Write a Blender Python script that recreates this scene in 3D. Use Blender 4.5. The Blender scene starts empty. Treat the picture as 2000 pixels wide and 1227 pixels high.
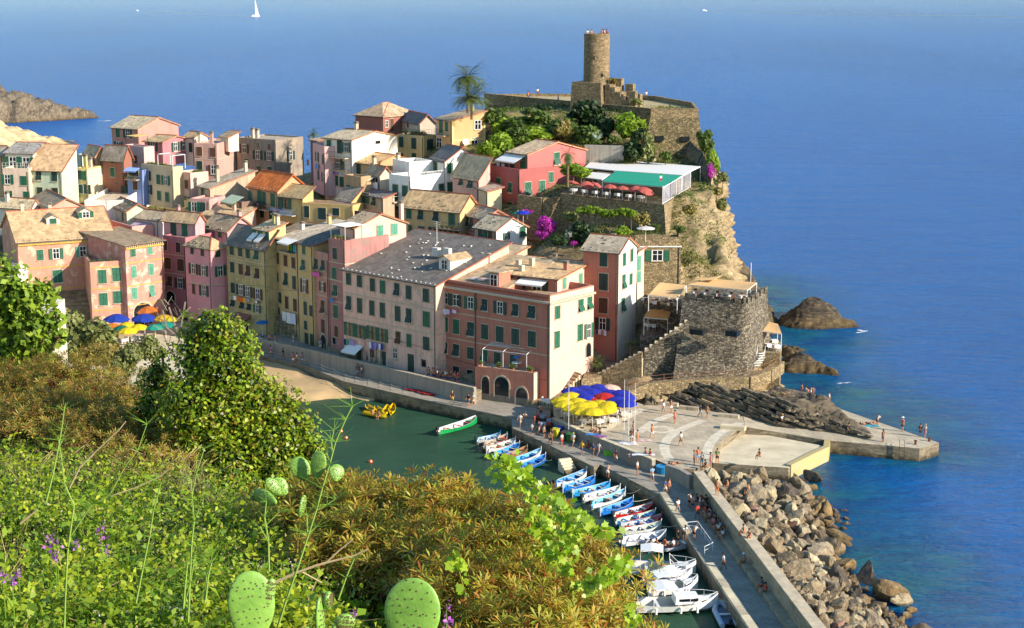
import bpy,bmesh,math,random
import numpy as np
from mathutils import Vector,Matrix,noise
R=math.radians
rng=random.Random(7)
sc=bpy.context.scene
col=sc.collection
H=56.0;F=3200.0;HORIZ=-40.0;CXP=1000.0;CYP=613.5
PITCH=math.atan((CYP-HORIZ)/F)
cd=bpy.data.cameras.new('camera');cam=bpy.data.objects.new('camera',cd);col.objects.link(cam)
cam.location=(0,0,H);cam.rotation_euler=(math.pi/2-PITCH,0,0)
cd.sensor_width=36;cd.lens=36*F/2000;cd.clip_start=0.3;cd.clip_end=60000
sc.camera=cam
SUN_AZ=Vector((0.88,-0.475,0)).normalized();SUN_EL=R(25)
sunv=Vector((SUN_AZ.x*math.cos(SUN_EL),SUN_AZ.y*math.cos(SUN_EL),math.sin(SUN_EL)))
w=bpy.data.worlds.new('World');sc.world=w;w.use_nodes=True
nt=w.node_tree;bg=nt.nodes['Background'];sky=nt.nodes.new('ShaderNodeTexSky')
sky.sky_type='NISHITA';sky.sun_disc=False;sky.sun_elevation=SUN_EL
sky.sun_rotation=math.atan2(sunv.x,sunv.y);sky.air_density=1.3;sky.dust_density=0.35;sky.ozone_density=2.0
hs=nt.nodes.new('ShaderNodeHueSaturation');hs.inputs['Saturation'].default_value=1.3;nt.links.new(sky.outputs[0],hs.inputs['Color']);nt.links.new(hs.outputs[0],bg.inputs[0]);bg.inputs[1].default_value=0.135
ld=bpy.data.lights.new('sun','SUN');ld.energy=5.0;ld.angle=R(0.53);ld.color=(1.0,0.91,0.79)
sun=bpy.data.objects.new('sun',ld);col.objects.link(sun);sun.rotation_euler=sunv.to_track_quat('Z','Y').to_euler()
sc.view_settings.view_transform='Standard';sc.view_settings.look='None'
sc.view_settings.exposure=0.74;sc.view_settings.gamma=1;sc.view_settings.use_curve_mapping=False
def ray(px,py):
    dx=px-CXP;dy=CYP-py
    return Vector((dx,dy*math.sin(PITCH)+F*math.cos(PITCH),dy*math.cos(PITCH)-F*math.sin(PITCH)))
def at(px,py,z):
    d=ray(px,py);return Vector((0,0,H))+d*((z-H)/d.z)
def atY(px,py,Y):
    d=ray(px,py);return Vector((0,0,H))+d*(Y/d.y)
def onplane(px,py,P,n):
    d=ray(px,py);o=Vector((0,0,H));return o+d*((P-o).dot(n)/d.dot(n))
def srgb(h):
    if isinstance(h,str):
        c=[int(h[i:i+2],16)/255 for i in(0,2,4)]
    else:c=[x/255 for x in h]
    return tuple((x/12.92 if x<=.04045 else((x+.055)/1.055)**2.4)for x in c)+(1,)
def tag(o,label=None,cat=None,group=None,kind=None):
    if label:
        o['label']=label
    if cat:o['category']=cat
    if group:o['group']=group
    if kind:o['kind']=kind
    return o
def empty(name,loc,label=None,cat=None,group=None,rz=0):
    o=bpy.data.objects.new(name,None);col.objects.link(o);o.location=loc;o.rotation_euler=(0,0,rz)
    o.empty_display_size=.3
    return tag(o,label,cat,group)
def link(name,me,parent=None,loc=(0,0,0),rot=(0,0,0),scale=(1,1,1)):
    o=bpy.data.objects.new(name,me);col.objects.link(o)
    if parent:o.parent=parent
    o.location=loc;o.rotation_euler=rot;o.scale=scale
    return o
class MB:
    def __init__(s):s.v=[];s.f=[];s.m=[]
    def add(s,vs,fs,m=0):
        k=len(s.v);s.v+=[tuple(v)for v in vs]
        for f in fs:s.f.append(tuple(i+k for i in f));s.m.append(m)
        return s
    def quad(s,a,b,c,d,m=0):return s.add([a,b,c,d],[(0,1,2,3)],m)
    def box(s,c,sz,rz=0,m=0,M=None):
        x,y,z=sz[0]/2,sz[1]/2,sz[2]/2
        vs=[Vector((i*x,j*y,k*z))for i in(-1,1)for j in(-1,1)for k in(-1,1)]
        if M is None:M=Matrix.Translation(Vector(c))@Matrix.Rotation(rz,4,'Z')
        vs=[M@v for v in vs]
        return s.add(vs,[(0,1,3,2),(4,6,7,5),(0,4,5,1),(2,3,7,6),(0,2,6,4),(1,5,7,3)],m)
    def prism(s,poly,z0,z1,m=0,mt=None,bottom=True):
        n=len(poly)
        top=[(p[0],p[1],p[2]if len(p)>2 else z1)for p in poly];bot=[(p[0],p[1],z0)for p in poly]
        k=len(s.v);s.v+=bot+top
        for i in range(n):
            j=(i+1)%n;s.f.append((k+i,k+j,k+n+j,k+n+i));s.m.append(m)
        s.f.append(tuple(k+n+i for i in range(n)));s.m.append(m if mt is None else mt)
        if bottom:s.f.append(tuple(k+i for i in reversed(range(n))));s.m.append(m)
        return s
    def bar(s,a,b,r,m=0,n=4,r2=None):
        a=Vector(a);b=Vector(b);d=(b-a)
        if d.length<1e-6:return s
        q=d.to_track_quat('Z','Y');r2=r if r2 is None else r2
        vs=[]
        for P,rr in((a,r),(b,r2)):
            for i in range(n):
                t=2*math.pi*(i+.5)/n;vs.append(P+q@Vector((math.cos(t)*rr,math.sin(t)*rr,0)))
        fs=[(i,(i+1)%n,n+(i+1)%n,n+i)for i in range(n)]+[tuple(reversed(range(n))),tuple(range(n,2*n))]
        return s.add(vs,fs,m)
    def line(s,pts,r,m=0,n=4):
        for a,b in zip(pts[:-1],pts[1:]):s.bar(a,b,r,m,n)
        return s
    def slab(s,poly,t,m=0,mt=None):
        n=len(poly);k=len(s.v)
        s.v+=[tuple(p)for p in poly]+[(p[0],p[1],p[2]-t)for p in poly]
        s.f.append(tuple(k+i for i in range(n)));s.m.append(m if mt is None else mt)
        s.f.append(tuple(k+n+i for i in reversed(range(n))));s.m.append(m)
        for i in range(n):
            j=(i+1)%n;s.f.append((k+i,k+n+i,k+n+j,k+j));s.m.append(m)
        return s
    def lathe(s,prof,c=(0,0,0),n=16,m=0,cap=True):
        k=len(s.v)
        for r,z in prof:
            for i in range(n):
                t=2*math.pi*i/n;s.v.append((c[0]+r*math.cos(t),c[1]+r*math.sin(t),c[2]+z))
        for a in range(len(prof)-1):
            for i in range(n):
                j=(i+1)%n;s.f.append((k+a*n+i,k+a*n+j,k+(a+1)*n+j,k+(a+1)*n+i));s.m.append(m)
        if cap:
            s.f.append(tuple(k+i for i in reversed(range(n))));s.m.append(m)
            s.f.append(tuple(k+(len(prof)-1)*n+i for i in range(n)));s.m.append(m)
        return s
    def mesh(s,name,mats,off=(0,0,0),smooth=False,fix=True):
        me=bpy.data.meshes.new(name)
        ox,oy,oz=off
        me.from_pydata([(x-ox,y-oy,z-oz)for x,y,z in s.v],[],s.f)
        if not isinstance(mats,(list,tuple)):mats=[mats]
        for m in mats:me.materials.append(m)
        if len(mats)>1:me.polygons.foreach_set('material_index',s.m)
        if fix:
            bm=bmesh.new();bm.from_mesh(me);bmesh.ops.recalc_face_normals(bm,faces=bm.faces);bm.to_mesh(me);bm.free()
        if smooth:me.polygons.foreach_set('use_smooth',[True]*len(me.polygons))
        me.update();return me
    def build(s,name,mats,parent=None,smooth=False,local=False):
        off=tuple(parent.location)if(parent and not local)else(0,0,0)
        if parent and not local and parent.parent:
            off=tuple(Vector(parent.location)+Vector(parent.parent.location))
        return link(name,s.mesh(name,mats,off,smooth),parent)
def copy_tree(o,parent=None):
    c=o.copy();col.objects.link(c)
    if parent:c.parent=parent
    for ch in list(o.children):copy_tree(ch,c)
    return c
def newmat(name):
    m=bpy.data.materials.new(name);m.use_nodes=True
    nt=m.node_tree;b=nt.nodes['Principled BSDF'];return m,nt,b
def N(nt,t,**kw):
    n=nt.nodes.new(t)
    for k,v in kw.items():
        if k.startswith('i_'):
            n.inputs[k[2:].replace('_',' ')].default_value=v
        else:setattr(n,k,v)
    return n
def ramp(nt,fac,stops):
    r=N(nt,'ShaderNodeValToRGB');e=r.color_ramp.elements
    while len(e)<len(stops):e.new(0.5)
    for i,(p,c)in enumerate(stops):e[i].position=p;e[i].color=c if len(c)==4 else(*c,1)
    nt.links.new(fac,r.inputs[0]);return r.outputs[0]
def mixc(nt,fac,a,b,mode='MIX'):
    m=N(nt,'ShaderNodeMix',data_type='RGBA',blend_type=mode)
    for inp,v in((m.inputs[0],fac),(m.inputs[6],a),(m.inputs[7],b)):
        if hasattr(v,'links')or isinstance(v,bpy.types.NodeSocket):nt.links.new(v,inp)
        else:inp.default_value=v
    return m.outputs[2]
def noise_tex(nt,vec,scale,detail=4,rough=.6,dist=0):
    n=N(nt,'ShaderNodeTexNoise');n.inputs['Scale'].default_value=scale;n.inputs['Detail'].default_value=detail
    n.inputs['Roughness'].default_value=rough;n.inputs['Distortion'].default_value=dist
    if vec is not None:nt.links.new(vec,n.inputs['Vector'])
    return n.outputs[0]
def mapping(nt,scale=(1,1,1),rot=(0,0,0),src='pos'):
    if src=='pos':o=N(nt,'ShaderNodeNewGeometry').outputs['Position']
    else:o=N(nt,'ShaderNodeTexCoord').outputs['Object']
    mp=N(nt,'ShaderNodeMapping');mp.inputs['Scale'].default_value=scale;mp.inputs['Rotation'].default_value=rot
    nt.links.new(o,mp.inputs[0]);return mp.outputs[0]
def bump(nt,b,h,strength=.3,dist=.05):
    bn=N(nt,'ShaderNodeBump');bn.inputs['Strength'].default_value=strength;bn.inputs['Distance'].default_value=dist
    nt.links.new(h,bn.inputs['Height']);nt.links.new(bn.outputs[0],b.inputs['Normal'])
def sc3(c,k):return tuple(min(1,x*k)for x in c[:3])+(1,)
def plain(name,c,rough=.6,var=.15,scale=3,metal=0,src='pos'):
    m,nt,b=newmat(name);c=srgb(c)
    v=mapping(nt,src=src)
    f=noise_tex(nt,v,scale,5)
    nt.links.new(ramp(nt,f,[(.3,sc3(c,1-var)),(.7,sc3(c,1+var))]),b.inputs['Base Color'])
    b.inputs['Roughness'].default_value=rough;b.inputs['Metallic'].default_value=metal
    return m
_wm={}
def wallm(c,worn=.35,patch=None):
    """painted plaster: fading, rain streaks, bare patches"""
    key=(c,worn,patch)
    if key in _wm:return _wm[key]
    m,nt,b=newmat('plaster');cc=srgb(c);lm=.3*cc[0]+.59*cc[1]+.11*cc[2];cc=tuple((x*.82+lm*.32+.014)*k_ for x,k_ in zip(cc[:3],(1.0,.97,.93)))+(1,)
    v=mapping(nt);big=noise_tex(nt,v,.35,6,.65)
    base=ramp(nt,big,[(.3,sc3(cc,.76)),(.5,cc),(.72,tuple(min(1,x*1.06+.02)for x in cc[:3])+(1,))])
    fine=noise_tex(nt,v,5,6,.7)
    base=mixc(nt,.35,base,ramp(nt,fine,[(.35,sc3(cc,.78)),(.65,sc3(cc,1.12))]))
    vs=mapping(nt,(1.6,1.6,.12));st=noise_tex(nt,vs,1.3,5,.7)
    grime=tuple(x*.5+.02 for x in cc[:3])+(1,)
    sf=ramp(nt,st,[(.46,(0,0,0,1)),(.74,(min(1,worn*1.7),)*3)])
    base=mixc(nt,sf,base,grime)
    if patch:
        pn=noise_tex(nt,v,.55,9,.68,.4)
        pf=ramp(nt,pn,[(.53,(0,0,0,1)),(.60,(.8,.8,.8,1))])
        base=mixc(nt,pf,base,srgb(patch))
    nt.links.new(base,b.inputs['Base Color']);b.inputs['Roughness'].default_value=.9
    bump(nt,b,fine,.25,.04);_wm[key]=m;return m
def stonem(name,c1,c2,c3,scale=2.2,mortar='4c4234',squash=1.6,moss=None,bs=.7):
    m,nt,b=newmat(name)
    v=mapping(nt,(1,1,squash))
    dn=N(nt,'ShaderNodeTexNoise');dn.inputs['Scale'].default_value=1.2;nt.links.new(v,dn.inputs[0])
    vv=N(nt,'ShaderNodeVectorMath',operation='ADD');nt.links.new(v,vv.inputs[0])
    sv=N(nt,'ShaderNodeVectorMath',operation='SCALE');sv.inputs[3].default_value=.35;nt.links.new(dn.outputs[1],sv.inputs[0]);nt.links.new(sv.outputs[0],vv.inputs[1])
    vo=N(nt,'ShaderNodeTexVoronoi',feature='F1');vo.inputs['Scale'].default_value=scale;nt.links.new(vv.outputs[0],vo.inputs[0])
    ve=N(nt,'ShaderNodeTexVoronoi',feature='DISTANCE_TO_EDGE');ve.inputs['Scale'].default_value=scale;nt.links.new(vv.outputs[0],ve.inputs[0])
    sp=N(nt,'ShaderNodeSeparateColor');nt.links.new(vo.outputs['Color'],sp.inputs[0])
    base=ramp(nt,sp.outputs[0],[(0,srgb(c1)),(.5,srgb(c2)),(1,srgb(c3))])
    big=noise_tex(nt,v,.25,6,.7)
    base=mixc(nt,ramp(nt,big,[(.35,(.0,)*3),(.7,(.55,)*3)]),base,sc3(srgb(c1),.55))
    fine=noise_tex(nt,v,9,5,.7)
    base=mixc(nt,.5,base,mixc(nt,1,base,ramp(nt,fine,[(.3,(.5,)*3),(.7,(1.3,)*3)]),'MULTIPLY'))
    ef=ramp(nt,ve.outputs['Distance'],[(.0,(1,1,1)),(.09,(0,0,0))])
    base=mixc(nt,ef,base,srgb(mortar))
    if moss:
        mn=noise_tex(nt,v,.5,8,.7);base=mixc(nt,ramp(nt,mn,[(.55,(0,0,0)),(.62,(.9,)*3)]),base,srgb(moss))
    nt.links.new(base,b.inputs['Base Color']);b.inputs['Roughness'].default_value=.92
    hh=N(nt,'ShaderNodeMath',operation='MINIMUM');nt.links.new(ve.outputs['Distance'],hh.inputs[0]);hh.inputs[1].default_value=.15
    h2=N(nt,'ShaderNodeMath',operation='MULTIPLY_ADD');nt.links.new(fine,h2.inputs[0]);h2.inputs[1].default_value=.12;nt.links.new(hh.outputs[0],h2.inputs[2])
    bump(nt,b,h2.outputs[0],bs,.5);return m
_rm={}
def roofm(c,k=1.0,sc=1.7):
    key=(c,sc)
    if key in _rm:return _rm[key]
    m,nt,b=newmat('roof_slabs');cc=srgb(c);cc=tuple(min(1,x*k_)for x,k_ in zip(cc[:3],(1.28,1.16,1.0)))+(1,)
    v=mapping(nt,(1,1,.6),(0,0,R(40)))
    vo=N(nt,'ShaderNodeTexVoronoi',feature='F1',distance='CHEBYCHEV');vo.inputs['Scale'].default_value=sc;nt.links.new(v,vo.inputs[0])
    sp=N(nt,'ShaderNodeSeparateColor');nt.links.new(vo.outputs['Color'],sp.inputs[0])
    base=ramp(nt,sp.outputs[0],[(0,sc3(cc,.68)),(.55,cc),(1,sc3(cc,1.22))])
    big=noise_tex(nt,v,.5,7,.7)
    base=mixc(nt,ramp(nt,big,[(.45,(0,0,0)),(.7,(.5,)*3)]),base,sc3(cc,.5))
    fine=noise_tex(nt,v,7,6,.75)
    base=mixc(nt,.6,base,mixc(nt,1,base,ramp(nt,fine,[(.3,(.55,)*3),(.7,(1.3,)*3)]),'MULTIPLY'))
    nt.links.new(base,b.inputs['Base Color']);b.inputs['Roughness'].default_value=.85
    h=N(nt,'ShaderNodeMath',operation='MULTIPLY_ADD');nt.links.new(sp.outputs[1],h.inputs[0]);h.inputs[1].default_value=.6;nt.links.new(fine,h.inputs[2])
    bump(nt,b,h.outputs[0],.45,.07);_rm[key]=m;return m
def rockm(name,c1,c2,c3,strat=(.12,.12,1.2),rot=(0,0,0),warm=None,wz=2.0):
    m,nt,b=newmat(name)
    v=mapping(nt,strat,rot);s1=noise_tex(nt,v,2.2,8,.7,.6)
    v2=mapping(nt);f=noise_tex(nt,v2,1.1,8,.7);bigger=noise_tex(nt,v2,.16,5,.6)
    mx=N(nt,'ShaderNodeMath',operation='MULTIPLY_ADD');nt.links.new(s1,mx.inputs[0]);mx.inputs[1].default_value=.6
    m2=N(nt,'ShaderNodeMath',operation='MULTIPLY');nt.links.new(f,m2.inputs[0]);m2.inputs[1].default_value=.4;nt.links.new(m2.outputs[0],mx.inputs[2])
    base=ramp(nt,mx.outputs[0],[(.36,srgb(c1)),(.5,srgb(c2)),(.64,srgb(c3))])
    base=mixc(nt,ramp(nt,bigger,[(.45,(0,0,0)),(.65,(.4,)*3)]),base,srgb(c3))
    if warm:
        g=N(nt,'ShaderNodeNewGeometry');sx=N(nt,'ShaderNodeSeparateXYZ');nt.links.new(g.outputs['Position'],sx.inputs[0])
        jj=N(nt,'ShaderNodeMath',operation='MULTIPLY_ADD');nt.links.new(f,jj.inputs[0]);jj.inputs[1].default_value=2.2;nt.links.new(sx.outputs[2],jj.inputs[2])
        mp=N(nt,'ShaderNodeMapRange');nt.links.new(jj.outputs[0],mp.inputs[0]);mp.inputs[1].default_value=1.2;mp.inputs[2].default_value=1.2+wz;mp.inputs[3].default_value=.65;mp.inputs[4].default_value=0
        base=mixc(nt,mp.outputs[0],base,srgb(warm))
        mw=N(nt,'ShaderNodeMapRange');nt.links.new(jj.outputs[0],mw.inputs[0]);mw.inputs[1].default_value=1.1;mw.inputs[2].default_value=1.75;mw.inputs[3].default_value=.85;mw.inputs[4].default_value=0
        base=mixc(nt,mw.outputs[0],base,srgb('241d14'))
    nt.links.new(base,b.inputs['Base Color']);b.inputs['Roughness'].default_value=.88
    bump(nt,b,mx.outputs[0],.9,.5);return m
def leafm(name,cols,trans=.35,rough=.62):
    """leaves: one tint per leaf, light shines through a little"""
    m,nt,b=newmat(name)
    g=N(nt,'ShaderNodeNewGeometry');n=len(cols)
    base=ramp(nt,g.outputs['Random Per Island'],[(i/(n-1),srgb(c))for i,c in enumerate(cols)])
    nt.links.new(base,b.inputs['Base Color']);b.inputs['Roughness'].default_value=rough
    tr=N(nt,'ShaderNodeBsdfTranslucent');nt.links.new(base,tr.inputs[0])
    mx=N(nt,'ShaderNodeMixShader');mx.inputs[0].default_value=trans
    nt.links.new(b.outputs[0],mx.inputs[1]);nt.links.new(tr.outputs[0],mx.inputs[2])
    nt.links.new(mx.outputs[0],nt.nodes['Material Output'].inputs[0]);return m
STEM=plain('bark','6a5238',.9,.3,6);WHITE=plain('white_paint','e4e0d8',.5,.06);IRON=plain('dark_iron','33312e',.6,.2)
GREEN=plain('green_paint','14573c',.6,.3,2);GREEND=plain('dark_green_paint','1a3a30',.6,.3,2);BROWNW=plain('brown_wood','5a3a26',.8,.25)
GREENL=plain('faded_green_paint','4c8a70',.7,.25,2)
PANE=plain('window_glass','1c2228',.12,.3,1);TRIM=plain('pale_trim','b7a68c',.85,.15);CURT=plain('curtain','c9c0b0',.9,.1)
CONC=wallm('8f8270',.8);
def npmesh(name,V,Fq,mat,smooth=False):
    V=np.asarray(V,np.float32);Fq=np.asarray(Fq,np.int32);k=Fq.shape[1]
    me=bpy.data.meshes.new(name);me.vertices.add(len(V));me.vertices.foreach_set('co',V.ravel())
    me.loops.add(Fq.size);me.loops.foreach_set('vertex_index',Fq.ravel());me.polygons.add(len(Fq))
    me.polygons.foreach_set('loop_start',np.arange(0,Fq.size,k,dtype=np.int32))
    me.materials.append(mat)
    if smooth:me.polygons.foreach_set('use_smooth',[True]*len(Fq))
    me.update(calc_edges=True);me.validate();return me
npr=np.random.RandomState(3)
def leaves(P,size,aspect=.5,up=.5,N_=None,droop=.3):
    """one folded quad pair (5 verts) per point of P; returns V, F"""
    n=len(P);P=np.asarray(P,float)
    nr=npr.normal(size=(n,3));nr[:,2]+=up*1.5
    if N_ is not None:nr=nr*.55+np.asarray(N_)*1.1
    nr/=np.linalg.norm(nr,axis=1)[:,None]
    t=npr.normal(size=(n,3));t-=(t*nr).sum(1)[:,None]*nr;t/=np.linalg.norm(t,axis=1)[:,None]
    s=np.cross(nr,t);L=(size*npr.uniform(.6,1.3,n))[:,None];W=L*aspect
    a=P;b=P+t*L*.5+s*W*.5;c=P+t*L-nr*L*droop;d=P+t*L*.5-s*W*.5
    V=np.stack([a,b,c,d],1).reshape(-1,3);Fq=np.arange(4*n).reshape(n,4)
    return V,Fq
# ================================================================ SEA, TERRAIN
def grid_obj(name,xs,ys,zf,mat,kind='structure',smooth=True,parent=None):
    X,Y=np.meshgrid(xs,ys);Z=zf(X,Y);V=np.stack([X,Y,Z],-1).reshape(-1,3)
    nx,ny=len(xs),len(ys);i=(np.arange(ny-1)[:,None]*nx+np.arange(nx-1)[None,:]).ravel()
    Fq=np.stack([i,i+1,i+nx+1,i+nx],1)
    o=link(name,npmesh(name,V,Fq,mat,smooth),parent)
    if kind and not parent:o['kind']=kind
    return o
_pr=np.random.RandomState(11);_tab=_pr.rand(256,256)
def vnoise(x,y):
    xi=np.floor(x).astype(int);yi=np.floor(y).astype(int);fx=x-xi;fy=y-yi
    fx=fx*fx*(3-2*fx);fy=fy*fy*(3-2*fy);g=lambda a,b:_tab[a%256,b%256]
    return(g(xi,yi)*(1-fx)+g(xi+1,yi)*fx)*(1-fy)+(g(xi,yi+1)*(1-fx)+g(xi+1,yi+1)*fx)*fy
def fbm(x,y,o=5,g=.5):
    s=0;a=1;t=0
    for k in range(o):s=s+a*(vnoise(x+17*k,y+31*k)-.5);t+=a;a*=g;x=x*2.03;y=y*2.03
    return s/t*2
def sdist(X,Y,poly):
    """signed distance, positive inside"""
    p=np.asarray(poly,float);d=np.full(X.shape,1e9);ins=np.zeros(X.shape,bool)
    for i in range(len(p)):
        a=p[i];b=p[(i+1)%len(p)];e=b-a;L=(e*e).sum()
        t=np.clip(((X-a[0])*e[0]+(Y-a[1])*e[1])/L,0,1)
        d=np.minimum(d,np.hypot(X-a[0]-t*e[0],Y-a[1]-t*e[1]))
        c=((a[1]>Y)!=(b[1]>Y))&(X<(b[0]-a[0])*(Y-a[1])/(b[1]-a[1]+1e-12)+a[0]);ins^=c
    return np.where(ins,d,-d)
def idw(X,Y,pts,pw=3,eps=2):
    pts=np.asarray(pts,float);n=np.zeros(X.shape);s=np.zeros(X.shape)
    for x,y,z in pts:
        w_=1/((X-x)**2+(Y-y)**2+eps)**(pw/2);n+=w_*z;s+=w_
    return n/s
def seam():
    m,nt,b=newmat('sea_water')
    g=N(nt,'ShaderNodeNewGeometry');pos=g.outputs['Position']
    cur=noise_tex(nt,mapping(nt,(.004,.0012,1)),1.0,5,.6)
    base=ramp(nt,cur,[(.3,(.0003,.082,.29)),(.7,(.0008,.118,.385))])
    at_=N(nt,'ShaderNodeAttribute',attribute_name='shallow');hb=N(nt,'ShaderNodeAttribute',attribute_name='harbour')
    bed=noise_tex(nt,mapping(nt,(1,1,1)),.18,6,.7)
    shal=ramp(nt,bed,[(.35,(.001,.028,.10)),(.5,(.002,.075,.125)),(.68,(.01,.13,.105))])
    base=mixc(nt,at_.outputs['Fac'],base,shal)
    harb=ramp(nt,noise_tex(nt,mapping(nt),.08,4),[(.3,(.022,.060,.034)),(.7,(.033,.082,.046))])
    base=mixc(nt,hb.outputs['Fac'],base,harb)
    w1=noise_tex(nt,mapping(nt,(.45,1.1,1)),.55,6,.65,.3)
    w2=noise_tex(nt,mapping(nt,(.03,.10,1),(0,0,R(8))),1.0,6,.65,.2)
    w3=noise_tex(nt,mapping(nt,(.9,2.2,1),(0,0,R(-12))),1.6,4,.6)
    a=N(nt,'ShaderNodeMath',operation='MULTIPLY_ADD');nt.links.new(w2,a.inputs[0]);a.inputs[1].default_value=3.2;nt.links.new(w1,a.inputs[2])
    a2=N(nt,'ShaderNodeMath',operation='MULTIPLY_ADD');nt.links.new(w3,a2.inputs[0]);a2.inputs[1].default_value=.35;nt.links.new(a.outputs[0],a2.inputs[2])
    bn=N(nt,'ShaderNodeBump');bn.inputs['Distance'].default_value=.95;nt.links.new(a2.outputs[0],bn.inputs['Height'])
    sy=N(nt,'ShaderNodeSeparateXYZ');nt.links.new(pos,sy.inputs[0])
    ly=N(nt,'ShaderNodeMath',operation='LOGARITHM');nt.links.new(sy.outputs[1],ly.inputs[0]);ly.inputs[1].default_value=10
    fy=N(nt,'ShaderNodeMapRange');nt.links.new(ly.outputs[0],fy.inputs[0]);fy.inputs[1].default_value=2.4;fy.inputs[2].default_value=3.6;fy.inputs[3].default_value=1;fy.inputs[4].default_value=.4
    st=N(nt,'ShaderNodeMapRange');nt.links.new(hb.outputs['Fac'],st.inputs[0]);st.inputs[3].default_value=.85;st.inputs[4].default_value=.16
    sm=N(nt,'ShaderNodeMath',operation='MULTIPLY');nt.links.new(st.outputs[0],sm.inputs[0]);nt.links.new(fy.outputs[0],sm.inputs[1]);nt.links.new(sm.outputs[0],bn.inputs['Strength'])
    df=N(nt,'ShaderNodeBsdfDiffuse');nt.links.new(base,df.inputs[0]);nt.links.new(bn.outputs[0],df.inputs['Normal'])
    gl_=N(nt,'ShaderNodeBsdfGlossy');gl_.inputs['Roughness'].default_value=.22;nt.links.new(bn.outputs[0],gl_.inputs['Normal'])
    fr=N(nt,'ShaderNodeFresnel');fr.inputs[0].default_value=1.33;nt.links.new(bn.outputs[0],fr.inputs[1])
    mr=N(nt,'ShaderNodeMapRange');pw=N(nt,'ShaderNodeMath',operation='POWER');nt.links.new(fr.outputs[0],pw.inputs[0]);pw.inputs[1].default_value=1.7;nt.links.new(pw.outputs[0],mr.inputs[0]);mr.inputs[1].default_value=0;mr.inputs[2].default_value=1;mr.inputs[3].default_value=.015;mr.inputs[4].default_value=1.0
    mx_=N(nt,'ShaderNodeMixShader');nt.links.new(mr.outputs[0],mx_.inputs[0]);nt.links.new(df.outputs[0],mx_.inputs[1]);nt.links.new(gl_.outputs[0],mx_.inputs[2]);nt.links.new(mx_.outputs[0],nt.nodes['Material Output'].inputs[0])
    return m
SEA=seam()
HB=[at(*p,0).xy[:]for p in((380,640),(700,740),(1010,822),(1120,880),(1300,955),(1620,1227),(1700,1500),(800,1500),(300,1200),(200,800))]
SHORE=[at(*p,0).xy[:]for p in((1480,545),(1530,640),(1560,740),(1700,800),(1834,895),(1600,900),(1640,1040),(1800,1170),(1740,1300),(1000,1400),(1000,700))]
xs=np.concatenate([[-30000,-6000,-2000,-900,-500,-300],np.arange(-200,200,2.0),[300,500,900,2000,6000,30000]])
ys=np.concatenate([[-400,0,60],np.arange(100,420,2.0),[500,700,1200,2500,6000,20000,50000]])
sea=grid_obj('sea',xs,ys,lambda X,Y:X*0,SEA)
X,Y=np.meshgrid(xs,ys);ds=sdist(X,Y,SHORE)
sh=np.clip((ds+16+9*fbm(X/14,Y/14))/18,0,1)*.85;hbv=np.clip((sdist(X,Y,HB)+3)/6,0,1)
for nm,vv in(('shallow',sh),('harbour',hbv)):
    a=sea.data.attributes.new(nm,'FLOAT','POINT');a.data.foreach_set('value',vv.ravel().astype(np.float32))
COAST=[(-34,226),(-18,214),(0,204),(8,203),(13,199),(22,203),(34,203),(38,214),(39.5,230),(40.5,250),(41.5,272),(40,296),(34,318),
         (15,330),(-20,338),(-60,352),(-95,372),(-140,380),(-200,380),(-200,180),(-60,180),(-48,215)]
def P3(px,py,Yy):v=atY(px,py,Yy);return(v.x,v.y,v.z)
HP=[(-42,236,3.2),(-30,228,3.2),(-12,216,3),(2,205,2.4),(-60,240,3.4),(-80,240,4),(12,209,2.6),(22,206,3.0),(33,205,3.2),(33,208,6.0),(24,208.6,5.4),
      (16,212,5.5),(30,213,7),(40,222,5),(-30,245,6),(-12,232,7),(5,222,8),(-50,255,8),(-80,262,9),(-100,280,12),(-60,285,15),(-75,300,17),(-95,310,14),(-45,300,17),
      (-30,262,11),(-12,248,13),(2,240,14),(12,231,19),(20,233,20.2),(14,236,20.4),(8,235,19.5),(24,230,17),(26,225,13),(22,219,7.0),(12,222,7),(15,216.5,5.0),(18,218,5.6),(20,216,6.0),(28,219,10.5),(-15,275,20),(-30,290,20),(0,262,21),
      (10,258,24.0),(22,256,24),(30,252,23.5),(8,272,29),(22,270,30),(5,285,31.5),(30,276,33),(20,290,33.4),(28,288,33.4),(30.5,268,30),(33,280,33),(36,270,25),(36,255,23.5),(33,250,23.5),(36,240,18),(24,266.5,26),(28,264.5,25.3),(32,265,25),(20,267,27.5),(26,262,25),(0,292,33.2),(-8,283,28),(34,262,25),
      (10,300,33.4),(-30,310,20),(-60,325,15),(36,246,15),(34,238,14),(30,238,20),(40,262,15),(24,243,24),(30,243,22)]
FRONTL=[at(*p,3).xy[:]for p in((-200,800),(-100,690),(60,645),(180,632),(325,615),(445,612),(521,645),(585,662),(672,695),(851,732),(1072,780),(1130,772),(1180,762),(1225,770),(1300,790),(1300,1100),(0,1100),(-300,1000))]
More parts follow.
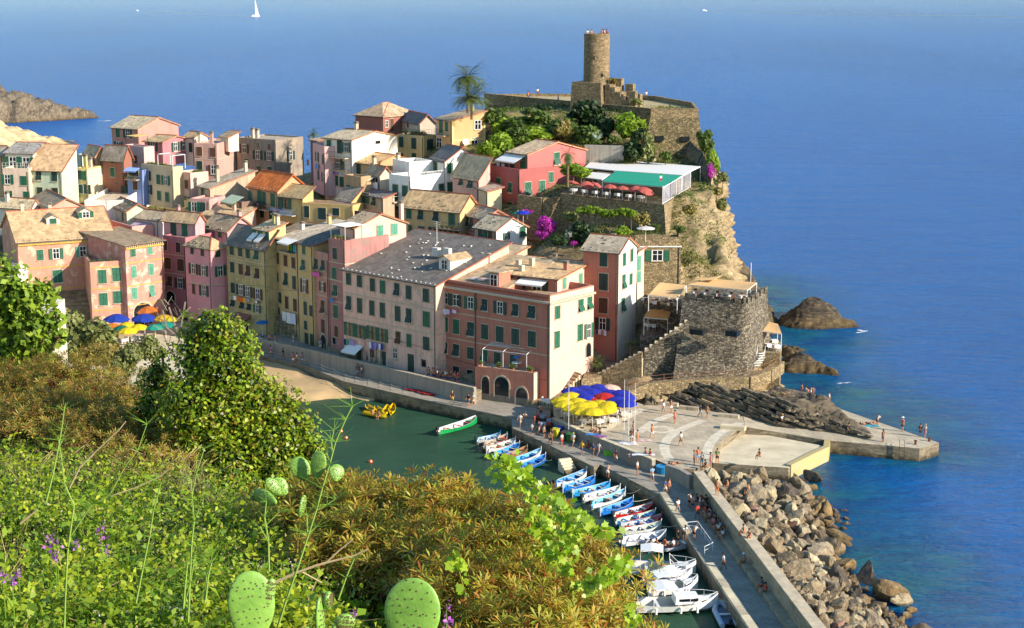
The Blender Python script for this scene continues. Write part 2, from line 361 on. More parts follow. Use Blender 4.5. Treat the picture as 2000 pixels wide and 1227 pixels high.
def hillz(X,Y):
    d=sdist(X,Y,COAST);d=d+2.2*fbm(X/9,Y/9)+.9*fbm(X/2.6+9,Y/2.6)
    z=idw(X,Y,HP,4,3)
    rt=np.clip((X-20)/12,0,1)
    cl=-1.6+d*(2.0+(2.4*np.clip((X-12)/14,0,1))+.9*fbm(X/8,Y/8))
    cl=np.where(Y>300,-1.5+d*1.4,cl)
    z=np.minimum(z,cl)
    z=np.where(X>26,np.minimum(z,-3+np.maximum(d-2.0-np.interp(Y,[212,232,250,262,275,290],[0,3.6,3.4,1.6,1.4,1.4]),0)*6),z)
    rough=np.clip(d/3,0,1)*np.clip((X-22)/5,.05,1)*np.where(Y<264,1.0,.4)
    z=z+rough*(2.6*fbm(X/3.4,Y/4.6,6,.66)-2.0*np.abs(fbm(X/2.2+3,Y/9,5,.6))+.5)
    z=np.where((X>20.5)&(X<36)&(Y>255)&(Y<np.where(X>32,290,286)),np.minimum(z,25.8-.12*(272-np.minimum(Y,272))+.5*fbm(X/2,Y/2)+1.6*np.clip((X-31.5)/2,0,1)),z)
    z=np.where(sdist(X,Y,FRONTL)>.6,-2.5,z)
    return np.maximum(z,-2.5)
CLIFF=rockm('cliff_rock','4c3f2e','8a7654','b8a077',(.10,.10,.9),(R(20),R(25),0),'8a6a34',1.2)
def cliffm():
    """rock with scrub growing where the ground is not too steep"""
    m=CLIFF;nt=m.node_tree;b=nt.nodes['Principled BSDF'];src=b.inputs['Base Color'].links[0].from_socket
    g=N(nt,'ShaderNodeNewGeometry');sx=N(nt,'ShaderNodeSeparateXYZ');nt.links.new(g.outputs['Normal'],sx.inputs[0])
    s2=N(nt,'ShaderNodeSeparateXYZ');nt.links.new(g.outputs['Position'],s2.inputs[0])
    f=noise_tex(nt,mapping(nt),.7,8,.75)
    a=N(nt,'ShaderNodeMath',operation='MULTIPLY_ADD');nt.links.new(sx.outputs[2],a.inputs[0]);a.inputs[1].default_value=.35;nt.links.new(f,a.inputs[2])
    zz=N(nt,'ShaderNodeMapRange');nt.links.new(s2.outputs[2],zz.inputs[0]);zz.inputs[1].default_value=6;zz.inputs[2].default_value=14
    k=ramp(nt,a.outputs[0],[(.76,(0,0,0)),(.86,(.8,)*3)]);mm=N(nt,'ShaderNodeMath',operation='MULTIPLY');nt.links.new(k,mm.inputs[0]);nt.links.new(zz.outputs[0],mm.inputs[1])
    gr=ramp(nt,noise_tex(nt,mapping(nt),2.5,4),[(.3,srgb('4b4a20')),(.7,srgb('7f7636'))])
    nt.links.new(mixc(nt,mm.outputs[0],src,gr),b.inputs['Base Color'])
cliffm()
grid_obj('headland',np.arange(-150,52,.7),np.arange(196,345,.7),hillz,CLIFF)
def curtain():
    C_=[(33,207),(37,213),(38.6,222),(39.6,232),(40.4,245),(41.0,258),(41.2,272),(39.5,285),(37.5,297),(33,312),(24,325)]
    P=[]
    for a,b_ in zip(C_[:-1],C_[1:]):
        n_=max(1,int(math.hypot(b_[0]-a[0],b_[1]-a[1])/.45));P+=[(a[0]+(b_[0]-a[0])*i/n_,a[1]+(b_[1]-a[1])*i/n_)for i in range(n_)]
    P=np.array(P);T=np.gradient(P,axis=0);T/=np.linalg.norm(T,axis=1)[:,None];In=np.stack([-T[:,1],T[:,0]],1);S=np.cumsum(np.r_[0,np.hypot(*np.diff(P,axis=0).T)])
    top=np.interp(P[:,1],[205,212,222,232,240,250,256,262,272,280,288,297,312],[6.5,8,9.5,14,18,22.5,24,27,28,28.5,31,31,20])
    nh=88;H_=np.linspace(0,1,nh);SS,HH=np.meshgrid(S,H_);Z_=-2+(top[None]+2)*HH
    inset=np.interp(P[:,1],[212,232,250,262,275,290],[.8,4.2,4.0,2.6,2.6,1.6])[None]+.20*Z_+1.2*np.sin(np.clip(HH,0,1)*3.1)*0+2.2*np.clip(HH-.9,0,1)*10*.35
    D=2.6*fbm(SS/9,Z_/8,6,.6)+1.5*np.abs(fbm(SS/3.5+Z_/9,Z_/2.4,5,.6))*1.6+.7*fbm(SS/1.1+Z_/3,Z_/.8,4)
    q=(Z_+.32*SS)/1.9+.8*fbm(SS/6,Z_/6);D=D+.75*(q-np.floor(q))
    D=D*np.clip((1-HH)*8,.15,1);V=np.stack([P[None,:,0]+In[None,:,0]*(inset-D+.8),P[None,:,1]+In[None,:,1]*(inset-D+.8),Z_+.35*fbm(SS/1.3,Z_/1.3)],-1)
    cap=V[-1].copy();cap[:,0]+=In[:,0]*1.3;cap[:,1]+=In[:,1]*1.3;cap[:,2]-=2.5;cap[:,2]-=.6;V=np.concatenate([V,cap[None]]);nh+=1;ns=len(S);V=V.reshape(-1,3)
    i=(np.arange(nh-1)[:,None]*ns+np.arange(ns-1)[None]).ravel();return V,np.stack([i,i+1,i+ns+1,i+ns],1)
CURT=rockm('sea_cliff_rock','40352a','8a7654','b79f74',(.10,.25,.9),(R(20),R(18),0),'7a6434',1.6)
o=link('sea_cliff',npmesh('sea_cliff',*curtain(),CURT));o['kind']='structure'
SANDM=plain('beach_sand','b5976a',.95,.12,.6)
bp=[at(430,640,2.2),at(500,688,1.4),at(560,712,1.3),at(650,745,1.1),at(735,776,.3),at(700,790,-.25),at(640,790,-.3),at(600,800,-.4),at(560,830,-.5),at(400,860,-.3),at(200,800,1.2),at(180,650,2.8)]
BPOLY=[p.xy[:]for p in bp]
def beachz(X,Y):
    z=idw(X,Y,[(p.x,p.y,p.z)for p in bp]+[(*at(560,760,.8).xy,.8),(*at(500,760,1).xy,1.0),(*at(620,765,.55).xy,.6),(*at(300,720,2).xy,2)],3,1)
    d=sdist(X,Y,BPOLY);z=z+.10*fbm(X/3,Y/3)+.05*fbm(X/.8,Y/.8);return np.where(d<0,np.minimum(z,z+d*.8),z)
bx=[p[0]for p in BPOLY];by=[p[1]for p in BPOLY]
grid_obj('beach',np.arange(min(bx)-4,max(bx)+3,.5),np.arange(min(by)-4,max(by)+3,.5),beachz,SANDM)
FARROCK=rockm('far_cliff_rock','2a231b','5a4e3e','96846a',(.7,.35,.12),(R(12),R(20),R(10)),'5a4a30',2)
def farz(X,Y):
    t=np.clip((X+262)/90,0,1)
    axis=665+16*t;half=48*(1-t**1.5)+4
    crest=19*(1-t)**.8+1.5
    d=1-np.abs(Y-axis)/half
    z=crest*np.clip(d*2.6,-.4,1)**1.0
    z=z+np.clip(z+1,0,1)*(5.0*fbm(X/7,Y/30,6,.62)-3.0*np.abs(fbm(X/3.2,Y/22,4,.6)))
    z=np.where(X>-172+3*fbm(Y/4,Y/7),-2,z)
    left=27*np.clip((-X-228)/26,0,2)*np.clip(1-np.abs(Y-640)/90,0,1)
    return np.maximum(np.maximum(z,left-3+2.5*fbm(X/9+5,Y/9,6)),-2.5)
grid_obj('far_headland',np.arange(-330,-160,1.0),np.arange(560,740,1.2),farz,FARROCK,smooth=False)
PALEROCK=rockm('pale_slope_rock','9a8056','bfa476','d8c298',(.3,.3,.3),(0,R(30),R(20)),'8a7040',2)
def nearz(X,Y):
    p0=at(115,285,0);t=np.clip((p0.x+12-X)/42,0,1)
    z=24*t**1.1*np.clip(1-np.abs(Y-505)/85,0,1)**.6
    return np.maximum(z-1.5+5.5*fbm(X/10,Y/14,6,.66)*np.clip(z/4,0,1),-2.5)
grid_obj('pale_headland_slope',np.arange(-230,-115,1.0),np.arange(420,590,1.2),nearz,PALEROCK,smooth=False)
# ================================================================ QUAYS, PIAZZA, BREAKWATER
def paveM(name,c,band=None):
    m,nt,b=newmat(name);cc=srgb(c);v=mapping(nt,(1,1,1),(0,0,R(38)))
    br=N(nt,'ShaderNodeTexBrick');nt.links.new(v,br.inputs[0]);br.inputs['Scale'].default_value=1.0
    br.inputs['Brick Width'].default_value=1.1;br.inputs['Row Height'].default_value=.55;br.inputs['Mortar Size'].default_value=.022
    br.inputs['Color1'].default_value=sc3(cc,.86);br.inputs['Color2'].default_value=sc3(cc,1.1);br.inputs['Mortar'].default_value=sc3(cc,.55)
    big=noise_tex(nt,mapping(nt),.35,8,.72);base=mixc(nt,.6,br.outputs[0],mixc(nt,1,br.outputs[0],ramp(nt,big,[(.3,(.55,)*3),(.65,(1.2,)*3)]),'MULTIPLY'))
    st=noise_tex(nt,mapping(nt,(.5,.5,.5)),1.7,9,.8);base=mixc(nt,ramp(nt,st,[(.56,(0,0,0)),(.7,(.45,)*3)]),base,sc3(cc,.45))
    nt.links.new(base,b.inputs['Base Color']);b.inputs['Roughness'].default_value=.85;bump(nt,b,br.outputs[1],-.25,.03);return m
PAVE=paveM('piazza_paving','b8a88c');PAVE2=paveM('quay_paving','9a8f7d')
def quaym():
    m=rockm('quay_masonry','544a3a','7c6f58','a39478',(.25,.25,1.6),(0,0,0),'6a5a32',.9);return m
QUAYM=quaym();SANDY=plain('pale_concrete','c9b998',.9,.2,.5);ARC=plain('white_paving_stone','cabd a4'.replace(' ',''),.85,.22,1.2)
def structure(o):o['kind']='structure';return o
def flatpoly(name,px,z,zb,mt,side=None):
    mb=MB();P=[at(p[0],p[1],p[2]if len(p)>2 else z)for p in px]
    mb.prism([(q.x,q.y,q.z)for q in P],zb,z,0,1);return structure(mb.build(name,[side or QUAYM,mt]))
STZ=3.0
flatpoly('upper_street',[(400,640),(512,672),(672,707),(852,748),(929,764),(1150,700),(700,560),(400,540)],STZ,-2.5,PAVE2)
flatpoly('lower_walk',[(380,655,2.0),(505,694,1.9),(601,716,1.8),(672,745,1.7),(852,786,1.6),(1000,816,1.6),(1075,815,1.6),(1075,770,1.6),(940,752,1.6),(690,700,1.8),(512,664,1.9),(380,625,2.0)],1.8,-2.5,PAVE2)
flatpoly('town_square',[(120,618),(435,608),(470,690),(400,760),(250,800),(60,760)],2.6,-2.5,SANDY)
PZ=1.5
wl0=at(1355,921,3.6);wl1=at(1588,1227,3.6);wd=(wl1-wl0).normalized();wn=Vector((-wd.y,wd.x,0))
if wn.x<0:wn=-wn
WEND=wl0+wd*110
ed0=at(1287,966,PZ);ed1=at(1458,1227,PZ);EEND=ed0+(ed1-ed0).normalized()*110
mb=MB()
pp=[at(999,814,PZ),at(1001,836,PZ),at(1112,888,PZ),at(1160,912,PZ),at(1172,907,PZ),ed0,EEND,Vector((WEND.x,WEND.y,PZ)),Vector((wl0.x,wl0.y,PZ)),at(1300,912,PZ),at(1276,903,PZ),at(1080,826,PZ),at(1062,800,PZ)]
mb.prism([(p.x,p.y)for p in pp],-2.5,PZ,0,1);structure(mb.build('harbour_pier',[QUAYM,PAVE2]))
PIZ=2.5
flatpoly('piazza',[(1082,812),(1088,820),(1276,896),(1300,906),(1330,915),(1356,916),(1385,905),(1398,870),(1440,840),(1456,834),(1450,812),(1340,790),(1225,760),(1120,770),(1080,790)],PIZ,-2.5,PAVE)
flatpoly('outer_pier',[(1456,834,PIZ),(1536,847,1.9),(1614,860,1.6),(1796,876,1.6),(1834,865,1.6),(1588,781,1.6),(1540,768,1.8),(1450,806,PIZ)],1.6,-2.5,PAVE)
flatpoly('sunning_platform',[(1392,904),(1540,914),(1614,872),(1540,858),(1456,842),(1420,842),(1385,870)],1.55,-2.5,SANDY)
m,nt,b=newmat('lichen_wall');b.inputs['Roughness'].default_value=.9
nt.links.new(ramp(nt,noise_tex(nt,mapping(nt),1.0,7,.75),[(.4,srgb('a8987a')),(.58,srgb('b09c5c')),(.68,srgb('bcaa84'))]),b.inputs['Base Color']);LICH=m
mb=MB()
arc=[at(*p,1.75)for p in((1540,908),(1562,897),(1584,886),(1614,872),(1616,858))]
for a,c in zip(arc[:-1],arc[1:]):
    n=(c-a).cross(Vector((0,0,1))).normalized()*.35
    mb.prism([(a-n).xy[:],(c-n).xy[:],(c+n).xy[:],(a+n).xy[:]],-2,1.78)
tag(mb.build('parapet_wall',[LICH]),'low curved wall stained with yellow lichen between the platform and the boulders','wall')
def ribbon(pts,wd_,z,h=.004):
    mb=MB();P=[at(*p,z)for p in pts];L=[];Rr=[]
    for i,p in enumerate(P):
        t=(P[min(i+1,len(P)-1)]-P[max(i-1,0)]).normalized();n=Vector((-t.y,t.x,0))*wd_/2;L.append(p+n+Vector((0,0,h)));Rr.append(p-n+Vector((0,0,h)))
    for i in range(len(P)-1):mb.quad(L[i],L[i+1],Rr[i+1],Rr[i])
    return mb
for pts in([(1175,843),(1210,822),(1256,799)],[(1246,845),(1275,825),(1313,809)],[(1374,821),(1345,832),(1318,845),(1303,858),(1297,872),(1300,886),(1308,897)],[(1446,826),(1420,838),(1398,852),(1386,868),(1380,884),(1378,896)]):
    structure(ribbon(pts,1.15,PIZ).build('paving_band',[ARC]))
mb=MB();c0=at(1290,839,PIZ+.004)
mb.lathe([(1.7,0),(1.65,.004)],c0,28);structure(mb.build('paving_roundel',[ARC]))
mb=MB();mb.lathe([(1.0,.005),(.98,.008)],c0,28);structure(mb.build('paving_emblem',[PAVE]))
def wallpath(name,P,z0,z1,th,mats,label,cat='wall',cap=None):
    """P: list of ground points (Vector); one mesh wall, capped, split as wall and coping parts"""
    root=empty(name,(P[0].x,P[0].y,z0),label,cat);mb=MB();mc=MB()
    for i,(a,c)in enumerate(zip(P[:-1],P[1:])):
        n=Vector((-(c-a).y,(c-a).x,0)).normalized()*th/2;za=z1 if not hasattr(z1,'__len__')else z1[i];zc=z1 if not hasattr(z1,'__len__')else z1[i+1]
        poly=[(*(a-n).xy,za),(*(c-n).xy,zc),(*(c+n).xy,zc),(*(a+n).xy,za)]
        mb.prism(poly,z0,za)
        t=(c-a).normalized();L=(c-a).length;k=max(1,int(L/2.2))
        for j in range(k):
            p=a+t*L*(j+.02)/k;q=a+t*L*(j+.98)/k;n2=n*1.12;zj=za+(zc-za)*(j+.5)/k
            for v in([p-n2,q-n2,q+n2,p+n2],):
                o=MB().prism([(x.x,x.y)for x in v],zj+.003,zj+.10+rng.uniform(-.01,.015)).build('coping_stone',[cap or mats],root)
    mb.build('wall_face',[mats],root);return root
seg=[at(512,663,3.8),at(600,682,3.8),at(672,699,3.8),at(760,719,3.8),at(852,740,3.8),at(928,757,3.8)]
wallpath('retaining_wall',seg,.5,3.7,.45,CONC,'long grey retaining wall between the upper street and the beach walk',cap=plain('coping','a89a82',.9,.2,2))
wallpath('retaining_wall',[at(470,682,3.5),at(498,665,3.5),at(512,661,3.5)],.5,3.5,.4,plain('white_render','b5aa98',.9,.1),'short pale wall end where the street ramp meets the beach walk')
pw=[at(1082,816,3.0),at(1130,838,3.0),at(1180,858,3.0),at(1230,878,3.0),at(1277,897,3.0)]
wallpath('piazza_wall',pw,1.0,2.95,.5,CONC,'low grey wall of the piazza above the pier, people seated along it',cap=SANDY)
pw2=[at(1302,908,3.0),at(1330,917,3.0),Vector((wl0.x-.2,wl0.y+.3,0))]
wallpath('piazza_wall',pw2,1.0,2.95,.5,CONC,'short grey wall right of the piazza steps beside the blue tub')
BWC=rockm('seawall_concrete','6f6250','9a8a70','b8a88a',(.3,.3,1.2))
wroot=wallpath('breakwater_wall',[wl0+wn*.5,wl0+wd*20+wn*.5,wl0+wd*45+wn*.5,wl0+wd*75+wn*.5,WEND+wn*.5],-2,3.55,1.0,BWC,'thick pale breakwater wall between the shaded pier and the boulders',cap=plain('seawall_top','baa98c',.9,.22,1.2))
mb=MB();bs=-wn
for k in range(26):
    a=wl0+wd*(6+k*4.0)+bs*.02;c=a+wd*3.94
    mb=MB();mb.prism([(a.x,a.y),((a+bs*.85).x,(a+bs*.85).y),((c+bs*.85).x,(c+bs*.85).y),(c.x,c.y)],1.4,1.98,0)
    if k==0:bench=empty('stone_bench',a,'long stone bench step at the foot of the breakwater wall','bench')
    mb.build('bench_block',[BWC],bench)
ke=(ed1-ed0).normalized();kn=Vector((-ke.y,ke.x,0));kn=kn if kn.x>0 else-kn
kerb=empty('pier_kerb',ed0,'raised pale kerb along the harbour edge of the pier','kerb')
for k in range(50):
    if 3.4<k*2<9.5 and False:continue
    a=ed0+ke*(k*2.2+.05);c=a+ke*2.12
    if 12.5<k*2.2<20.5:continue
    MB().prism([(a+kn*.03).xy[:],(c+kn*.03).xy[:],(c+kn*.85).xy[:],(a+kn*.85).xy[:]],PZ-.1,PZ+.30+rng.uniform(-.02,.02)).build('kerb_stone',[SANDY if k%3 else PAVE],kerb)
pl=at(1345,1040,PZ);lp=empty('landing_rail',pl,'white metal rail around the boat landing on the pier','railing')
A_=[at(1340,1036,PZ),at(1362,1034,PZ),at(1392,1076,PZ),at(1376,1084,PZ)]
rl=MB();rl.line([p+Vector((0,0,.85))for p in A_],.03);rl.line([p+Vector((0,0,.45))for p in A_],.02);rl.build('rail',[WHITE],lp)
for i,p in enumerate(A_+[(A_[1]+A_[2])/2,(A_[1]*3+A_[2])/4]):MB().bar(p,p+Vector((0,0,.85)),.03).build('post',[WHITE],lp)
st=empty('harbour_steps',at(1115,892,0),'worn stone steps going down to the boats from the pier','steps')
s0=at(1108,882,PZ);s1=at(1128,884,PZ);sd=(at(1140,908,PZ)-at(1110,889,PZ)).normalized();sn=Vector((sd.y,-sd.x,0))
for k in range(6):
    a=at(1113,892,PZ)+sd*(k*.42)
    MB().prism([(a+sn*.0).xy[:],(a+sn*1.5).xy[:],(a+sn*1.5+sd*.45).xy[:],(a+sd*.45).xy[:]],-1.5,PZ-.22*k-.1).build('step',[QUAYM if k>3 else SANDY],st)
st=empty('piazza_steps',at(1285,905,0),'stone steps from the piazza down to the pier','steps')
sd=(at(1262,920,1.5)-at(1290,903,1.5)).normalized();sn=(at(1300,909,1.5)-at(1277,899,1.5));sL=sn.length;sn.normalize()
for k in range(6):
    a=at(1279,900,1.5)+sd*(k*.36-.3)
    MB().prism([a.xy[:],(a+sd*.4).xy[:],(a+sd*.4+sn*sL).xy[:],(a+sn*sL).xy[:]][::-1],1.2,2.45-.17*k).build('step',[SANDY],st)
for px,lab in(((1341,797),'stone bench block at the foot of the dark strata rocks'),((1418,812),'second stone bench block further right along the strata rocks'),((1300,789),'long pale kerb bench at the top edge of the piazza')):
    c=at(px[0]+5,px[1]+3,PIZ);tag(MB().box((c.x,c.y,PIZ+.2),(2.6,.7,.4),R(-22)).build('stone_bench',[PAVE]),lab,'bench')
rs=empty('rock_steps',at(1625,832,1.6),'broad steps cut beside the rocks up to the outer pier','steps')
for k in range(5):
    c=at(1632-2*k,836-5*k,1.6);MB().box((c.x,c.y+.3,1.65+.09*k),(2.5-.1*k,.75,.3+.3*k),R(-14)).build('step',[SANDY],rs)
for px,lab in(((1541,842),'square concrete block at the inner corner of the platform'),):
    pass
c=at(1432,838,2.5);tag(MB().box((c.x,c.y,2.7),(3.0,1.0,.5),R(-20)).build('concrete_block',[SANDY]),'pale concrete block at the inner corner of the sunning platform','block')
lad=empty('pier_ladder',at(1760,874,1.6),'iron ladder hanging over the outer pier edge into the water','ladder')
pa=at(1756,873,1.6);pb_=at(1766,874,1.6)
for p in(pa,pb_):MB().line([p+Vector((0,.5,.8)),p+Vector((0,-.12,.8)),p+Vector((0,-.12,-1.8))],.03).build('rail',[IRON],lad)
for k in range(7):MB().bar(pa+Vector((0,-.12,.3-.35*k)),pb_+Vector((0,-.12,.3-.35*k)),.02).build('rung',[IRON],lad)
for px,lab in(((1788,868),'rusty iron bollard near the tip of the outer pier'),((1815,862),'rusty iron bollard at the far corner of the outer pier tip')):
    c=at(*px,1.6);tag(MB().lathe([(.2,0),(.14,.1),(.13,.35),(.22,.42),(.2,.5)],c,10).build('bollard',[plain('rust','5a2f1c',.8)]),lab,'bollard')
rr=empty('walk_railing',at(510,697,1.9),'posts and sagging ropes along the lower beach walk','railing')
rp=[at(*p,1.85)for p in((490,692),(510,696),(532,700),(556,706),(578,711),(601,716),(625,724),(650,733),(672,744),(693,749),(718,754),(740,759),(762,764),(785,769))]
for p in rp:MB().bar(p+Vector((0,.15,0)),p+Vector((0,.15,.95)),.035).build('post',[IRON],rr)
for h in(.9,.5):
    mb=MB()
    for a,c in zip(rp[:-1],rp[1:]):
        pts=[a+(c-a)*t+Vector((0,.15,h-.25*t*(1-t)*4*.6))for t in(0,.25,.5,.75,1)];mb.line(pts,.022,0,3)
    mb.build('rope',[plain('rope','b8aa90',.9)],rr)
STRATA=rockm('strata_rock','1f1b17','4a4034','857459',(.22,.5,2.2),(R(35),R(12),R(12)),None)
SEAROCK=rockm('sea_rock','1b1713','3c3226','7d6a48',(.25,.4,1.6),(R(30),R(15),0),'6b5526',1.6)
def rockpatch(name,px,zb,slope,cap,mat,seed,label,cat='rock',ax=(.30,1.0),step=.8,res=.3,rough=.5,kind=None,ztilt=0):
    poly=[at(p[0],p[1],p[2]if len(p)>2 else zb).xy[:]for p in px];xs=[p[0]for p in poly];ys=[p[1]for p in poly];cx,cy=sum(xs)/len(xs),sum(ys)/len(ys)
    a=np.array(ax)/np.hypot(*ax)
    def zf(X,Y):
        d=sdist(X,Y,poly)+.8*fbm(X/3+seed,Y/3,5,.6)
        z=zb+np.clip(d*slope,-3,cap)
        z=z+np.where(d>0,rough*2.2*fbm(X/5+seed*3,Y/2.5,5,.55)*np.clip(d,0,1),0)
        zt=z+.30*(X-cx)+.25*fbm(X/6+seed,Y/6);st=step*.62;k_=np.floor(zt/st);f_=zt/st-k_
        zs=(k_+np.clip((f_-.55)/.45,0,1)**2)*st-.30*(X-cx)-.25*fbm(X/6+seed,Y/6);jl=.10*fbm(X/.5+seed,Y/.5,3)
        return np.where(d>-.5,z*.12+zs*.88+jl,z)+ztilt*(X-cx)
    o=grid_obj(name,np.arange(min(xs)-2,max(xs)+2,res),np.arange(min(ys)-2,max(ys)+2,res),zf,mat,smooth=False)
    del o['kind']
    if kind:o['kind']=kind
    else:tag(o,label,cat)
    return o
rockpatch('strata_rock',[(1225,775),(1270,787),(1340,797),(1440,815),(1530,832),(1610,838),(1700,850,1.6),(1690,838,1.6),(1640,812,1.6),(1590,783,2),(1556,760,3),(1545,745,5),(1480,742,5.5),(1330,748,5.5),(1250,752,5.5),(1225,760,4)],1.9,.85,2.5,STRATA,3,'dark layered rock slabs sloping down behind the piazza to the outer pier',ax=(.35,1),step=.85,res=.22,rough=.75)
STR=bpy.data.objects['strata_rock']
fe=[at(*p,2.3)for p in((1262,786),(1340,798),(1440,816),(1530,833),(1610,839),(1690,850))];cl_=[0]
for a,c in zip(fe[:-1],fe[1:]):cl_.append(cl_[-1]+(c-a).length)
def fpt(s):
    for i in range(len(fe)-1):
        if s<=cl_[i+1]:t=(s-cl_[i])/(cl_[i+1]-cl_[i]);return fe[i].lerp(fe[i+1],t),(fe[i+1]-fe[i]).normalized()
    return fe[-1],(fe[-1]-fe[-2]).normalized()
rs_=random.Random(9);SM=[rockm('slab_dark','1f1b16','4e453a','857860',(.2,.5,2.6),(R(20),R(10),0)),rockm('slab_mid','332c24','6a5d4a','a08f70',(.2,.5,2.6),(R(20),R(10),0))]
for k in range(36):
    c_=2.2+.33*k;s=0
    while s<cl_[-1]-1:
        L=rs_.uniform(1.2,4.2);sm_=s+L/2;zz=c_-.21*sm_;frac=sm_/cl_[-1];top=5.0 if frac<.55 else 5.0-(frac-.55)*5.6
        if zz>2.0 and zz<top and rs_.random()<.93:
            p,t=fpt(sm_);n_=Vector((-t.y,t.x,0));n_=n_ if n_.y>0 else-n_;d=(zz-2.1)/1.05+rs_.uniform(-.15,.15);q=p+n_*(d+.35);th=math.atan2(t.y,t.x)
            M=Matrix.Translation((q.x,q.y,zz))@Matrix.Rotation(th,4,'Z')@Matrix.Rotation(.2+rs_.uniform(-.03,.03),4,'Y')@Matrix.Rotation(R(-14),4,'X')
            n2=6;up_=[];lo_=[];bk=[];bl=[]
            for j in range(n2+1):
                x=-L/2+L*j/n2;e=rs_.uniform(-.14,.14)-(.25 if j in(0,n2)else 0);h_=rs_.uniform(.12,.20);up_.append((x,-.42-e,h_));lo_.append((x,-.40-e*.6,-.16));bk.append((x,.7,h_+rs_.uniform(-.03,.05)));bl.append((x,.7,-.2))
            V_=[M@Vector(v)for v in up_+lo_+bk+bl];m1=n2+1;Fs=[]
            for j in range(n2):Fs+=[(j,j+1,m1+j+1,m1+j),(j+1,j,2*m1+j,2*m1+j+1),(m1+j,m1+j+1,3*m1+j+1,3*m1+j)]
            Fs+=[(0,m1,3*m1,2*m1),(n2,2*m1+n2,3*m1+n2,m1+n2)]
            MB().add(V_,Fs).build('rock_slab',[rs_.choice(SM)],STR)
        s+=L*rs_.uniform(.85,1.05)
rockpatch('sea_rock',[(1505,645),(1560,655),(1630,652),(1690,648),(1650,628),(1620,612),(1560,612),(1520,622)],-.6,.85,4.6,SEAROCK,8,'dark rock islet standing alone in the sea off the headland',res=.3,rough=.9)
rockpatch('sea_rock',[(1520,735),(1580,742),(1660,747),(1640,735),(1600,720),(1560,700),(1520,680)],-.6,.9,2.6,SEAROCK,21,'dark sloping rock ledge running into the sea beside the stone fort',res=.25,rough=.9)
rockpatch('sea_rock',[(1525,695),(1560,702),(1592,692),(1560,682),(1530,678)],-.5,.8,1.0,SEAROCK,31,'small ochre rock spur in the water behind the sea ledge',res=.25,rough=.5)
rockpatch('sea_rock',[(1400,545),(1480,556),(1530,640),(1500,700),(1440,690),(1380,580)],-.5,.9,4.5,SEAROCK,41,'dark craggy shore rock at the foot of the cliff behind the fort',res=.35,rough=1.4)
def bouldermesh(seed):
    bm=bmesh.new();bmesh.ops.create_icosphere(bm,subdivisions=3,radius=1)
    r_=random.Random(seed);cuts=[(Vector((r_.gauss(0,1),r_.gauss(0,1),r_.gauss(0,1))).normalized(),r_.uniform(.40,.72))for _ in range(13)]
    for v in bm.verts:
        p=v.co.normalized();rr_=1.0
        for n,d in cuts:
            q=p.dot(n)
            if q>1e-3:rr_=min(rr_,d/q)
        p=p*rr_;p*=1+.055*noise.fractal(p*1.6+Vector((seed*3.1,0,0)),1,2,4)+.03*noise.noise(p*7);v.co=p
    me=bpy.data.meshes.new('boulder');bm.to_mesh(me);bm.free();return me
def boulderm(name,a,b_,c,warm=None):
    return rockm(name,a,b_,c,(.8,.8,.8),(0,0,0),warm,1.3)
BM={'grey':boulderm('grey_boulder','4a4032','867760','b09f7e','7a5c2c'),'brown':boulderm('brown_boulder','42382a','7c6a50','a8936e','7a5c30'),'pale':boulderm('pale_boulder','6a5e4a','a39270','c8b894'),
      'pink':boulderm('pink_boulder','6b4c3c','98705a','b89078'),'ochre':boulderm('ochre_boulder','4c3c24','806640','a58a5c','7c6030'),'dark':boulderm('dark_boulder','2a241e','4a4034','6e604c')}
bms={}
for k,m_ in BM.items():
    bms[k]=[]
    for s in range(5):
        me=bouldermesh(s*7+len(k));me.materials.append(m_);bms[k].append(me)
BW=[(0,13.0),(6,13.5),(14,10.5),(20,9.0),(30,9.0),(40,10.5),(52,13.5),(62,13),(80,12),(100,12)]
def bwid(s):return float(np.interp(s,[a for a,_ in BW],[b_ for _,b_ in BW]))
pts=[];tries=0
ra=random.Random(5)
while len(pts)<292 and tries<60000:
    tries+=1;s=ra.uniform(-4,64);W_=bwid(s);t=ra.uniform(1.3,W_+1);r=ra.choice([.75,.9,1.0,1.15,1.3,1.5,1.75,2.0])*(1.0+.25*(t/W_))
    if any((s-a)**2+(t-b_)**2<(.56*(r+c))**2 for a,b_,c in pts):continue
    pts.append((s,t,r))
LOC=['near the piazza','in the middle stretch','in the lower stretch','by the frame edge']
cnt={}
for s,t,r in pts:
    W_=bwid(s);p=wl0+wd*s+wn*(1.1+t);f=t/W_;z=2.35*(1-f**1.6)+.1-.35*max(0,f-.85)*4
    k=ra.choices(['ochre','brown','dark','grey'],[4,3,2,1])[0]if f>.78 else ra.choices(['grey','brown','pale','pink','dark'],[5,4,4,1,1])[0]
    o=link('boulder',ra.choice(bms[k]),None,(p.x,p.y,z-.15*r),(ra.uniform(0,6),ra.uniform(0,6),ra.uniform(0,6)),(r*ra.uniform(.9,1.3),r*ra.uniform(.7,1),r*ra.uniform(.7,.95)))
    zone=0 if s<14 else 1 if s<32 else 2 if s<55 else 3
    wh='touching water' if f>.78 else 'against the wall' if f<.25 else 'mid pile'
    big='large' if r>1.35 else 'medium' if r>.95 else 'small'
    L=f'{big} {k} breakwater boulder {wh}, {LOC[zone]}';tag(o,L,'boulder',L.replace('boulder','boulders',1))
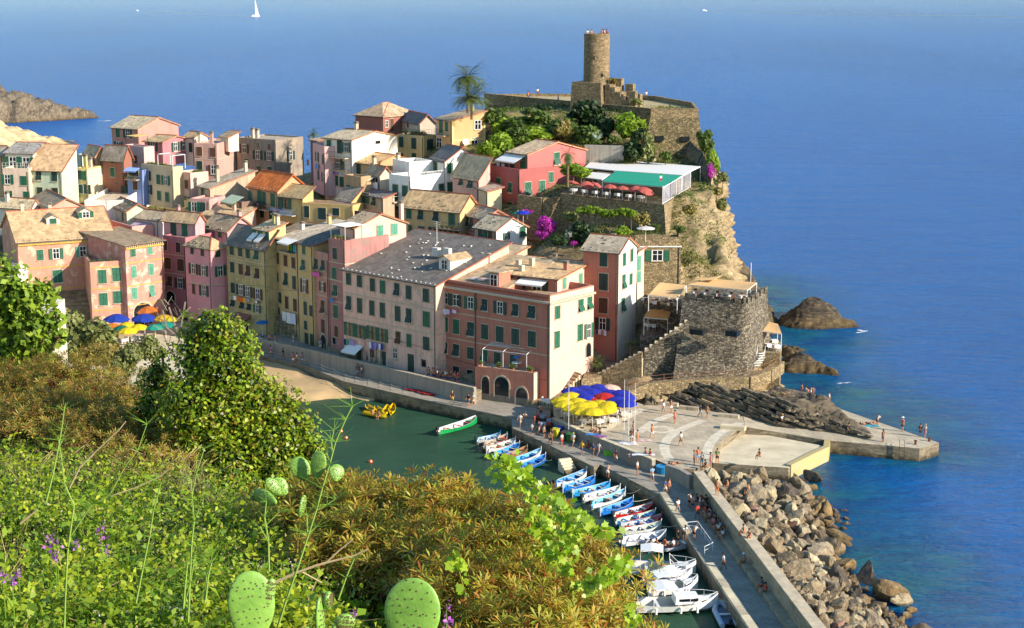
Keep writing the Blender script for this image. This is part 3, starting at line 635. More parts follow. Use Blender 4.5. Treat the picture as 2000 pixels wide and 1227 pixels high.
for px,py,r,k,lab in((1460,897,1.9,'dark','big rounded dark boulder topmost of the pile beside the platform'),(1588,925,1.6,'dark','dark boulder standing in the water right of the pile top'),(1603,985,2.2,'ochre','pointed ochre boulder reaching furthest right into the sea'),
                       (1735,1150,2.3,'ochre','large smooth ochre boulder near the outermost tip of the pile'),(1760,1165,1.4,'pale','pale egg shaped boulder standing at the outer tip'),(1778,1185,.7,'ochre','small ochre boulder alone in the water at the outer tip')):
    c=at(px,py,.9);tag(link('boulder',bms[k][2],None,(c.x,c.y,.55),(ra.uniform(0,6),0,ra.uniform(0,6)),(r,r*.8,r*.75)),lab,'boulder')
mb=MB();src=[[(v.co[:])for v in me.vertices]for me in(bouldermesh(201),bouldermesh(202))]
bm=bmesh.new();bmesh.ops.create_icosphere(bm,subdivisions=1,radius=1);iv=[v.co.copy()for v in bm.verts];fc_=[[v.index for v in f.verts]for f in bm.faces];bm.free()
for i in range(900):
    s=ra.uniform(-4,66);W_=bwid(s);t=ra.uniform(.4,W_);f=t/W_;p=wl0+wd*s+wn*(1.1+t);z=2.3*(1-f**1.6)-.1;r=ra.uniform(.25,.6);M=Matrix.Translation((p.x,p.y,z))@Matrix.Rotation(ra.uniform(0,6),4,'X')@Matrix.Rotation(ra.uniform(0,6),4,'Z')
    mb.add([M@Vector((v.x*r*ra.uniform(.8,1.3),v.y*r*ra.uniform(.7,1.1),v.z*r*.8))for v in iv],fc_)
tag(mb.build('broken_rock',[BM['brown']]),kind='stuff')
def rub(X,Y):
    s=(X-wl0.x)*wd.x+(Y-wl0.y)*wd.y;t=(X-wl0.x)*wn.x+(Y-wl0.y)*wn.y-1.0
    W_=np.interp(s,[a for a,_ in BW],[b_ for _,b_ in BW]);f=t/W_
    z=1.5*(1-np.clip(f,0,2)**1.3)+.5*fbm(X/1.2,Y/1.2)
    z=np.where(t<-.3,-2.4,z);z=np.where(s<-2.5,-2.4,z);return np.maximum(z-np.where(f>.9,(f-.9)*6,0),-2.5)
grid_obj('rubble_bed',np.arange(6,60,.5),np.arange(95,202,.5),rub,BM['dark'])
# ================================================================ HOUSE BUILDER
REG={'a':(0,150,4.09),'b':(0,360,4.09),'c':(350,200,4.09),'d':(350,420,4.09),'e':(660,180,4.09),'f':(660,420,4.09),'g':(840,430,3.0675),'h':(1140,430,3.505),'i':(1040,220,4.09),'k':(860,30,3.333),'p':(0,0,1.0)}
def Z(r,x,y):a,b_,s=REG[r];return(a+x/s,b_+y/s)
def _wm_frame():
    mb=MB()
    for c,s in(((-.54,-.03,0),(.06,.07,1.08)),((.54,-.03,0),(.06,.07,1.08)),((0,-.03,.525),(1.02,.07,.05))):mb.box(c,s)
    mb.box((0,-.07,-.53),(1.2,.18,.05));return mb.mesh('window',TRIM)
def _wm_pane():
    mb=MB();mb.box((0,-.015,0),(1,.03,1),0,0)
    for x in(-.47,0,.47):mb.box((x,-.045,0),(.07,.03,1),0,1)
    for z in(-.48,.1,.48):mb.box((0,-.04,z),(1,.02,.04),0,1)
    return mb.mesh('pane',[PANE,WHITE])
def _wm_curt():
    mb=MB();mb.box((0,-.015,0),(1,.03,1),0,0)
    for x in(-.42,-.25,.25,.42):mb.box((x,-.05,0),(.13,.04,.98),0,1)
    return mb.mesh('pane',[PANE,CURT])
def _wm_dark():
    return MB().box((0,-.012,0),(1,.024,1)).mesh('pane',PANE)
def _wm_leaf(mat):
    mb=MB();mb.box((-.44,0,0),(.12,.05,1));mb.box((.44,0,0),(.12,.05,1))
    for z in(-.47,.0,.47):mb.box((0,0,z),(.8,.05,.07))
    for i in range(12):
        z=-.42+.078*i;mb.add([(-.4,-.02,z-.03),(.4,-.02,z-.03),(.4,.02,z+.035),(-.4,.02,z+.035)],[(0,1,2,3)])
    mb.box((0,.012,0),(.8,.01,.95))
    return mb.mesh('shutter',mat)
WF=_wm_frame();WP=_wm_pane();WC=_wm_curt();WD=_wm_dark()
LEAF={k:_wm_leaf(m)for k,m in(('g',GREEN),('d',GREEND),('b',BROWNW),('l',GREENL))}
def _door():
    mb=MB();mb.box((0,-.02,0),(1,.04,1),0,0)
    for x in(-.25,.25):
        for z in(-.28,.22):mb.box((x,-.05,z),(.36,.03,.38),0,0)
    return mb.mesh('door',[BROWNW])
WDOOR=_door();WDOORG=WDOOR.copy();WDOORG.materials[0]=GREEND
def _arch(n=10):
    mb=MB();pts=[(-.5,-.5),(.5,-.5)]+[(.5*math.cos(math.pi*i/n),.1+.4*math.sin(math.pi*i/n))for i in range(n+1)]
    k=[(x,-.03,z)for x,z in pts];mb.add(k,[tuple(range(len(k)))],0)
    for i in range(1,len(pts)-1):
        a,b_=Vector((pts[i][0],0,pts[i][1])),Vector((pts[i+1][0],0,pts[i+1][1]));mb.bar(a+Vector((0,-.05,0)),b_+Vector((0,-.05,0)),.06,1)
    mb.bar((-.5,-.05,-.5),(-.5,-.05,.1),.06,1)
    return mb.mesh('arched_opening',[PANE,TRIM])
WARCH=_arch()
SIZE={'c':(1.0,1.65),'o':(1.0,1.65),'h':(1.0,1.65),'p':(.75,.95),'q':(1.1,1.3),'d':(1.1,2.2),'D':(1.1,2.2),'a':(2.0,2.6),'s':(.75,1.05),'k':(1.1,1.6),'t':(1.15,2.2),'w':(1.2,1.6)}
def window(root,P,n,kind,hue='g',sz=None):
    """one window with its shutters; P world centre on the wall, n outward normal"""
    w_,h_=sz or SIZE[kind];th=math.atan2(n.x,-n.y);loc=P-root.location+n*.004;rt=(0,0,th)
    if kind=='c' and rng.random()<.10:kind='h'
    if kind=='c' and sz is None and rng.random()<.05:kind='o'
    if hue=='d' and rng.random()<.25:hue='g'
    if kind in 'dD':return link('door',WDOOR if kind=='d' else WDOORG,root,loc,rt,(w_,1,h_))
    if kind=='a':return link('arched_opening',WARCH,root,loc,rt,(w_,1,h_))
    fr=link('window',WF,root,loc,rt,(w_,1,h_))
    if kind in 'pqwohkt' and not(kind=='t'):link('pane',{'k':WC,'o':WP,'w':WP}.get(kind,WD if kind=='p' else WP),fr)
    L=LEAF[hue]
    if kind in 'cst':
        for s in(-1,1):link('shutter',L,fr,(s*.253,-.075,0),(0,0,0),(.49,1,.99))
    elif kind in 'ok':
        for s in(-1,1):link('shutter',L,fr,(s*.84,-.10,0),(0,0,0),(.5,1,1.0))
    elif kind=='h':
        for s in(-1,1):
            link('shutter',L,fr,(s*.253,-.075,.27),(0,0,0),(.49,1,.46))
            link('shutter',L,fr,(s*.253,-.27,-.2),(R(-38)*1,0,0),(.49,.6,.5))
    return fr
STONEW=None
def house(name,label,B,A,Y=None,z=None,Cx=None,Dx=None,depth=None,base=None,zb=None,roof='gable',r=1.5,wall='c98a72',worn=.3,patch=None,rc='a08c70',
          fw=(),sw=(),lw=(),hue='g',bands=(),over=.35,side=None,wallmat=None,chim=(),stones=0,pipe=True,cat='house',group=None,parapet=.9,trim=None,ang=None):
    if Y is not None:Bw=atY(*B,Y);z=Bw.z
    else:Bw=at(*B,z)
    if len(A)>1 and A[1]is not None:Aw=at(A[0],A[1],z)
    else:
        u=Vector((.77,-.64,0));k=(A[0]-CXP)/F;cp,sp=math.cos(PITCH),math.sin(PITCH)
        s=(k*(Bw.y*cp+(H-z)*sp)-Bw.x)/(-(u.x)+k*u.y*cp);Aw=Bw-u*s
    u=(Bw-Aw).normalized();v=Vector((-u.y,u.x,0))
    if v.y<0:v=-v
    cp,sp=math.cos(PITCH),math.sin(PITCH)
    if Cx is not None or Dx is not None:
        px,O=(Cx,Bw)if Cx is not None else(Dx,Aw);k=(px-CXP)/F
        dd=(k*(O.y*cp+(H-z)*sp)-O.x)/(v.x-k*v.y*cp)
    else:dd=depth or 8
    dd=min(max(dd,2.2),24)
    C=Bw+v*dd;D=Aw+v*dd;cn=[Aw,Bw,C,D]
    if zb is None:zb=atY(B[0],base,Bw.y).z-1.2 if base else z-8
    root=empty(name,(Aw.x,Aw.y,zb),label,cat,group)
    wm_=wallmat or wallm(wall,worn,patch)
    if isinstance(r,tuple):
        yy={'shed':C,'gable':(Bw+C)/2,'hip':(Bw+C)/2}.get(roof,(Bw+C)/2);r=max(.3,atY(B[0],r[1],yy.y).z-z)
    mb=MB();E=lambda p,dz:Vector((p.x,p.y,z+dz))
    def wallq(p,q,dp=0,dq=0,mid=None):
        vs=[Vector((p.x,p.y,zb)),Vector((q.x,q.y,zb)),E(q,dq)]+([mid]if mid else[])+[E(p,dp)];mb.add(vs,[tuple(range(len(vs)))])
    m1=E((Bw+C)/2,r);m2=E((Aw+D)/2,r);t=.16;o=over
    rf=[]
    if roof=='gable':
        wallq(Aw,Bw);wallq(Bw,C,0,0,m1);wallq(C,D);wallq(D,Aw,0,0,m2)
        k=r/(dd/2)*o;a,b_,c,d=[E(p,.03-k)for p in(Aw-u*o-v*o,Bw+u*o-v*o,C+u*o+v*o,D-u*o+v*o)];m1o,m2o=m1+u*o+Vector((0,0,.03)),m2-u*o+Vector((0,0,.03))
        rf=[[a,b_,m1o,m2o],[m2o,m1o,c,d]]
    elif roof=='gablex':
        n1=E((Aw+Bw)/2,r);n2=E((C+D)/2,r);wallq(Aw,Bw,0,0,n1);wallq(Bw,C);wallq(C,D,0,0,n2);wallq(D,Aw)
        L=(Bw-Aw).length/2;k=r/L*o;a,b_,c,d=[E(p,.03-k)for p in(Aw-u*o-v*o,Bw+u*o-v*o,C+u*o+v*o,D-u*o+v*o)];n1o,n2o=n1-v*o+Vector((0,0,.03)),n2+v*o+Vector((0,0,.03))
        rf=[[a,n1o,n2o,d],[n1o,b_,c,n2o]]
    elif roof=='shed':
        wallq(Aw,Bw);wallq(Bw,C,0,r);wallq(C,D,r,r);wallq(D,Aw,r,0);k=r/dd*o
        rf=[[E(Aw-u*o-v*o,.03-k),E(Bw+u*o-v*o,.03-k),E(C+u*o+v*o,r+.03+k),E(D-u*o+v*o,r+.03+k)]]
    elif roof=='shedl':
        wallq(Aw,Bw,r,0);wallq(Bw,C,0,0);wallq(C,D,0,r);wallq(D,Aw,r,r);k=r/(Bw-Aw).length*o
        rf=[[E(Aw-u*o-v*o,r+.03+k),E(Bw+u*o-v*o,.03-k),E(C+u*o+v*o,.03-k),E(D-u*o+v*o,r+.03+k)]]
    elif roof=='hip':
        wallq(Aw,Bw);wallq(Bw,C);wallq(C,D);wallq(D,Aw);L=(Bw-Aw).length;ins=min(L,dd)/2
        if L>=dd:p1,p2=E((Bw+C)/2-u*ins,r),E((Aw+D)/2+u*ins,r)
        else:p1,p2=E((C+D)/2-v*ins,r),E((Aw+Bw)/2+v*ins,r)
        a,b_,c,d=[E(p,0)for p in(Aw-u*o-v*o,Bw+u*o-v*o,C+u*o+v*o,D-u*o+v*o)]
        if L>=dd:rf=[[a,b_,p1,p2],[b_,c,p1],[c,d,p2,p1],[d,a,p2]]
        else:rf=[[a,b_,p2],[b_,c,p1,p2],[c,d,p1],[d,a,p2,p1]]
    elif roof=='flat':
        ph=parapet;w4=.28
        for p,q,nn in((Aw,Bw,v),(Bw,C,-u),(C,D,-v),(D,Aw,u)):
            wallq(p,q,ph,ph);mb.add([E(p,ph),E(q,ph),E(q+nn*w4,ph),E(p+nn*w4,ph)],[(0,1,2,3)])
            mb.add([E(p+nn*w4,ph),E(q+nn*w4,ph),E(q+nn*w4,-.1),E(p+nn*w4,-.1)],[(0,1,2,3)])
        mb.build('wall',[wm_],root)
        MB().slab([E(p,.0)for p in(Aw+u*.05+v*.05,Bw-u*.05+v*.05,C-u*.05-v*.05,D+u*.05-v*.05)],.15).build('terrace_floor',[roofm(rc)],root)
    rm_=roofm(rc)
    if roof!='flat':
        mb.build('wall',[wm_],root)
        mr=MB()
        for q in rf:mr.slab(q,t)
        ro=mr.build('roof',[rm_],root)
        me_=MB()
        if roof=='gable':me_.bar(m1o+Vector((0,0,.05)),m2o+Vector((0,0,.05)),.10);me_.line([rf[0][1],m1o],.07);me_.line([m1o,rf[1][2]],.07)
        elif roof=='gablex':me_.bar(n1o+Vector((0,0,.05)),n2o+Vector((0,0,.05)),.10)
        elif roof=='shed':me_.line([rf[0][1],rf[0][2],rf[0][3]],.08)
        elif roof=='hip':me_.line([b_,p1],.08);me_.line([p1,p2],.09)
        if me_.v:me_.build('ridge_tiles',[RIDGEM],root)
        mk=MB()
        for q in rf[:2]:
            if len(q)<4:continue
            a,b_,c,d=[Vector(x)for x in q];W1=(b_-a).length;W2=(d-a).length
            for i in range(int(W1/.9)):
                f1=(i+.5)/max(1,int(W1/.9));p=a.lerp(b_,f1).lerp(d.lerp(c,f1),.35/max(W2,.5));mk.box(p+Vector((0,0,.06)),(rng.uniform(.14,.24),rng.uniform(.12,.2),.09),rng.uniform(0,3))
            for i in range(stones):
                p=a.lerp(b_,rng.uniform(.04,.96)).lerp(d.lerp(c,rng.uniform(.04,.96)),rng.uniform(.05,.95));mk.box(p+Vector((0,0,.08)),(rng.uniform(.16,.34),rng.uniform(.14,.28),.12),rng.uniform(0,3))
            break
        if mk.v:tag(mk.build('roof_stones',[PALEST if stones>30 else ROOFST],root),kind='stuff')
        if roof in('gable','shed','hip')and pipe:
            MB().bar(rf[0][0]-Vector((0,0,.12)),rf[0][1]-Vector((0,0,.12)),.06,0,5).build('gutter',[COPPER],root)
    if pipe:
        pb=Bw-u*.25-v*.07;MB().bar((pb.x,pb.y,zb),(pb.x,pb.y,z-.1),.055,0,5).build('downpipe',[COPPER],root)
    nf=-v;ns=u;nl=-u
    for lst,P0,nn in((fw,Bw,nf),(sw,Bw,ns),(lw,Aw,nl)):
        for wdef in lst:
            reg,x,y,kd=wdef[:4];hu=wdef[4]if len(wdef)>4 and wdef[4]else hue;sz=wdef[5]if len(wdef)>5 else None
            P=onplane(*Z(reg,x,y),P0,nn);window(root,P,nn,kd,hu,sz)
    for bz in bands:
        P=onplane(*Z(*bz),Bw,nf);mbb=MB()
        mbb.prism([(Aw-v*.05).xy[:],(Bw-v*.05+u*.05).xy[:],(C+u*.05).xy[:],C.xy[:],Bw.xy[:],Aw.xy[:]],P.z-.07,P.z+.07);mbb.build('string_course',[trim or TRIM],root)
    for ch in chim:
        s,tt,hh=ch[:3];p=Aw+u*((Bw-Aw).length*s)+v*(dd*tt)
        rz_=z+{'gable':r*(1-abs(2*tt-1)),'gablex':r*(1-abs(2*s-1)),'shed':r*tt,'shedl':r*(1-s),'hip':r*.6,'flat':0}[roof]
        th=math.atan2(u.y,u.x);ro2=MB();ro2.box((p.x,p.y,rz_+hh/2-.2),(.55,.5,hh+.4),th);c_=ro2.build('chimney',[wm_ if rng.random()<.6 else CHIMW],root)
        MB().box((p.x,p.y,rz_+hh+.06),(.75,.7,.10),th).box((p.x,p.y,rz_+hh+.32),(.65,.6,.08),th).box((p.x-.2,p.y,rz_+hh+.19),(.08,.4,.2),th).box((p.x+.2,p.y,rz_+hh+.19),(.08,.4,.2),th).build('chimney_cap',[CHIMC],root)
    return dict(root=root,A=Aw,B=Bw,C=C,D=D,u=u,v=v,z=z,zb=zb,r=r,dd=dd)
RIDGEM=plain('terracotta','a8583a',.85,.25,3);ROOFST=plain('roof_stone','8d8270',.9,.2,3);PALEST=plain('weight_stone','c8c0b2',.9,.2,3);COPPER=plain('old_gutter','4f4a40',.6,.25);CHIMW=plain('chimney_plaster','bfae94',.9,.15);CHIMC=plain('chimney_slab','7f7262',.9,.15)
FABW=plain('white_canvas','e9e4da',.9,.05);FABC=plain('cream_canvas','d9bb84',.9,.06)
def awning(P,u,n,w_,d,drop,mat,root=None,name='awning',label=None,frame=True):
    """sloping canvas fixed at P (world centre of its upper edge)"""
    a=P-u*w_/2;b_=P+u*w_/2;c=b_+n*d-Vector((0,0,drop));e=a+n*d-Vector((0,0,drop))
    mb=MB();mb.slab([a,b_,c,e],.03)
    k=max(3,int(w_/.35))
    for i in range(k):
        p=e.lerp(c,i/k);q=e.lerp(c,(i+1)/k);mb.add([p,q,q-Vector((0,0,.16)),(p+q)/2-Vector((0,0,.24)),p-Vector((0,0,.16))],[(0,1,2,3,4)])
    o=mb.build(name,[mat],root)
    if frame:
        f_=MB().bar(a-Vector((0,0,.6)),e,.025).bar(b_-Vector((0,0,.6)),c,.025).build('awning_arm',[IRON],root)
    return o
def awn(hd,reg,x,y,w_,d,drop,mat,face='f'):
    n=-hd['v']if face=='f' else hd['u'];t=hd['u']if face=='f' else hd['v'];P=onplane(*Z(reg,x,y),hd['B'],n)+n*.03
    return awning(P,t,n,w_,d,drop,mat,hd['root'])
def balcony(hd,reg,x,y,w_,d=1.0,face='f',plants=0,rail=IRON,solid=None):
    n=-hd['v']if face=='f' else hd['u'];t=hd['u']if face=='f' else hd['v'];P=onplane(*Z(reg,x,y),hd['B'],n)
    th=math.atan2(t.y,t.x);root=hd['root']
    bo=MB().box(P+n*d/2,(w_,d,.14),th).build('balcony',[TRIM],root)
    mb=MB();a=P-t*(w_/2-.03);c=P+t*(w_/2-.03);A1=a+n*(d-.05);C1=c+n*(d-.05)
    off=Vector(bo.parent.location)
    if solid:
        MB().line([a+Vector((0,0,.5)),A1+Vector((0,0,.5)),C1+Vector((0,0,.5)),c+Vector((0,0,.5))],.03)
        mb.box((A1+C1)/2+Vector((0,0,.5)),(w_,.1,1.0),th);mb.box((a+A1)/2+Vector((0,0,.5)),(.1,d,1.0),th);mb.box((c+C1)/2+Vector((0,0,.5)),(.1,d,1.0),th)
        mb.build('balcony_wall',[solid],root)
    else:
        for hh in(.12,1.0):mb.line([a+Vector((0,0,hh)),A1+Vector((0,0,hh)),C1+Vector((0,0,hh)),c+Vector((0,0,hh))],.025)
        k=int(w_/.16)
        for i in range(k+1):p=A1.lerp(C1,i/k);mb.bar(p+Vector((0,0,.1)),p+Vector((0,0,1)),.012,0,3)
        mb.build('railing',[rail],root)
    for i in range(plants):
        p=A1.lerp(C1,(i+.5)/plants)+Vector((0,0,1.0 if solid else .15));pot_plant(p,.28+.1*rng.random(),root)
def terrace_rail(pts,root,name='railing',m=IRON,h=1.0):
    mb=MB()
    for hh in(.5,h):mb.line([p+Vector((0,0,hh))for p in pts],.025)
    for a,c in zip(pts[:-1],pts[1:]):
        k=max(1,int((c-a).length/.6))
        for i in range(k+1):p=a.lerp(c,i/k);mb.bar(p,p+Vector((0,0,h)),.018,0,3)
    return mb.build(name,[m],root)
LPOT=leafm('potted_leaves',['2f4a1a','4d6b22','6f8a34','3c5a20'],.3)
POTM=plain('terracotta_pot','9c5636',.85,.2)
_ppm=None
def pot_plant(p,r,root=None,label=None):
    global _ppm
    if _ppm is None:
        q=npr.normal(size=(90,3));q/=np.linalg.norm(q,axis=1)[:,None];q*=npr.uniform(.3,1,(90,1));q[:,2]=q[:,2]*.9+1.1
        V,Fq=leaves(q,.5,.45);_ppm=(npmesh('potted_leaves',V,Fq,LPOT),MB().lathe([(.35,0),(.5,.7),(.56,.72),(.56,.8),(.45,.8)],(0,0,0),8).mesh('flower_pot',POTM))
    if root:loc=Vector(p)-root.location
    else:loc=Vector(p)
    if root is None:
        e_=empty('potted_plant',loc,label,'plant');link('foliage',_ppm[0],e_,(0,0,0),(0,0,rng.uniform(0,6)),(r,r,r));link('flower_pot',_ppm[1],e_,(0,0,0),(0,0,0),(r,r,r*.8));return e_
    f_=link('flower_pot',_ppm[1],root,loc,(0,0,0),(r,r,r*.8));link('foliage',_ppm[0],f_,(0,0,0),(0,0,rng.uniform(0,6)));return f_
def laundry(hd,reg,x0,y0,x1,y1,cols,label,face='f',ln=.7,off=.45):
    n=-hd['v']if face=='f' else hd['u'];P=onplane(*Z(reg,x0,y0),hd['B'],n)+n*off;Q=onplane(*Z(reg,x1,y1),hd['B'],n)+n*off
    root=empty('laundry',P,label,'laundry');MB().line([P,Q],.012,0,3).build('washing_line',[IRON],root)
    k=len(cols);t=(Q-P)
    for i,c in enumerate(cols):
        a=P+t*((i+.06)/k);b_=P+t*((i+.94)/k);L=ln*rng.uniform(.75,1.15);mb=MB();nn=5
        for j in range(nn):
            f0,f1=j/nn,(j+1)/nn;w0=n*.05*math.sin(f0*9+i);w1=n*.05*math.sin(f1*9+i)
            p,q=a.lerp(b_,f0),a.lerp(b_,f1);mb.slab([p+w0*.3+n*.01,q+w1*.3+n*.01,q+w1-Vector((0,0,L)),p+w0-Vector((0,0,L))],.01)
        mb.build('cloth',[plain('cloth_'+c,c,.9,.05)],root)
    return root
# ================================================================ THE VILLAGE (depths Y in metres from the viewpoint)
G={}
G['s3']=house('town_house','large worn salmon building with sand roof and green shutters behind the blue parasols',(222,460),(34,472),Y=258,depth=17,zb=2.4,roof='gable',r=3.6,wall='c47c58',worn=.3,patch='d9bc9c',rc='b39a78',stones=0,
    fw=[('b',320,565,'c'),('b',448,555,'o'),('b',662,537,'c','l'),('b',822,537,'h','l',(1.1,2.2)),('b',900,560,'t'),('b',460,738,'c',None,(1.5,2.1)),('b',518,915,'c')],bands=[('b',500,655),('b',520,830),('b',530,1000)],trim=plain('ochre_trim','c9a03c',.8,.2),chim=[(.15,.5,1.2),(.45,.55,1.0)],pipe=True)
OCH=plain('ochre_trim','c39a40',.8,.25)
G['s2']=house('town_house','projecting salmon wing with a roof terrace and four green shuttered windows',(244.5,515),(175.5,519),Y=250,Dx=142,zb=2.4,roof='flat',parapet=.5,wall='c47c58',patch='d9bc9c',rc='a08a6c',
    fw=[('b',817,738,'c',None,(1.25,2.1)),('b',930,720,'c',None,(1.25,2.1)),('b',826,918,'c',None,(1.25,1.9)),('b',937,902,'c',None,(1.25,1.9))],lw=[('b',660,738,'c','d'),('b',668,922,'c','d'),('b',660,1100,'a')],bands=[('b',800,665),('b',800,835),('b',800,1010)],trim=OCH)
G['s1']=house('town_house','salmon building block beside the arched passage behind the blue parasols',(318,469),(244,479),Y=254,depth=12,zb=2.4,roof='shed',r=.8,wall='c4745a',patch='d6b8a4',rc='8a7a64',
    fw=[('b',1060,540,'c',None,(.95,1.5)),('b',1195,522,'c','l',(.95,1.5)),('b',1068,700,'c','l',(.95,1.8)),('b',1205,680,'c','l',(.95,1.8)),('b',1073,872,'c','l',(.95,1.8)),('b',1213,852,'h','l',(.95,1.8)),('b',1140,1030,'a',None,(3.6,3.6))],bands=[('b',1100,622),('b',1100,805),('b',1100,965)],trim=OCH)
def dentils(hd,n,m):
    A_,B_=hd['A'],hd['B'];mb=MB();th=math.atan2(hd['u'].y,hd['u'].x)
    for i in range(n):p=A_.lerp(B_,(i+.5)/n)-hd['v']*.12;mb.box((p.x,p.y,hd['z']-.35),(.13,.2,.22),th)
    tag(mb.build('cornice_brackets',[m],hd['root']),kind='stuff')
    mb=MB();c=(A_+B_)/2-hd['v']*.12;mb.box((c.x,c.y,hd['z']-.62),((B_-A_).length,.24,.22),th);mb.build('cornice',[OCH],hd['root'])
dentils(G['s3'],60,TRIM);dentils(G['s1'],18,TRIM)
def dormer(hd,s,t,w_,L,hgt,label=None,m=None,win='w'):
    p=hd['A']+hd['u']*((hd['B']-hd['A']).length*s)+hd['v']*(hd['dd']*t);z0=hd['z']+hd['r']*(t if True else 0)*(2 if 'gable'==hd.get('kind')else 1)
    u,v=hd['u'],hd['v'];z0=hd.get('dz',z0);z1=z0+hgt;a=p-u*w_/2;b_=p+u*w_/2;q=v*L
    mb=MB();mid=p+Vector((0,0,0));e=lambda P,zz:Vector((P.x,P.y,zz))
    mb.add([e(a,z0-1),e(b_,z0-1),e(b_,z1),e(p,z1+w_*.25),e(a,z1)],[(0,1,2,3,4)]);mb.add([e(b_,z0-1),e(b_+q,z0-1),e(b_+q,z1),e(b_,z1)],[(0,1,2,3)]);mb.add([e(a,z0-1),e(a+q,z0-1),e(a+q,z1),e(a,z1)],[(0,1,2,3)])
    d_=mb.build('dormer',[m or wallm('d8cbb4')],hd['root'])
    MB().slab([e(a-u*.2-v*.25,z1-.08),e(p-v*.25,z1+w_*.25+.04),e(p+q,z1+w_*.25+.04),e(a-u*.2+q,z1-.08)],.09).slab([e(p-v*.25,z1+w_*.25+.04),e(b_+u*.2-v*.25,z1-.08),e(b_+u*.2+q,z1-.08),e(p+q,z1+w_*.25+.04)],.09).build('dormer_roof',[roofm('a08c70')],hd['root'])
    window(hd['root'],e(p,(z0+z1)/2+.05)-v*.01,-v,win,'g',(w_*.5,hgt*.75))
G['s3']['dz']=G['s3']['z']+1.7;dormer(G['s3'],.42,.24,2.0,3.2,1.1,win='c');G['s3']['dz']=G['s3']['z']+2.2;dormer(G['s3'],.78,.30,2.2,3.2,1.2,win='o')
t=G['s2'];terrace_rail([Vector((p.x,p.y,t['z']+.5))for p in(t['D']+t['u']*.1,t['A']+t['u']*.1+t['v']*.1,t['B']-t['u']*.1+t['v']*.1)],t['root'],h=.5)
for s in(.1,.35,.6):pot_plant(Vector((t['A']+(t['B']-t['A'])*s+t['v']*.5)[:2]+(t['z']+.05,)),.5,t['root'])
G['p1']=house('town_house','dark pink house with brown windows right of the salmon building',(362,468),(318,463),Y=256,depth=9,zb=3,roof='flat',parapet=.3,wall='b55a60',worn=.2,rc='a08a78',hue='d',
    fw=[('b',1320,490,'p',None,(1.0,1.5)),('b',1423,505,'p',None,(1,1.6)),('b',1343,632,'c','b',(1.3,1.8)),('b',1445,645,'c','b',(1.4,1.9)),('b',1360,775,'h','b'),('b',1440,790,'o','b'),('b',1365,900,'a',None,(2,2))],bands=[('b',1400,565),('b',1400,715)])
G['p1u']=house('town_house','pink penthouse storey with two tall green doors on a terrace',(381,433),(319,427),Y=258,Cx=394,zb=14,roof='gable',r=1.2,wall='c8888a',rc='b59c7c',fw=[('b',1388,362,'t','d',(1.2,2.4)),('b',1477,368,'t','d',(1.2,2.4))],chim=[(.3,.6,.9)])
G['p2']=house('town_house','pink gabled house with a sunlit lilac side wall and one green window',(444,451),(396,442),Y=259,Cx=497,zb=10,roof='gable',r=1.9,wall='c3888c',rc='a8957a',fw=[('d',232,128,'h'),('d',325,145,'s',None,(.9,1.4))],sw=[('d',485,138,'s',None,(1.1,1.2))],chim=[(.9,.55,1.0)],stones=8)
G['p3']=house('town_house','bright pink house with open dark shutters beside the leafy tree',(411,487),(361,479),Y=249,Cx=443,zb=3,roof='hip',r=1.5,wall='cf7f86',worn=.15,rc='a38f72',hue='d',
    fw=[('d',105,285,'s'),('d',187,300,'s','b'),('d',115,430,'o','b'),('d',195,445,'o'),('d',118,590,'s','b',(.7,1.6)),('d',200,605,'o')],sw=[('d',305,310,'s',None,(1,1)),('d',327,447,'o')],bands=[('d',150,545)],stones=10)
G['og']=house('town_house','tall olive yellow house with orange laundry at the head of the beach',(519,486),(442,473),Y=243.4,Cx=538,zb=2.5,roof='shed',r=2.2,wall='b09a4c',worn=.5,patch='8f8458',rc='6f6a64',hue='d',
    fw=[('d',422,275,'c'),('d',490,287,'c'),('d',550,303,'c'),('d',620,317,'h'),('d',427,417,'c'),('d',494,433,'c','b'),('d',553,448,'c','b'),('d',626,468,'c','b'),('d',432,582,'c'),('d',495,598,'o'),('d',550,612,'o'),('d',630,632,'o','b'),
        ('d',432,705,'h',None,(1,1)),('d',505,722,'h',None,(1,1)),('d',562,735,'h',None,(1,1)),('d',625,750,'o',None,(.8,1.2)),('d',520,880,'a',None,(2.4,2.6))],bands=[('d',560,372)],stones=6)
wp=wallm('b3b04e',.3)
G['ogp']=house('town_house','yellow green penthouse with two white awnings over a loggia',(526,451),(497,445),Y=244.5,Cx=558,zb=15,roof='shed',r=.9,wallmat=wp,rc='a8967a',hue='g',fw=[('c',600,1060,'t'),('c',650,1070,'t'),('c',705,1070,'c')],stones=10,chim=[(.5,.8,1.2),(.8,.7,1.3)])
awn(G['ogp'],'c',615,1040,1.5,1.3,1.0,FABW);awn(G['ogp'],'c',672,1050,1.5,1.3,1.0,FABW);balcony(G['ogp'],'c',635,1140,4.0,1.2)
awn(G['og'],'d',520,785,3.6,2.0,1.0,plain('faded_red_canvas','8a5a4c',.9))
G['y1']=house('town_house','yellow house with a covered roof loggia and white sheet hung out below',(582,475),(537,464),Y=240,depth=11,zb=2.5,roof='shed',r=1.8,wall='c6a04a',worn=.3,rc='b8ab98',hue='d',
    fw=[('d',780,210,'s'),('d',787,345,'c','b'),('d',852,365,'c','b'),('d',915,382,'c','b'),('d',788,495,'s',None,(.7,1.4)),('d',856,515,'h',None,(1,2)),('d',921,540,'c',None,(1,2)),('d',788,655,'o'),('d',862,700,'c','b',(1,1.9)),('d',928,720,'c','b',(1,1.9)),('d',797,765,'s'),('d',880,918,'D',None,(1.2,2.4)),('d',815,890,'a',None,(1.4,2.6))],chim=[(.2,.8,1.2)])
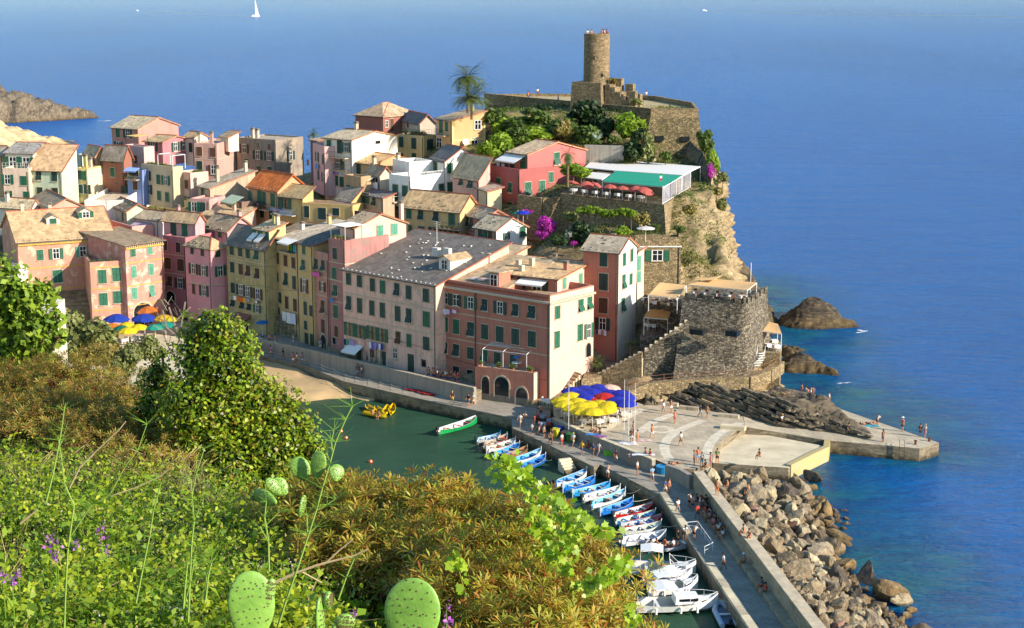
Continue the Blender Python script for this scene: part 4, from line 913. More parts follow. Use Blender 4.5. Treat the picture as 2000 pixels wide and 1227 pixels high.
G['y2']=house('town_house','narrow ochre house with dark slate roof between the loggia house and the pink one',(610.5,480),(581,472.6),Y=235.5,depth=10,zb=2.5,roof='shed',r=2.2,wall='c09a3e',worn=.3,rc='5c5854',hue='d',
    fw=[('d',997,275,'s',None,(.8,1.4)),('d',993,402,'h'),('d',1002,567,'o','b',(1.0,2)),('d',1010,745,'c',None,(.9,2)),('d',1055,765,'s',None,(.8,1.6)),('d',1013,880,'c',None,(.9,1.3)),('d',1018,1000,'D'),('d',1062,1010,'D')],bands=[('d',1010,335),('d',1010,505),('d',1010,668)])
def loggia(hd,reg,x,y,w_,h_,cols,label):
    """dark recess box proud of the roof: open room with awning"""
    n=-hd['v'];P=onplane(*Z(reg,x,y),hd['B'],n);th=math.atan2(hd['u'].y,hd['u'].x);u=hd['u']
    MB().box(P+n*.02,(w_,.06,h_),th).build('loggia_opening',[PANE],hd['root'])
    MB().box(P+n*.08+Vector((0,0,h_/2)),(w_+.3,.2,.15),th).box(P+n*.08-u*w_/2,(.15,.2,h_),th).box(P+n*.08+u*w_/2,(.15,.2,h_),th).build('loggia_frame',[TRIM],hd['root'])
    k=len(cols)
    for i,c in enumerate(cols):
        MB().box(P+n*.2+u*(-w_/2+w_*(i+.5)/k)-Vector((0,0,h_*.12)),(w_/k*.7,.04,h_*.5),th).build('cloth',[plain('cloth_'+c,c,.9)],hd['root'])
loggia(G['y1'],'d',903,250,2.6,2.0,['c9b028','4c8a3a','2a9ab0'],'');balcony(G['y1'],'d',875,296,3.6,.8)
awn(G['y1'],'d',900,190,3.4,1.6,.5,FABW)
G['k1']=house('town_house','narrow salmon house with a tiny roof terrace and pink cloth',(641,508),(612,500),Y=232.5,depth=8,zb=2.5,roof='flat',parapet=.9,wall='b8735c',worn=.6,patch='8c7a6c',rc='94857a',hue='d',
    fw=[('d',1097,395,'h'),('d',1152,405,'h'),('d',1147,572,'o','b',(.8,1.4)),('d',1150,735,'c','b',(1,2)),('d',1152,888,'c','b',(1,2)),('d',1155,1020,'a',None,(1.8,2.6))],bands=[('d',1130,490),('d',1130,640)])
G['k2']=house('town_house','tall narrow brownish pink house with a flowery roof terrace',(673,484),(642,478),Y=229.5,depth=8,zb=2.5,roof='flat',parapet=1.0,wall='a8645a',worn=.7,patch='8a7468',rc='94857a',hue='g',
    fw=[('d',1245,308,'c','d'),('d',1240,465,'c'),('d',1250,605,'h'),('d',1252,772,'c',None,(1.1,1.9)),('d',1258,930,'s','b',(.8,1.6)),('d',1240,1005,'p')],bands=[('d',1250,380),('d',1250,522),('d',1250,690)])
t=G['k2']
for s in(.15,.4,.6,.85):pot_plant(Vector((*(t['A']+(t['B']-t['A'])*s+t['v']*.5).xy,t['z']+.9)),.4,t['root'])
pg=MB();q=[Vector((*(t['A']+t['u']*a+t['v']*b_).xy,t['z']))for a,b_ in((.2,.3),((t['B']-t['A']).length-.2,.3),((t['B']-t['A']).length-.2,4),(.2,4))]
for p in q:pg.bar(p,p+Vector((0,0,2.9)),.05)
pg.build('pergola_post',[WHITE],t['root']);MB().slab([p+Vector((0,0,2.9+.02*i))for i,p in enumerate(q)],.06).build('pergola_canvas',[FABW],t['root'])
G['bp']=house('town_house','big pale pink house with gable and two pale green windows above the slate roof',(693,445),(664,439),Y=232,Cx=793,zb=8,roof='gable',r=(0,417),wall='d3a48c',worn=.15,rc='b09a80',hue='l',
    sw=[('f',335,127,'c','l',(1.1,1.6)),('f',449,112,'c','l',(1.1,1.6)),('f',125,222,'s','b')],stones=10,chim=[(.8,.97,2.6)])
def rowpts(reg,x0,y0,x1,y1,xs_,kd,hue=None,sz=None):
    return[(reg,x,y0+(y1-y0)*(x-x0)/(x1-x0),kd,hue,sz)for x in xs_]
fw=[('f',87,510,'c'),('f',174,528,'c'),('f',278,558,'c',None,(1,1.8)),('f',359,575,'c',None,(1.05,1.8)),('f',473,597,'c',None,(1,1.8)),('f',567,618,'c',None,(1.05,1.85)),('f',705,642,'c',None,(1.15,1.8)),
      ('f',90,706,'c',None,(1,2.1)),('f',176,723,'c',None,(1,2.1)),('f',274,743,'c',None,(1,2.1)),('f',358,760,'c',None,(1.05,2.1)),('f',479,788,'c',None,(1.05,2.1)),('f',569,808,'c',None,(1.05,2.1)),('f',708,832,'c',None,(1.3,2.1)),
      ('f',98,912,'k','g',(1.1,1.9)),('f',183,932,'k','g',(1.1,1.9)),('f',280,942,'k','g',(1.1,1.9)),('f',357,960,'k','g',(1.0,1.9)),('f',483,982,'c','b',(.95,1.8)),('f',570,1003,'c','d',(.95,1.8)),('f',708,1026,'c','d',(1.2,1.8)),
      ('f',458,1105,'q',None,(.9,1.5)),('f',275,1105,'c','b',(.8,1.2)),('f',362,1155,'D',None,(1.1,2.4)),('f',583,1185,'D',None,(1.2,2.6)),('f',687,1183,'p',None,(.9,1.0)),('f',96,1095,'D',None,(.8,2)),('f',170,1125,'D',None,(.9,2))]
G['sl']=house('town_house','long pale pink house with a dark slate roof dotted with white stones',(851,557),(669,525),Y=216.6,depth=14.5,zb=2.5,roof='shed',r=4.0,wall='dea68a',worn=.45,patch='b99f88',rc='66625f',hue='d',fw=fw,bands=[('f',420,690),('f',420,885)],stones=44)
G['sl']['dz']=G['sl']['z']+1.0;dormer(G['sl'],.86,.30,2.2,4.2,1.7,m=wallm('e0d6c4'),win='w')
t=G['sl'];P_=t['A']+t['u']*8+t['v']*11
an=empty('tv_antenna',(P_.x,P_.y,t['z']+3),'white television antenna standing on the dark slate roof','antenna')
MB().bar((P_.x,P_.y,t['z']+3),(P_.x,P_.y,t['z']+6.4),.04).build('mast',[WHITE],an)
for hh,w_ in((6.3,1.6),(6.0,1.2),(5.7,1.0)):MB().bar(P_+t['u']*w_/2+Vector((0,0,hh)),P_-t['u']*w_/2+Vector((0,0,hh)),.03).build('aerial_rod',[WHITE],an)
for s_,t_ in((.62,.5),(.72,.52)):
    p=t['A']+t['u']*((t['B']-t['A']).length*s_)+t['v']*(t['dd']*t_);MB().box((p.x,p.y,t['z']+5*t_+.4),(1.1,.7,1.1),R(-40)).build('chimney',[PALEST],t['root'])
fw=[('g',88,468,'w'),('g',158,480,'w',None,(1.2,1.6)),('g',244,497,'o','d'),('g',328,510,'h'),('g',420,525,'o','d'),('g',513,540,'h'),('g',611,552,'c',None,(1.2,1.7)),('g',62,466,'s','d',(.5,1.7)),('g',123,475,'s','d',(.9,1.7)),('g',182,486,'s','d',(.5,1.7)),
      ('g',90,623,'c',None,(1.1,2)),('g',158,638,'c',None,(1.1,2)),('g',245,655,'c',None,(1.2,2)),('g',329,669,'c',None,(1.2,2)),('g',419,684,'c',None,(1.3,2.1)),('g',512,698,'c',None,(1.3,2.1)),('g',611,712,'c',None,(1.3,2.1)),
      ('g',88,765,'h',None,(1.1,1.6)),('g',158,780,'h',None,(1.1,1.7)),('g',243,797,'c',None,(1.15,1.6)),('g',327,812,'h',None,(1.15,1.6)),('g',82,883,'p',None,(1.1,1.0)),('g',157,897,'p',None,(1.1,1.0)),('g',240,930,'p',None,(1.1,1.5)),('g',405,830,'c',None,(1.15,1.7)),('g',500,845,'c',None,(1.15,1.7))]
sw=[('g',760,552,'c','g',(1.1,1.7)),('g',900,512,'h','g',(1.1,1.7)),('g',953,497,'h','g',(1.0,1.7)),('g',757,715,'c','g',(1.1,2.2)),('g',896,672,'c','g',(1.1,2.2)),('g',948,662,'o','g',(.9,2.0)),('g',945,775,'a',None,(1.2,2.0))]
G['rd']=house('town_house','large brick red harbour house with a sunlit peach side wall and green shutters',(1074,590),(853,555.5),z=15.4,Cx=1159,zb=1.0,roof='flat',parapet=.9,wall='b8603c',worn=.25,rc='9a8c78',hue='d',fw=fw,sw=sw,bands=[('g',400,597),('g',400,757)])
t=G['rd'];LA=(t['B']-t['A']).length
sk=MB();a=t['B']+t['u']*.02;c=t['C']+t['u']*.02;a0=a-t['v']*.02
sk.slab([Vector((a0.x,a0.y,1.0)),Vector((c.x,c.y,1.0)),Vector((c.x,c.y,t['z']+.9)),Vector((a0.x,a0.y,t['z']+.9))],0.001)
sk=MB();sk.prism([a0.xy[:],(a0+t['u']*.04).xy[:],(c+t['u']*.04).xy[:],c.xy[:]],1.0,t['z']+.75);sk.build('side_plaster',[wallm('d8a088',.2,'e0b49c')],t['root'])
for o in[o for o in t['root'].children if o.name.startswith(('window','arched'))]:
    if abs(o.rotation_euler.z-math.atan2(t['u'].x,-t['u'].y))<.01:o.location+=t['u']*.05
mb=MB();e=lambda p,zz:(p.x,p.y,zz)
mb.prism([(t['A']-t['v']*.45).xy[:],(t['B']-t['v']*.45+t['u']*.45).xy[:],(t['C']+t['u']*.45).xy[:],(t['C']).xy[:],t['B'].xy[:],t['A'].xy[:]],t['z']-.25,t['z']+.02);mb.build('cornice',[TRIM],t['root'])
mb=MB()
for i in range(64):p=t['A'].lerp(t['B'],(i+.5)/64)-t['v']*.06;mb.box((p.x,p.y,t['z']+.45),(.12,.12,.28),math.atan2(t['u'].y,t['u'].x))
tag(mb.build('parapet_balusters',[RIDGEM],t['root']),kind='stuff')
for s_ in(.355,):
    p=t['A']+t['u']*LA*s_-t['v']*.1;MB().bar((p.x,p.y,4),(p.x,p.y,t['z']),.07,0,6).build('downpipe',[COPPER],t['root'])
p=t['B']-t['u']*.05-t['v']*.1;MB().bar((p.x,p.y,1.5),(p.x,p.y,t['z']),.07,0,6).build('downpipe',[COPPER],t['root'])
a=t['A']+t['v']*.5;c=t['A']+t['u']*LA*.56+t['v']*.5;zz=t['z']+.3
MB().slab([Vector((a.x,a.y,zz)),Vector((c.x,c.y,zz)),Vector((*(c+t['v']*12).xy,zz+2.6)),Vector((*(a+t['v']*12).xy,zz+2.6))],.3).build('roof',[roofm('a8977c')],t['root'])
mb=MB();mb.prism([(a+t['v']*.3).xy[:],(c+t['v']*.3).xy[:],(c+t['v']*11.6).xy[:]+(zz+2.35,),(a+t['v']*11.6).xy[:]+(zz+2.35,)],zz-2,zz-.25);mb.build('roof_base_wall',[wallm('b8603c')],t['root'])
for s_,t_ in((.22,2.2),(.30,2.4),(.38,5.5)):
    p=t['A']+t['u']*LA*s_+t['v']*(t_+.6);z1=zz+2.6*(t_+.1)/12
    MB().box((p.x,p.y,z1+.12),(1.0,1.3,.14),math.atan2(t['u'].y,t['u'].x)).build('skylight_frame',[WHITE],t['root']);MB().box((p.x,p.y,z1+.2),(.8,1.1,.04),math.atan2(t['u'].y,t['u'].x)).build('skylight',[plain('skylight_glass','4a7a90',.1)],t['root'])
for s_,t_ in((.40,8),(.49,6.5),(.47,9.2),(.1,8.8)):
    p=t['A']+t['u']*LA*s_+t['v']*t_;MB().box((p.x,p.y,zz+2.6*t_/12+.5),(.6,.6,1.3),R(-40)).build('chimney',[CHIMW],t['root'])
PH=house('penthouse','brick red penthouse with broad sand roof and white awning on top of the harbour house',(1088,544),(969,531),Y=213.2,Cx=1146,zb=14.6,roof='shed',r=.9,wall='b8603c',rc='c4a57c',over=.5,fw=[('g',473,373,'D',None,(1.2,2)),('g',548,380,'D',None,(1.2,2)),('g',640,400,'q',None,(1.4,1.8)),('g',690,400,'D',None,(.9,2))],sw=[('g',803,378,'c','l',(1.0,1.5)),('g',900,352,'c','l',(1.0,1.5))],chim=[(.9,.5,.9),(.5,.95,.6)])
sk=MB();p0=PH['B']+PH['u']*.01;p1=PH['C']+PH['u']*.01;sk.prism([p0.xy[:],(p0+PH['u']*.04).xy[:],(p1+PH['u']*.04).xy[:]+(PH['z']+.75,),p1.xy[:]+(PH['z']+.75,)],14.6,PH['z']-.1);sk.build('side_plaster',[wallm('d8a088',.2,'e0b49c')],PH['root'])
awn(PH,'g',628,352,4.2,1.7,.5,FABW)
dq=t['A']+t['u']*LA*.46+t['v']*2.6;G['rd']['dz']=t['z']+.6
mb=MB();mb.box((dq.x,dq.y,t['z']+1.2),(1.7,2.4,2.4),math.atan2(t['u'].y,t['u'].x));mb.build('dormer',[wallm('b8603c')],t['root']);window(t['root'],dq-t['v']*1.22+Vector((0,0,t['z']-dq.z+1.4)),-t['v'],'w','g',(1.2,1.6))
MB().box((dq.x,dq.y,t['z']+2.5),(2.2,3.0,.14),math.atan2(t['u'].y,t['u'].x)).build('dormer_roof',[roofm('a8977c')],t['root'])
AN=house('harbour_annex','low orange quayside annex with two arches, dark doorway and a pergola terrace',(1042,731),(928,717),z=5.9,Cx=1071,zb=1.0,roof='flat',parapet=.12,wall='c4673f',worn=.35,rc='a89a88',pipe=False,
    fw=[('g',333,990,'a',None,(1.3,2.6)),('g',430,998,'a',None,(2.3,2.9)),('g',549,1070,'a',None,(1.9,3.2))])
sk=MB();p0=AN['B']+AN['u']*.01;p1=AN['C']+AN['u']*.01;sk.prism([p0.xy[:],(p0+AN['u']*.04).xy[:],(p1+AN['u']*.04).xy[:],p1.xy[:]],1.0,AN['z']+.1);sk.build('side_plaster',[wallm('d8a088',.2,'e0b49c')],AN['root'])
mb=MB();mb.prism([(AN['A']-AN['v']*.06).xy[:],(AN['B']-AN['v']*.06).xy[:],AN['B'].xy[:],AN['A'].xy[:]],1.0,2.5);mb.build('damp_plinth',[wallm('7c6a58',.6)],AN['root'])
u,v=AN['u'],AN['v'];La=(AN['B']-AN['A']).length;zt=AN['z']+.12
q=[AN['A']+u*.9+v*.4,AN['A']+u*(La*.46)+v*.4,AN['B']-u*1.2+v*.4];pgr=empty('pergola',(q[0].x,q[0].y,zt),'white steel pergola with striped blind over the annex terrace','pergola')
for p in q:
    for dv in(0,3.2):pp_=p+v*dv;MB().bar((pp_.x,pp_.y,zt),(pp_.x,pp_.y,zt+2.3),.045).build('post',[WHITE],pgr)
    MB().bar((*p.xy,zt+2.3),(*(p+v*3.2).xy,zt+2.9),.045).build('rafter',[WHITE],pgr)
for dv,dz in((0,2.3),(1.6,2.6),(3.2,2.9)):MB().bar((*(q[0]+v*dv).xy,zt+dz),(*(q[2]+v*dv).xy,zt+dz),.04).build('beam',[WHITE],pgr)
k=26
for i in range(k):
    p=q[0].lerp(q[2],(i+.05)/k);p2=q[0].lerp(q[2],(i+.55)/k)
    MB().slab([Vector((*(p+v*1.5).xy,zt+2.64)),Vector((*(p2+v*1.5).xy,zt+2.64)),Vector((*(p2+v*3.2).xy,zt+2.95)),Vector((*(p+v*3.2).xy,zt+2.95))],.03).build('blind_slat',[plain('blind','cfc0b4',.8)if i==0 else bpy.data.materials['blind']],pgr)
for i in range(7):
    s_=[.08,.38,.42,.6,.64,.9,.95][i];p=AN['A']+u*La*s_+v*.25;pot_plant(Vector((p.x,p.y,zt+.1)),.38,None,['dry potted plant at the left end of the annex terrace','leafy potted plant beside the middle pergola post','small potted plant right of the middle pergola post','potted plant under the blue lamp on the annex terrace','spiky potted plant in the middle of the annex terrace edge','hanging green plant at the right pergola post','last potted plant at the right corner of the annex terrace'][i])
tb=AN['A']+u*La*.62+v*1.6;tag(MB().lathe([(.05,0),(.05,.7),(.7,.72),(.7,.78)],(tb.x,tb.y,zt),14).build('terrace_table',[WHITE]),'round white table under the annex pergola','table')
tag(MB().lathe([(.5,0),(.35,.15),(.05,.25)],(tb.x,tb.y,zt+1.4),12).bar((tb.x,tb.y,zt+1.6),(tb.x,tb.y,zt+2.6),.01).build('pendant_lamp',[plain('blue_enamel','1f6fae',.4)]),'blue lamp hanging under the annex pergola','lamp')
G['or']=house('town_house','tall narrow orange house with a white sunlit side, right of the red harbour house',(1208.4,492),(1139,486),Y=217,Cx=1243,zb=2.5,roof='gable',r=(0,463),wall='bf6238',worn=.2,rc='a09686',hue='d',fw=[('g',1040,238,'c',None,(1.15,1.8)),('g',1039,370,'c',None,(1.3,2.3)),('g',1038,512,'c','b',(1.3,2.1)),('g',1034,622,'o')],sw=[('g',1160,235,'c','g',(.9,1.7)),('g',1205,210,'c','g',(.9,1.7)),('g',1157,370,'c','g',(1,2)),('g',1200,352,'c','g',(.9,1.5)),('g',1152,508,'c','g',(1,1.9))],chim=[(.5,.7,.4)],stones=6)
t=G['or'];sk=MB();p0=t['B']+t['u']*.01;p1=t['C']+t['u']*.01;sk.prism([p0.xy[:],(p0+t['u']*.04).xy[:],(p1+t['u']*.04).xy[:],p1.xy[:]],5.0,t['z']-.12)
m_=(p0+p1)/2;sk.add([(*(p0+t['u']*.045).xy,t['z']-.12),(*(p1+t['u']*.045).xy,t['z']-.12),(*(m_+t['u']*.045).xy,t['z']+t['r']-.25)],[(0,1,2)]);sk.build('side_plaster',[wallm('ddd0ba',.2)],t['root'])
for o in[o for o in t['root'].children if o.name.startswith('window')]:
    if abs(o.rotation_euler.z-math.atan2(t['u'].x,-t['u'].y))<.01:o.location+=t['u']*.05
G['ya']=house('town_house','slim cream house squeezed between the orange house and the stone house',(1246,490),(1225,487),Y=223,Cx=1256,zb=9,roof='shed',r=.6,wall='d9c48c',rc='a09686',sw=[('h',375,295,'c','l',(.9,2)),('h',375,385,'c','l',(.9,1.6))])
G['w1']=house('town_house','tall white gabled house with a yellow front, balconies and green shutters',(687,273),(632,268),Y=275,Cx=776,base=385,roof='gable',r=(0,256),wall='dcd2bc',worn=.12,rc='b3a68e',hue='d',
    fw=[('c',1198,340,'c'),('c',1283,355,'t','d'),('c',1335,360,'o','d'),('c',1193,480,'o','d'),('c',1270,490,'o','d'),('c',1305,510,'c'),('c',1203,610,'p'),('c',1255,625,'c','g'),('c',1300,635,'c','g')],sw=[('e',318,400,'p',None,(1.1,.5))],chim=[(.35,.5,1.0)])
balcony(G['w1'],'c',1285,440,4.6,1.1);balcony(G['w1'],'c',1280,540,4.6,.6)
G['w1b']=house('town_house','narrow pink house with blue cloth hung out, left of the white gabled house',(634,298),(611,290),Y=277,depth=8,base=370,roof='flat',parapet=1,wall='c99a92',rc='a0806c',hue='d',fw=[('c',1103,435,'o','d'),('c',1150,455,'c'),('c',1115,580,'c'),('c',1155,600,'o','d')])
G['w1c']=house('town_house','old brick red house end in shadow behind the grey stone house',(622,275),(606,272),Y=290,depth=8,base=345,roof='shed',r=.7,wall='8a4a3c',worn=.6,rc='b09a80',fw=[('c',1030,480,'p')])
G['g1']=house('town_house','weathered grey brown plaster house with bare stone front',(538,276),(462,271),Y=300,Cx=592,base=337,roof='flat',parapet=.25,wall='8a7a66',worn=.7,patch='a89478',rc='a39a8a',hue='d',
    fw=[('c',520,370,'o','b'),('c',630,345,'p',None,(.7,1)),('c',720,355,'p',None,(.7,1)),('c',628,420,'o','d'),('c',718,430,'o','d'),('c',538,485,'c','d'),('c',638,545,'c','g'),('c',723,550,'c','g')],sw=[('c',890,425,'o','d')],chim=[(.2,.3,1.6),(.25,.4,1.4)])
G['pl']=house('town_house','dusky pink house with rounded sunlit wall left of the grey stone house',(423,284),(379,283),Y=297,Cx=463,base=352,roof='flat',parapet=.3,wall='bd8674',worn=.3,rc='b0a08c',hue='b',fw=[('c',163,392,'c','b'),('c',268,400,'c','b'),('c',165,505,'c','d'),('c',275,538,'o','b')],bands=[('c',200,455)],chim=[(.05,.2,1.8),(.6,.2,2.0),(.8,.7,1.5)])
G['pl2']=house('rooftop_room','small rooftop room with slanted roof above the dusky pink house',(446,268),(430,266),Y=300,Cx=459,base=284,roof='shed',r=.8,wall='d6c8b0',rc='a08c70',pipe=False)
G['a1']=house('town_house','tall salmon house with white gable end against the sea, highest on the left',(269,251.5),(217.6,248),Y=305,Cx=348,base=292,roof='gable',r=(0,229),wall='c27460',worn=.2,rc='b0a48c',hue='d',fw=[('a',943,447,'c'),('a',1020,453,'o','d'),('a',948,555,'o','d')],stones=6)
G['a2']=house('town_house','deep rose house with three shuttered windows below the salmon gable',(317,277),(282,275),Y=297,Cx=367,base=312,roof='gable',r=(0,265),wall='b8606a',worn=.2,rc='ac9674',hue='d',fw=[('a',1222,560,'o','d')],sw=[('a',1400,560,'o','d'),('a',1468,552,'o','d')])
G['a2b']=house('town_house','white house end with one window between the rose house and the dusky pink one',(379,268),(360,266),Y=301,Cx=405,base=312,roof='gable',r=.8,wall='dcccba',rc='b89c78',hue='d',fw=[('a',1525,565,'c')])
G['a3']=house('town_house','small pink house with a yellow awning over its roof terrace',(281,297),(242,292),Y=292,Cx=286,base=325,roof='flat',parapet=.9,wall='c99a94',rc='a08c80',hue='d',fw=[('a',1030,655,'c','b',(.9,1.4)),('a',1085,660,'c','b',(.9,1.4))])
t=G['a3'];mb=MB();q=[Vector((*(t['A']+t['u']*a+t['v']*b_).xy,t['z']))for a,b_ in((.3,.3),(3.2,.3),(3.2,3),(.3,3))]
for p in q:mb.bar(p,p+Vector((0,0,2.5)),.05)
mb.build('post',[IRON],t['root']);MB().slab([p+Vector((0,0,2.5+.03*i))for i,p in enumerate(q)],.05).build('canopy',[plain('yellow_canvas','d8b060',.9)],t['root'])
G['a4']=house('town_house','tall brown orange house with a single green window',(241,309),(200,306.5),Y=288,Cx=249,base=384,roof='gable',r=2.0,wall='96502a',worn=.3,rc='8a8278',hue='g',fw=[('a',900,763,'c','g'),('a',897,675,'c','b',(.9,.8)),('a',932,852,'p',None,(.5,.5)),('a',990,920,'D',None,(1.3,2.2))])
G['a5']=house('town_house','small yellow house with cream side wall and terracotta edged terrace',(170,331),(148,330),Y=286,Cx=200,base=384,roof='flat',parapet=.2,wall='c9b048',worn=.3,rc='c08464',hue='d',fw=[('a',635,785,'c'),('a',673,792,'c'),('a',650,895,'o','d'),('a',685,900,'o','d')],chim=[(.2,.5,2.0),(.9,.3,1.6)])
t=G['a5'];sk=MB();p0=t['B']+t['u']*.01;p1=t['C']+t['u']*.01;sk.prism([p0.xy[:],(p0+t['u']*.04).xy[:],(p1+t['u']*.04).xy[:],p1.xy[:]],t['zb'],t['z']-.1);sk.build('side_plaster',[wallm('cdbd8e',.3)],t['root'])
G['a5b']=house('town_house','ochre house with two dark windows behind the small yellow house',(186,303),(163,299),Y=291,Cx=206,base=330,roof='gable',r=1.4,wall='b08f5c',rc='b5a488',hue='b',fw=[('a',705,655,'c','b'),('a',740,655,'c','d')])
G['a6']=house('town_house','beige yellow house with a long planted roof terrace',(337.4,332),(276,325),Y=281,Cx=348,base=394,roof='flat',parapet=.5,wall='c2a878',worn=.25,rc='b09c80',hue='g',fw=[('a',1175,790,'o','d'),('a',1267,820,'c','g'),('a',1325,828,'o','g'),('a',1185,900,'o','d'),('a',1273,950,'c','g'),('a',1337,960,'c','g')])
t=G['a6']
for s in(.1,.22,.36,.5,.62):pot_plant(Vector((*(t['A']+(t['B']-t['A'])*s+t['v']*1).xy,t['z']+.1)),.5,t['root'])
mb=MB();La=(t['B']-t['A']).length;q=[Vector((*(t['A']+t['u']*a+t['v']*b_).xy,t['z']))for a,b_ in((La*.5,.3),(La-.3,.3),(La-.3,3),(La*.5,3))]
for p in q:mb.bar(p,p+Vector((0,0,2.4)),.07)
mb.line([p+Vector((0,0,2.4))for p in q+q[:1]],.06);mb.build('pergola',[WHITE],t['root'])
G['a7']=house('town_house','narrow blue house with a blue awning over its balcony',(277.5,336),(248,334),Y=284,depth=6,base=388,roof='flat',parapet=.3,wall='5f7fc0',worn=.2,rc='8a8a90',hue='b',fw=[('a',1082,870,'c','b',(1,1.5)),('a',1065,760,'p',None,(2.2,1.4))])
balcony(G['a7'],'a',1070,820,2.6,1.0,plants=3);awn(G['a7'],'a',1070,725,2.8,1.2,.5,plain('pale_blue_canvas','8fa8d8',.9))
G['a8']=house('town_house','mint green house with sand roof at the far left',(120,332),(55,330),Y=281,Cx=151,base=392,roof='shed',r=(0,286),wall='a9bd98',worn=.2,rc='bd9f7c',hue='d',fw=[('a',310,788,'c',None,(1.05,1.8)),('a',435,793,'c',None,(1.05,1.8)),('a',320,920,'c',None,(1.05,1.6)),('a',441,920,'c',None,(1.1,1.4))],stones=0)
G['a9']=house('town_house','white house with two arched windows and a balcony at the far left',(65,299),(10,298),Y=285,Cx=112,base=335,roof='gable',r=(0,279),wall='d9d2c6',worn=.15,rc='8f8e8c',hue='g',fw=[('a',103,685,'o','g',(1.3,2)),('a',210,690,'o','g',(1.3,2))],stones=14)
G['a9b']=house('town_house','beige lower house with green shutters under the white arched window house',(56,334.6),(5,334),Y=281,depth=8,base=392,roof='flat',parapet=.5,wall='c9ac90',worn=.4,rc='b0a08c',hue='g',fw=[('a',60,820,'o','g'),('a',190,830,'c','g',(1.1,1.6)),('a',77,950,'c','g'),('a',215,955,'c','g')],bands=[])
t=G['a9b'];terrace_rail([Vector((*p.xy,t['z']+.4))for p in(t['A'],t['B'])],t['root'],m=WHITE)
G['a9c']=house('town_house','yellowish house edge cut by the left frame beside the white house',(5,300),(-40,298),Y=290,Cx=9,base=392,roof='gable',r=1.2,wall='c2a060',rc='9a948a')
G['a10']=house('town_house','tall pale mint wall house edge behind the small yellow house',(160,305),(150,303),Y=300,Cx=166,base=380,roof='flat',parapet=.2,wall='b5c4a8',rc='a09a8a')
G['a11']=house('town_house','low peach house with a flowery terrace under the dusky pink house',(372,347),(345,343),Y=281,Cx=407,base=372,roof='flat',parapet=.8,wall='cfa088',rc='b0a08c',hue='b',fw=[('c',60,655,'c','b',(1,1.5))])
t=G['a11']
for s in(.3,.5,.7,.9):pot_plant(Vector((*(t['B']+t['v']*t['dd']*s*.8-t['u']*.5).xy,t['z']+.5)),.45,t['root'])
G['b1']=house('town_house','low salmon house under a grey stone roof with broken eaves',(96,406),(60,388),Y=268,Cx=163,base=425,roof='gable',r=1.4,wall='c98f72',rc='9a8a74',pipe=False)
G['b2']=house('town_house','small mint house with brown stone roof and sunlit side',(247,412.6),(215,399),Y=268,Cx=291,base=436,roof='gable',r=1.1,wall='a8b49c',rc='8f7e64',hue='d',fw=[('b',905,225,'c','d',(1,1.4)),('b',983,260,'c','d',(1,1.4))],stones=14)
G['b3']=house('town_house','white low house with a striped awning beside the pink penthouse',(309,429.7),(266.5,424),Y=264,Cx=350,base=462,roof='gable',r=1.0,wall='d6cabc',rc='a89a84',fw=[('b',1140,350,'q',None,(1.6,1.4)),('b',1200,360,'q',None,(1.2,1.4))])
awn(G['b3'],'b',1155,300,3.6,1.6,.5,plain('striped_canvas','b8a0a8',.9))
G['b4']=house('town_house','low pink walled courtyard house below the mint house',(258,452),(190,432),Y=262,Cx=300,base=470,roof='flat',parapet=.8,wall='cc8a78',rc='a89880')
G['b5']=house('town_house','low white walled terrace behind the sand roof',(240,398),(165,398),Y=274,Cx=300,base=420,roof='flat',parapet=.6,wall='ddd4c6',rc='b8ab98',pipe=False)
G['b6']=house('town_house','whitewashed building at the left frame edge below the sand roof',(33,530),(-60,520),Y=250,Cx=36,zb=2,roof='flat',parapet=.8,wall='e0cfb4',rc='c8b498',pipe=False)
G['b7']=house('town_house','long pale roofed house at the left frame edge above the salmon building',(60,405),(-40,398),Y=272,Cx=75,base=450,roof='gable',r=1.2,wall='d8c8b0',rc='c4b496',chim=[(.5,.3,1.2)])
G['c1']=house('town_house','long beige stone house with flat slab roof in the village centre',(410,367.5),(387,362.6),Y=276,Cx=499,base=395,roof='shed',r=(0,334),wall='b59a74',worn=.5,rc='a69a86',hue='d',fw=[('c',188,715,'c','d')],chim=[(.5,.3,2.2),(.6,.9,1.6)])
G['c1b']=house('town_house','small pink house with open windows under the beige stone house',(409,393),(370,391),Y=271,Cx=440,base=418,roof='flat',parapet=.3,wall='c88a80',rc='b08c80',hue='d',fw=[('c',120,835,'c','d'),('c',188,838,'c','d')])
G['c2']=house('town_house','ochre house with a bright orange tiled roof and crowded balcony',(542,372),(484.5,362.6),Y=268,Cx=600,base=440,roof='gable',r=(0,341),wall='c48a44',worn=.25,rc='cf6f2c',hue='g',fw=[('c',568,745,'c','g',(1,1.6)),('c',645,758,'t','g',(1.3,2.2)),('c',680,768,'t','g',(1,2.2)),('c',750,780,'t','g',(1.3,2.2)),('c',665,892,'c','d',(1.1,1.2)),('c',735,895,'c','d'),('c',495,915,'d',None,(1,2)),('c',575,905,'d',None,(1,2.4))])
balcony(G['c2'],'c',650,845,6.8,1.2,plants=4)
G['c3']=house('town_house','yellow house with green doors opening on a blue railed balcony',(591,386),(545.6,381),Y=264.5,Cx=612,base=425,roof='shed',r=1.4,wall='c9a23c',worn=.15,rc='a8946e',hue='g',fw=[('c',812,805,'t','d'),('c',850,800,'k','g',(1.2,2.0))])
balcony(G['c3'],'c',855,895,5.0,1.2,rail=plain('blue_rail','3f6fb0',.6))
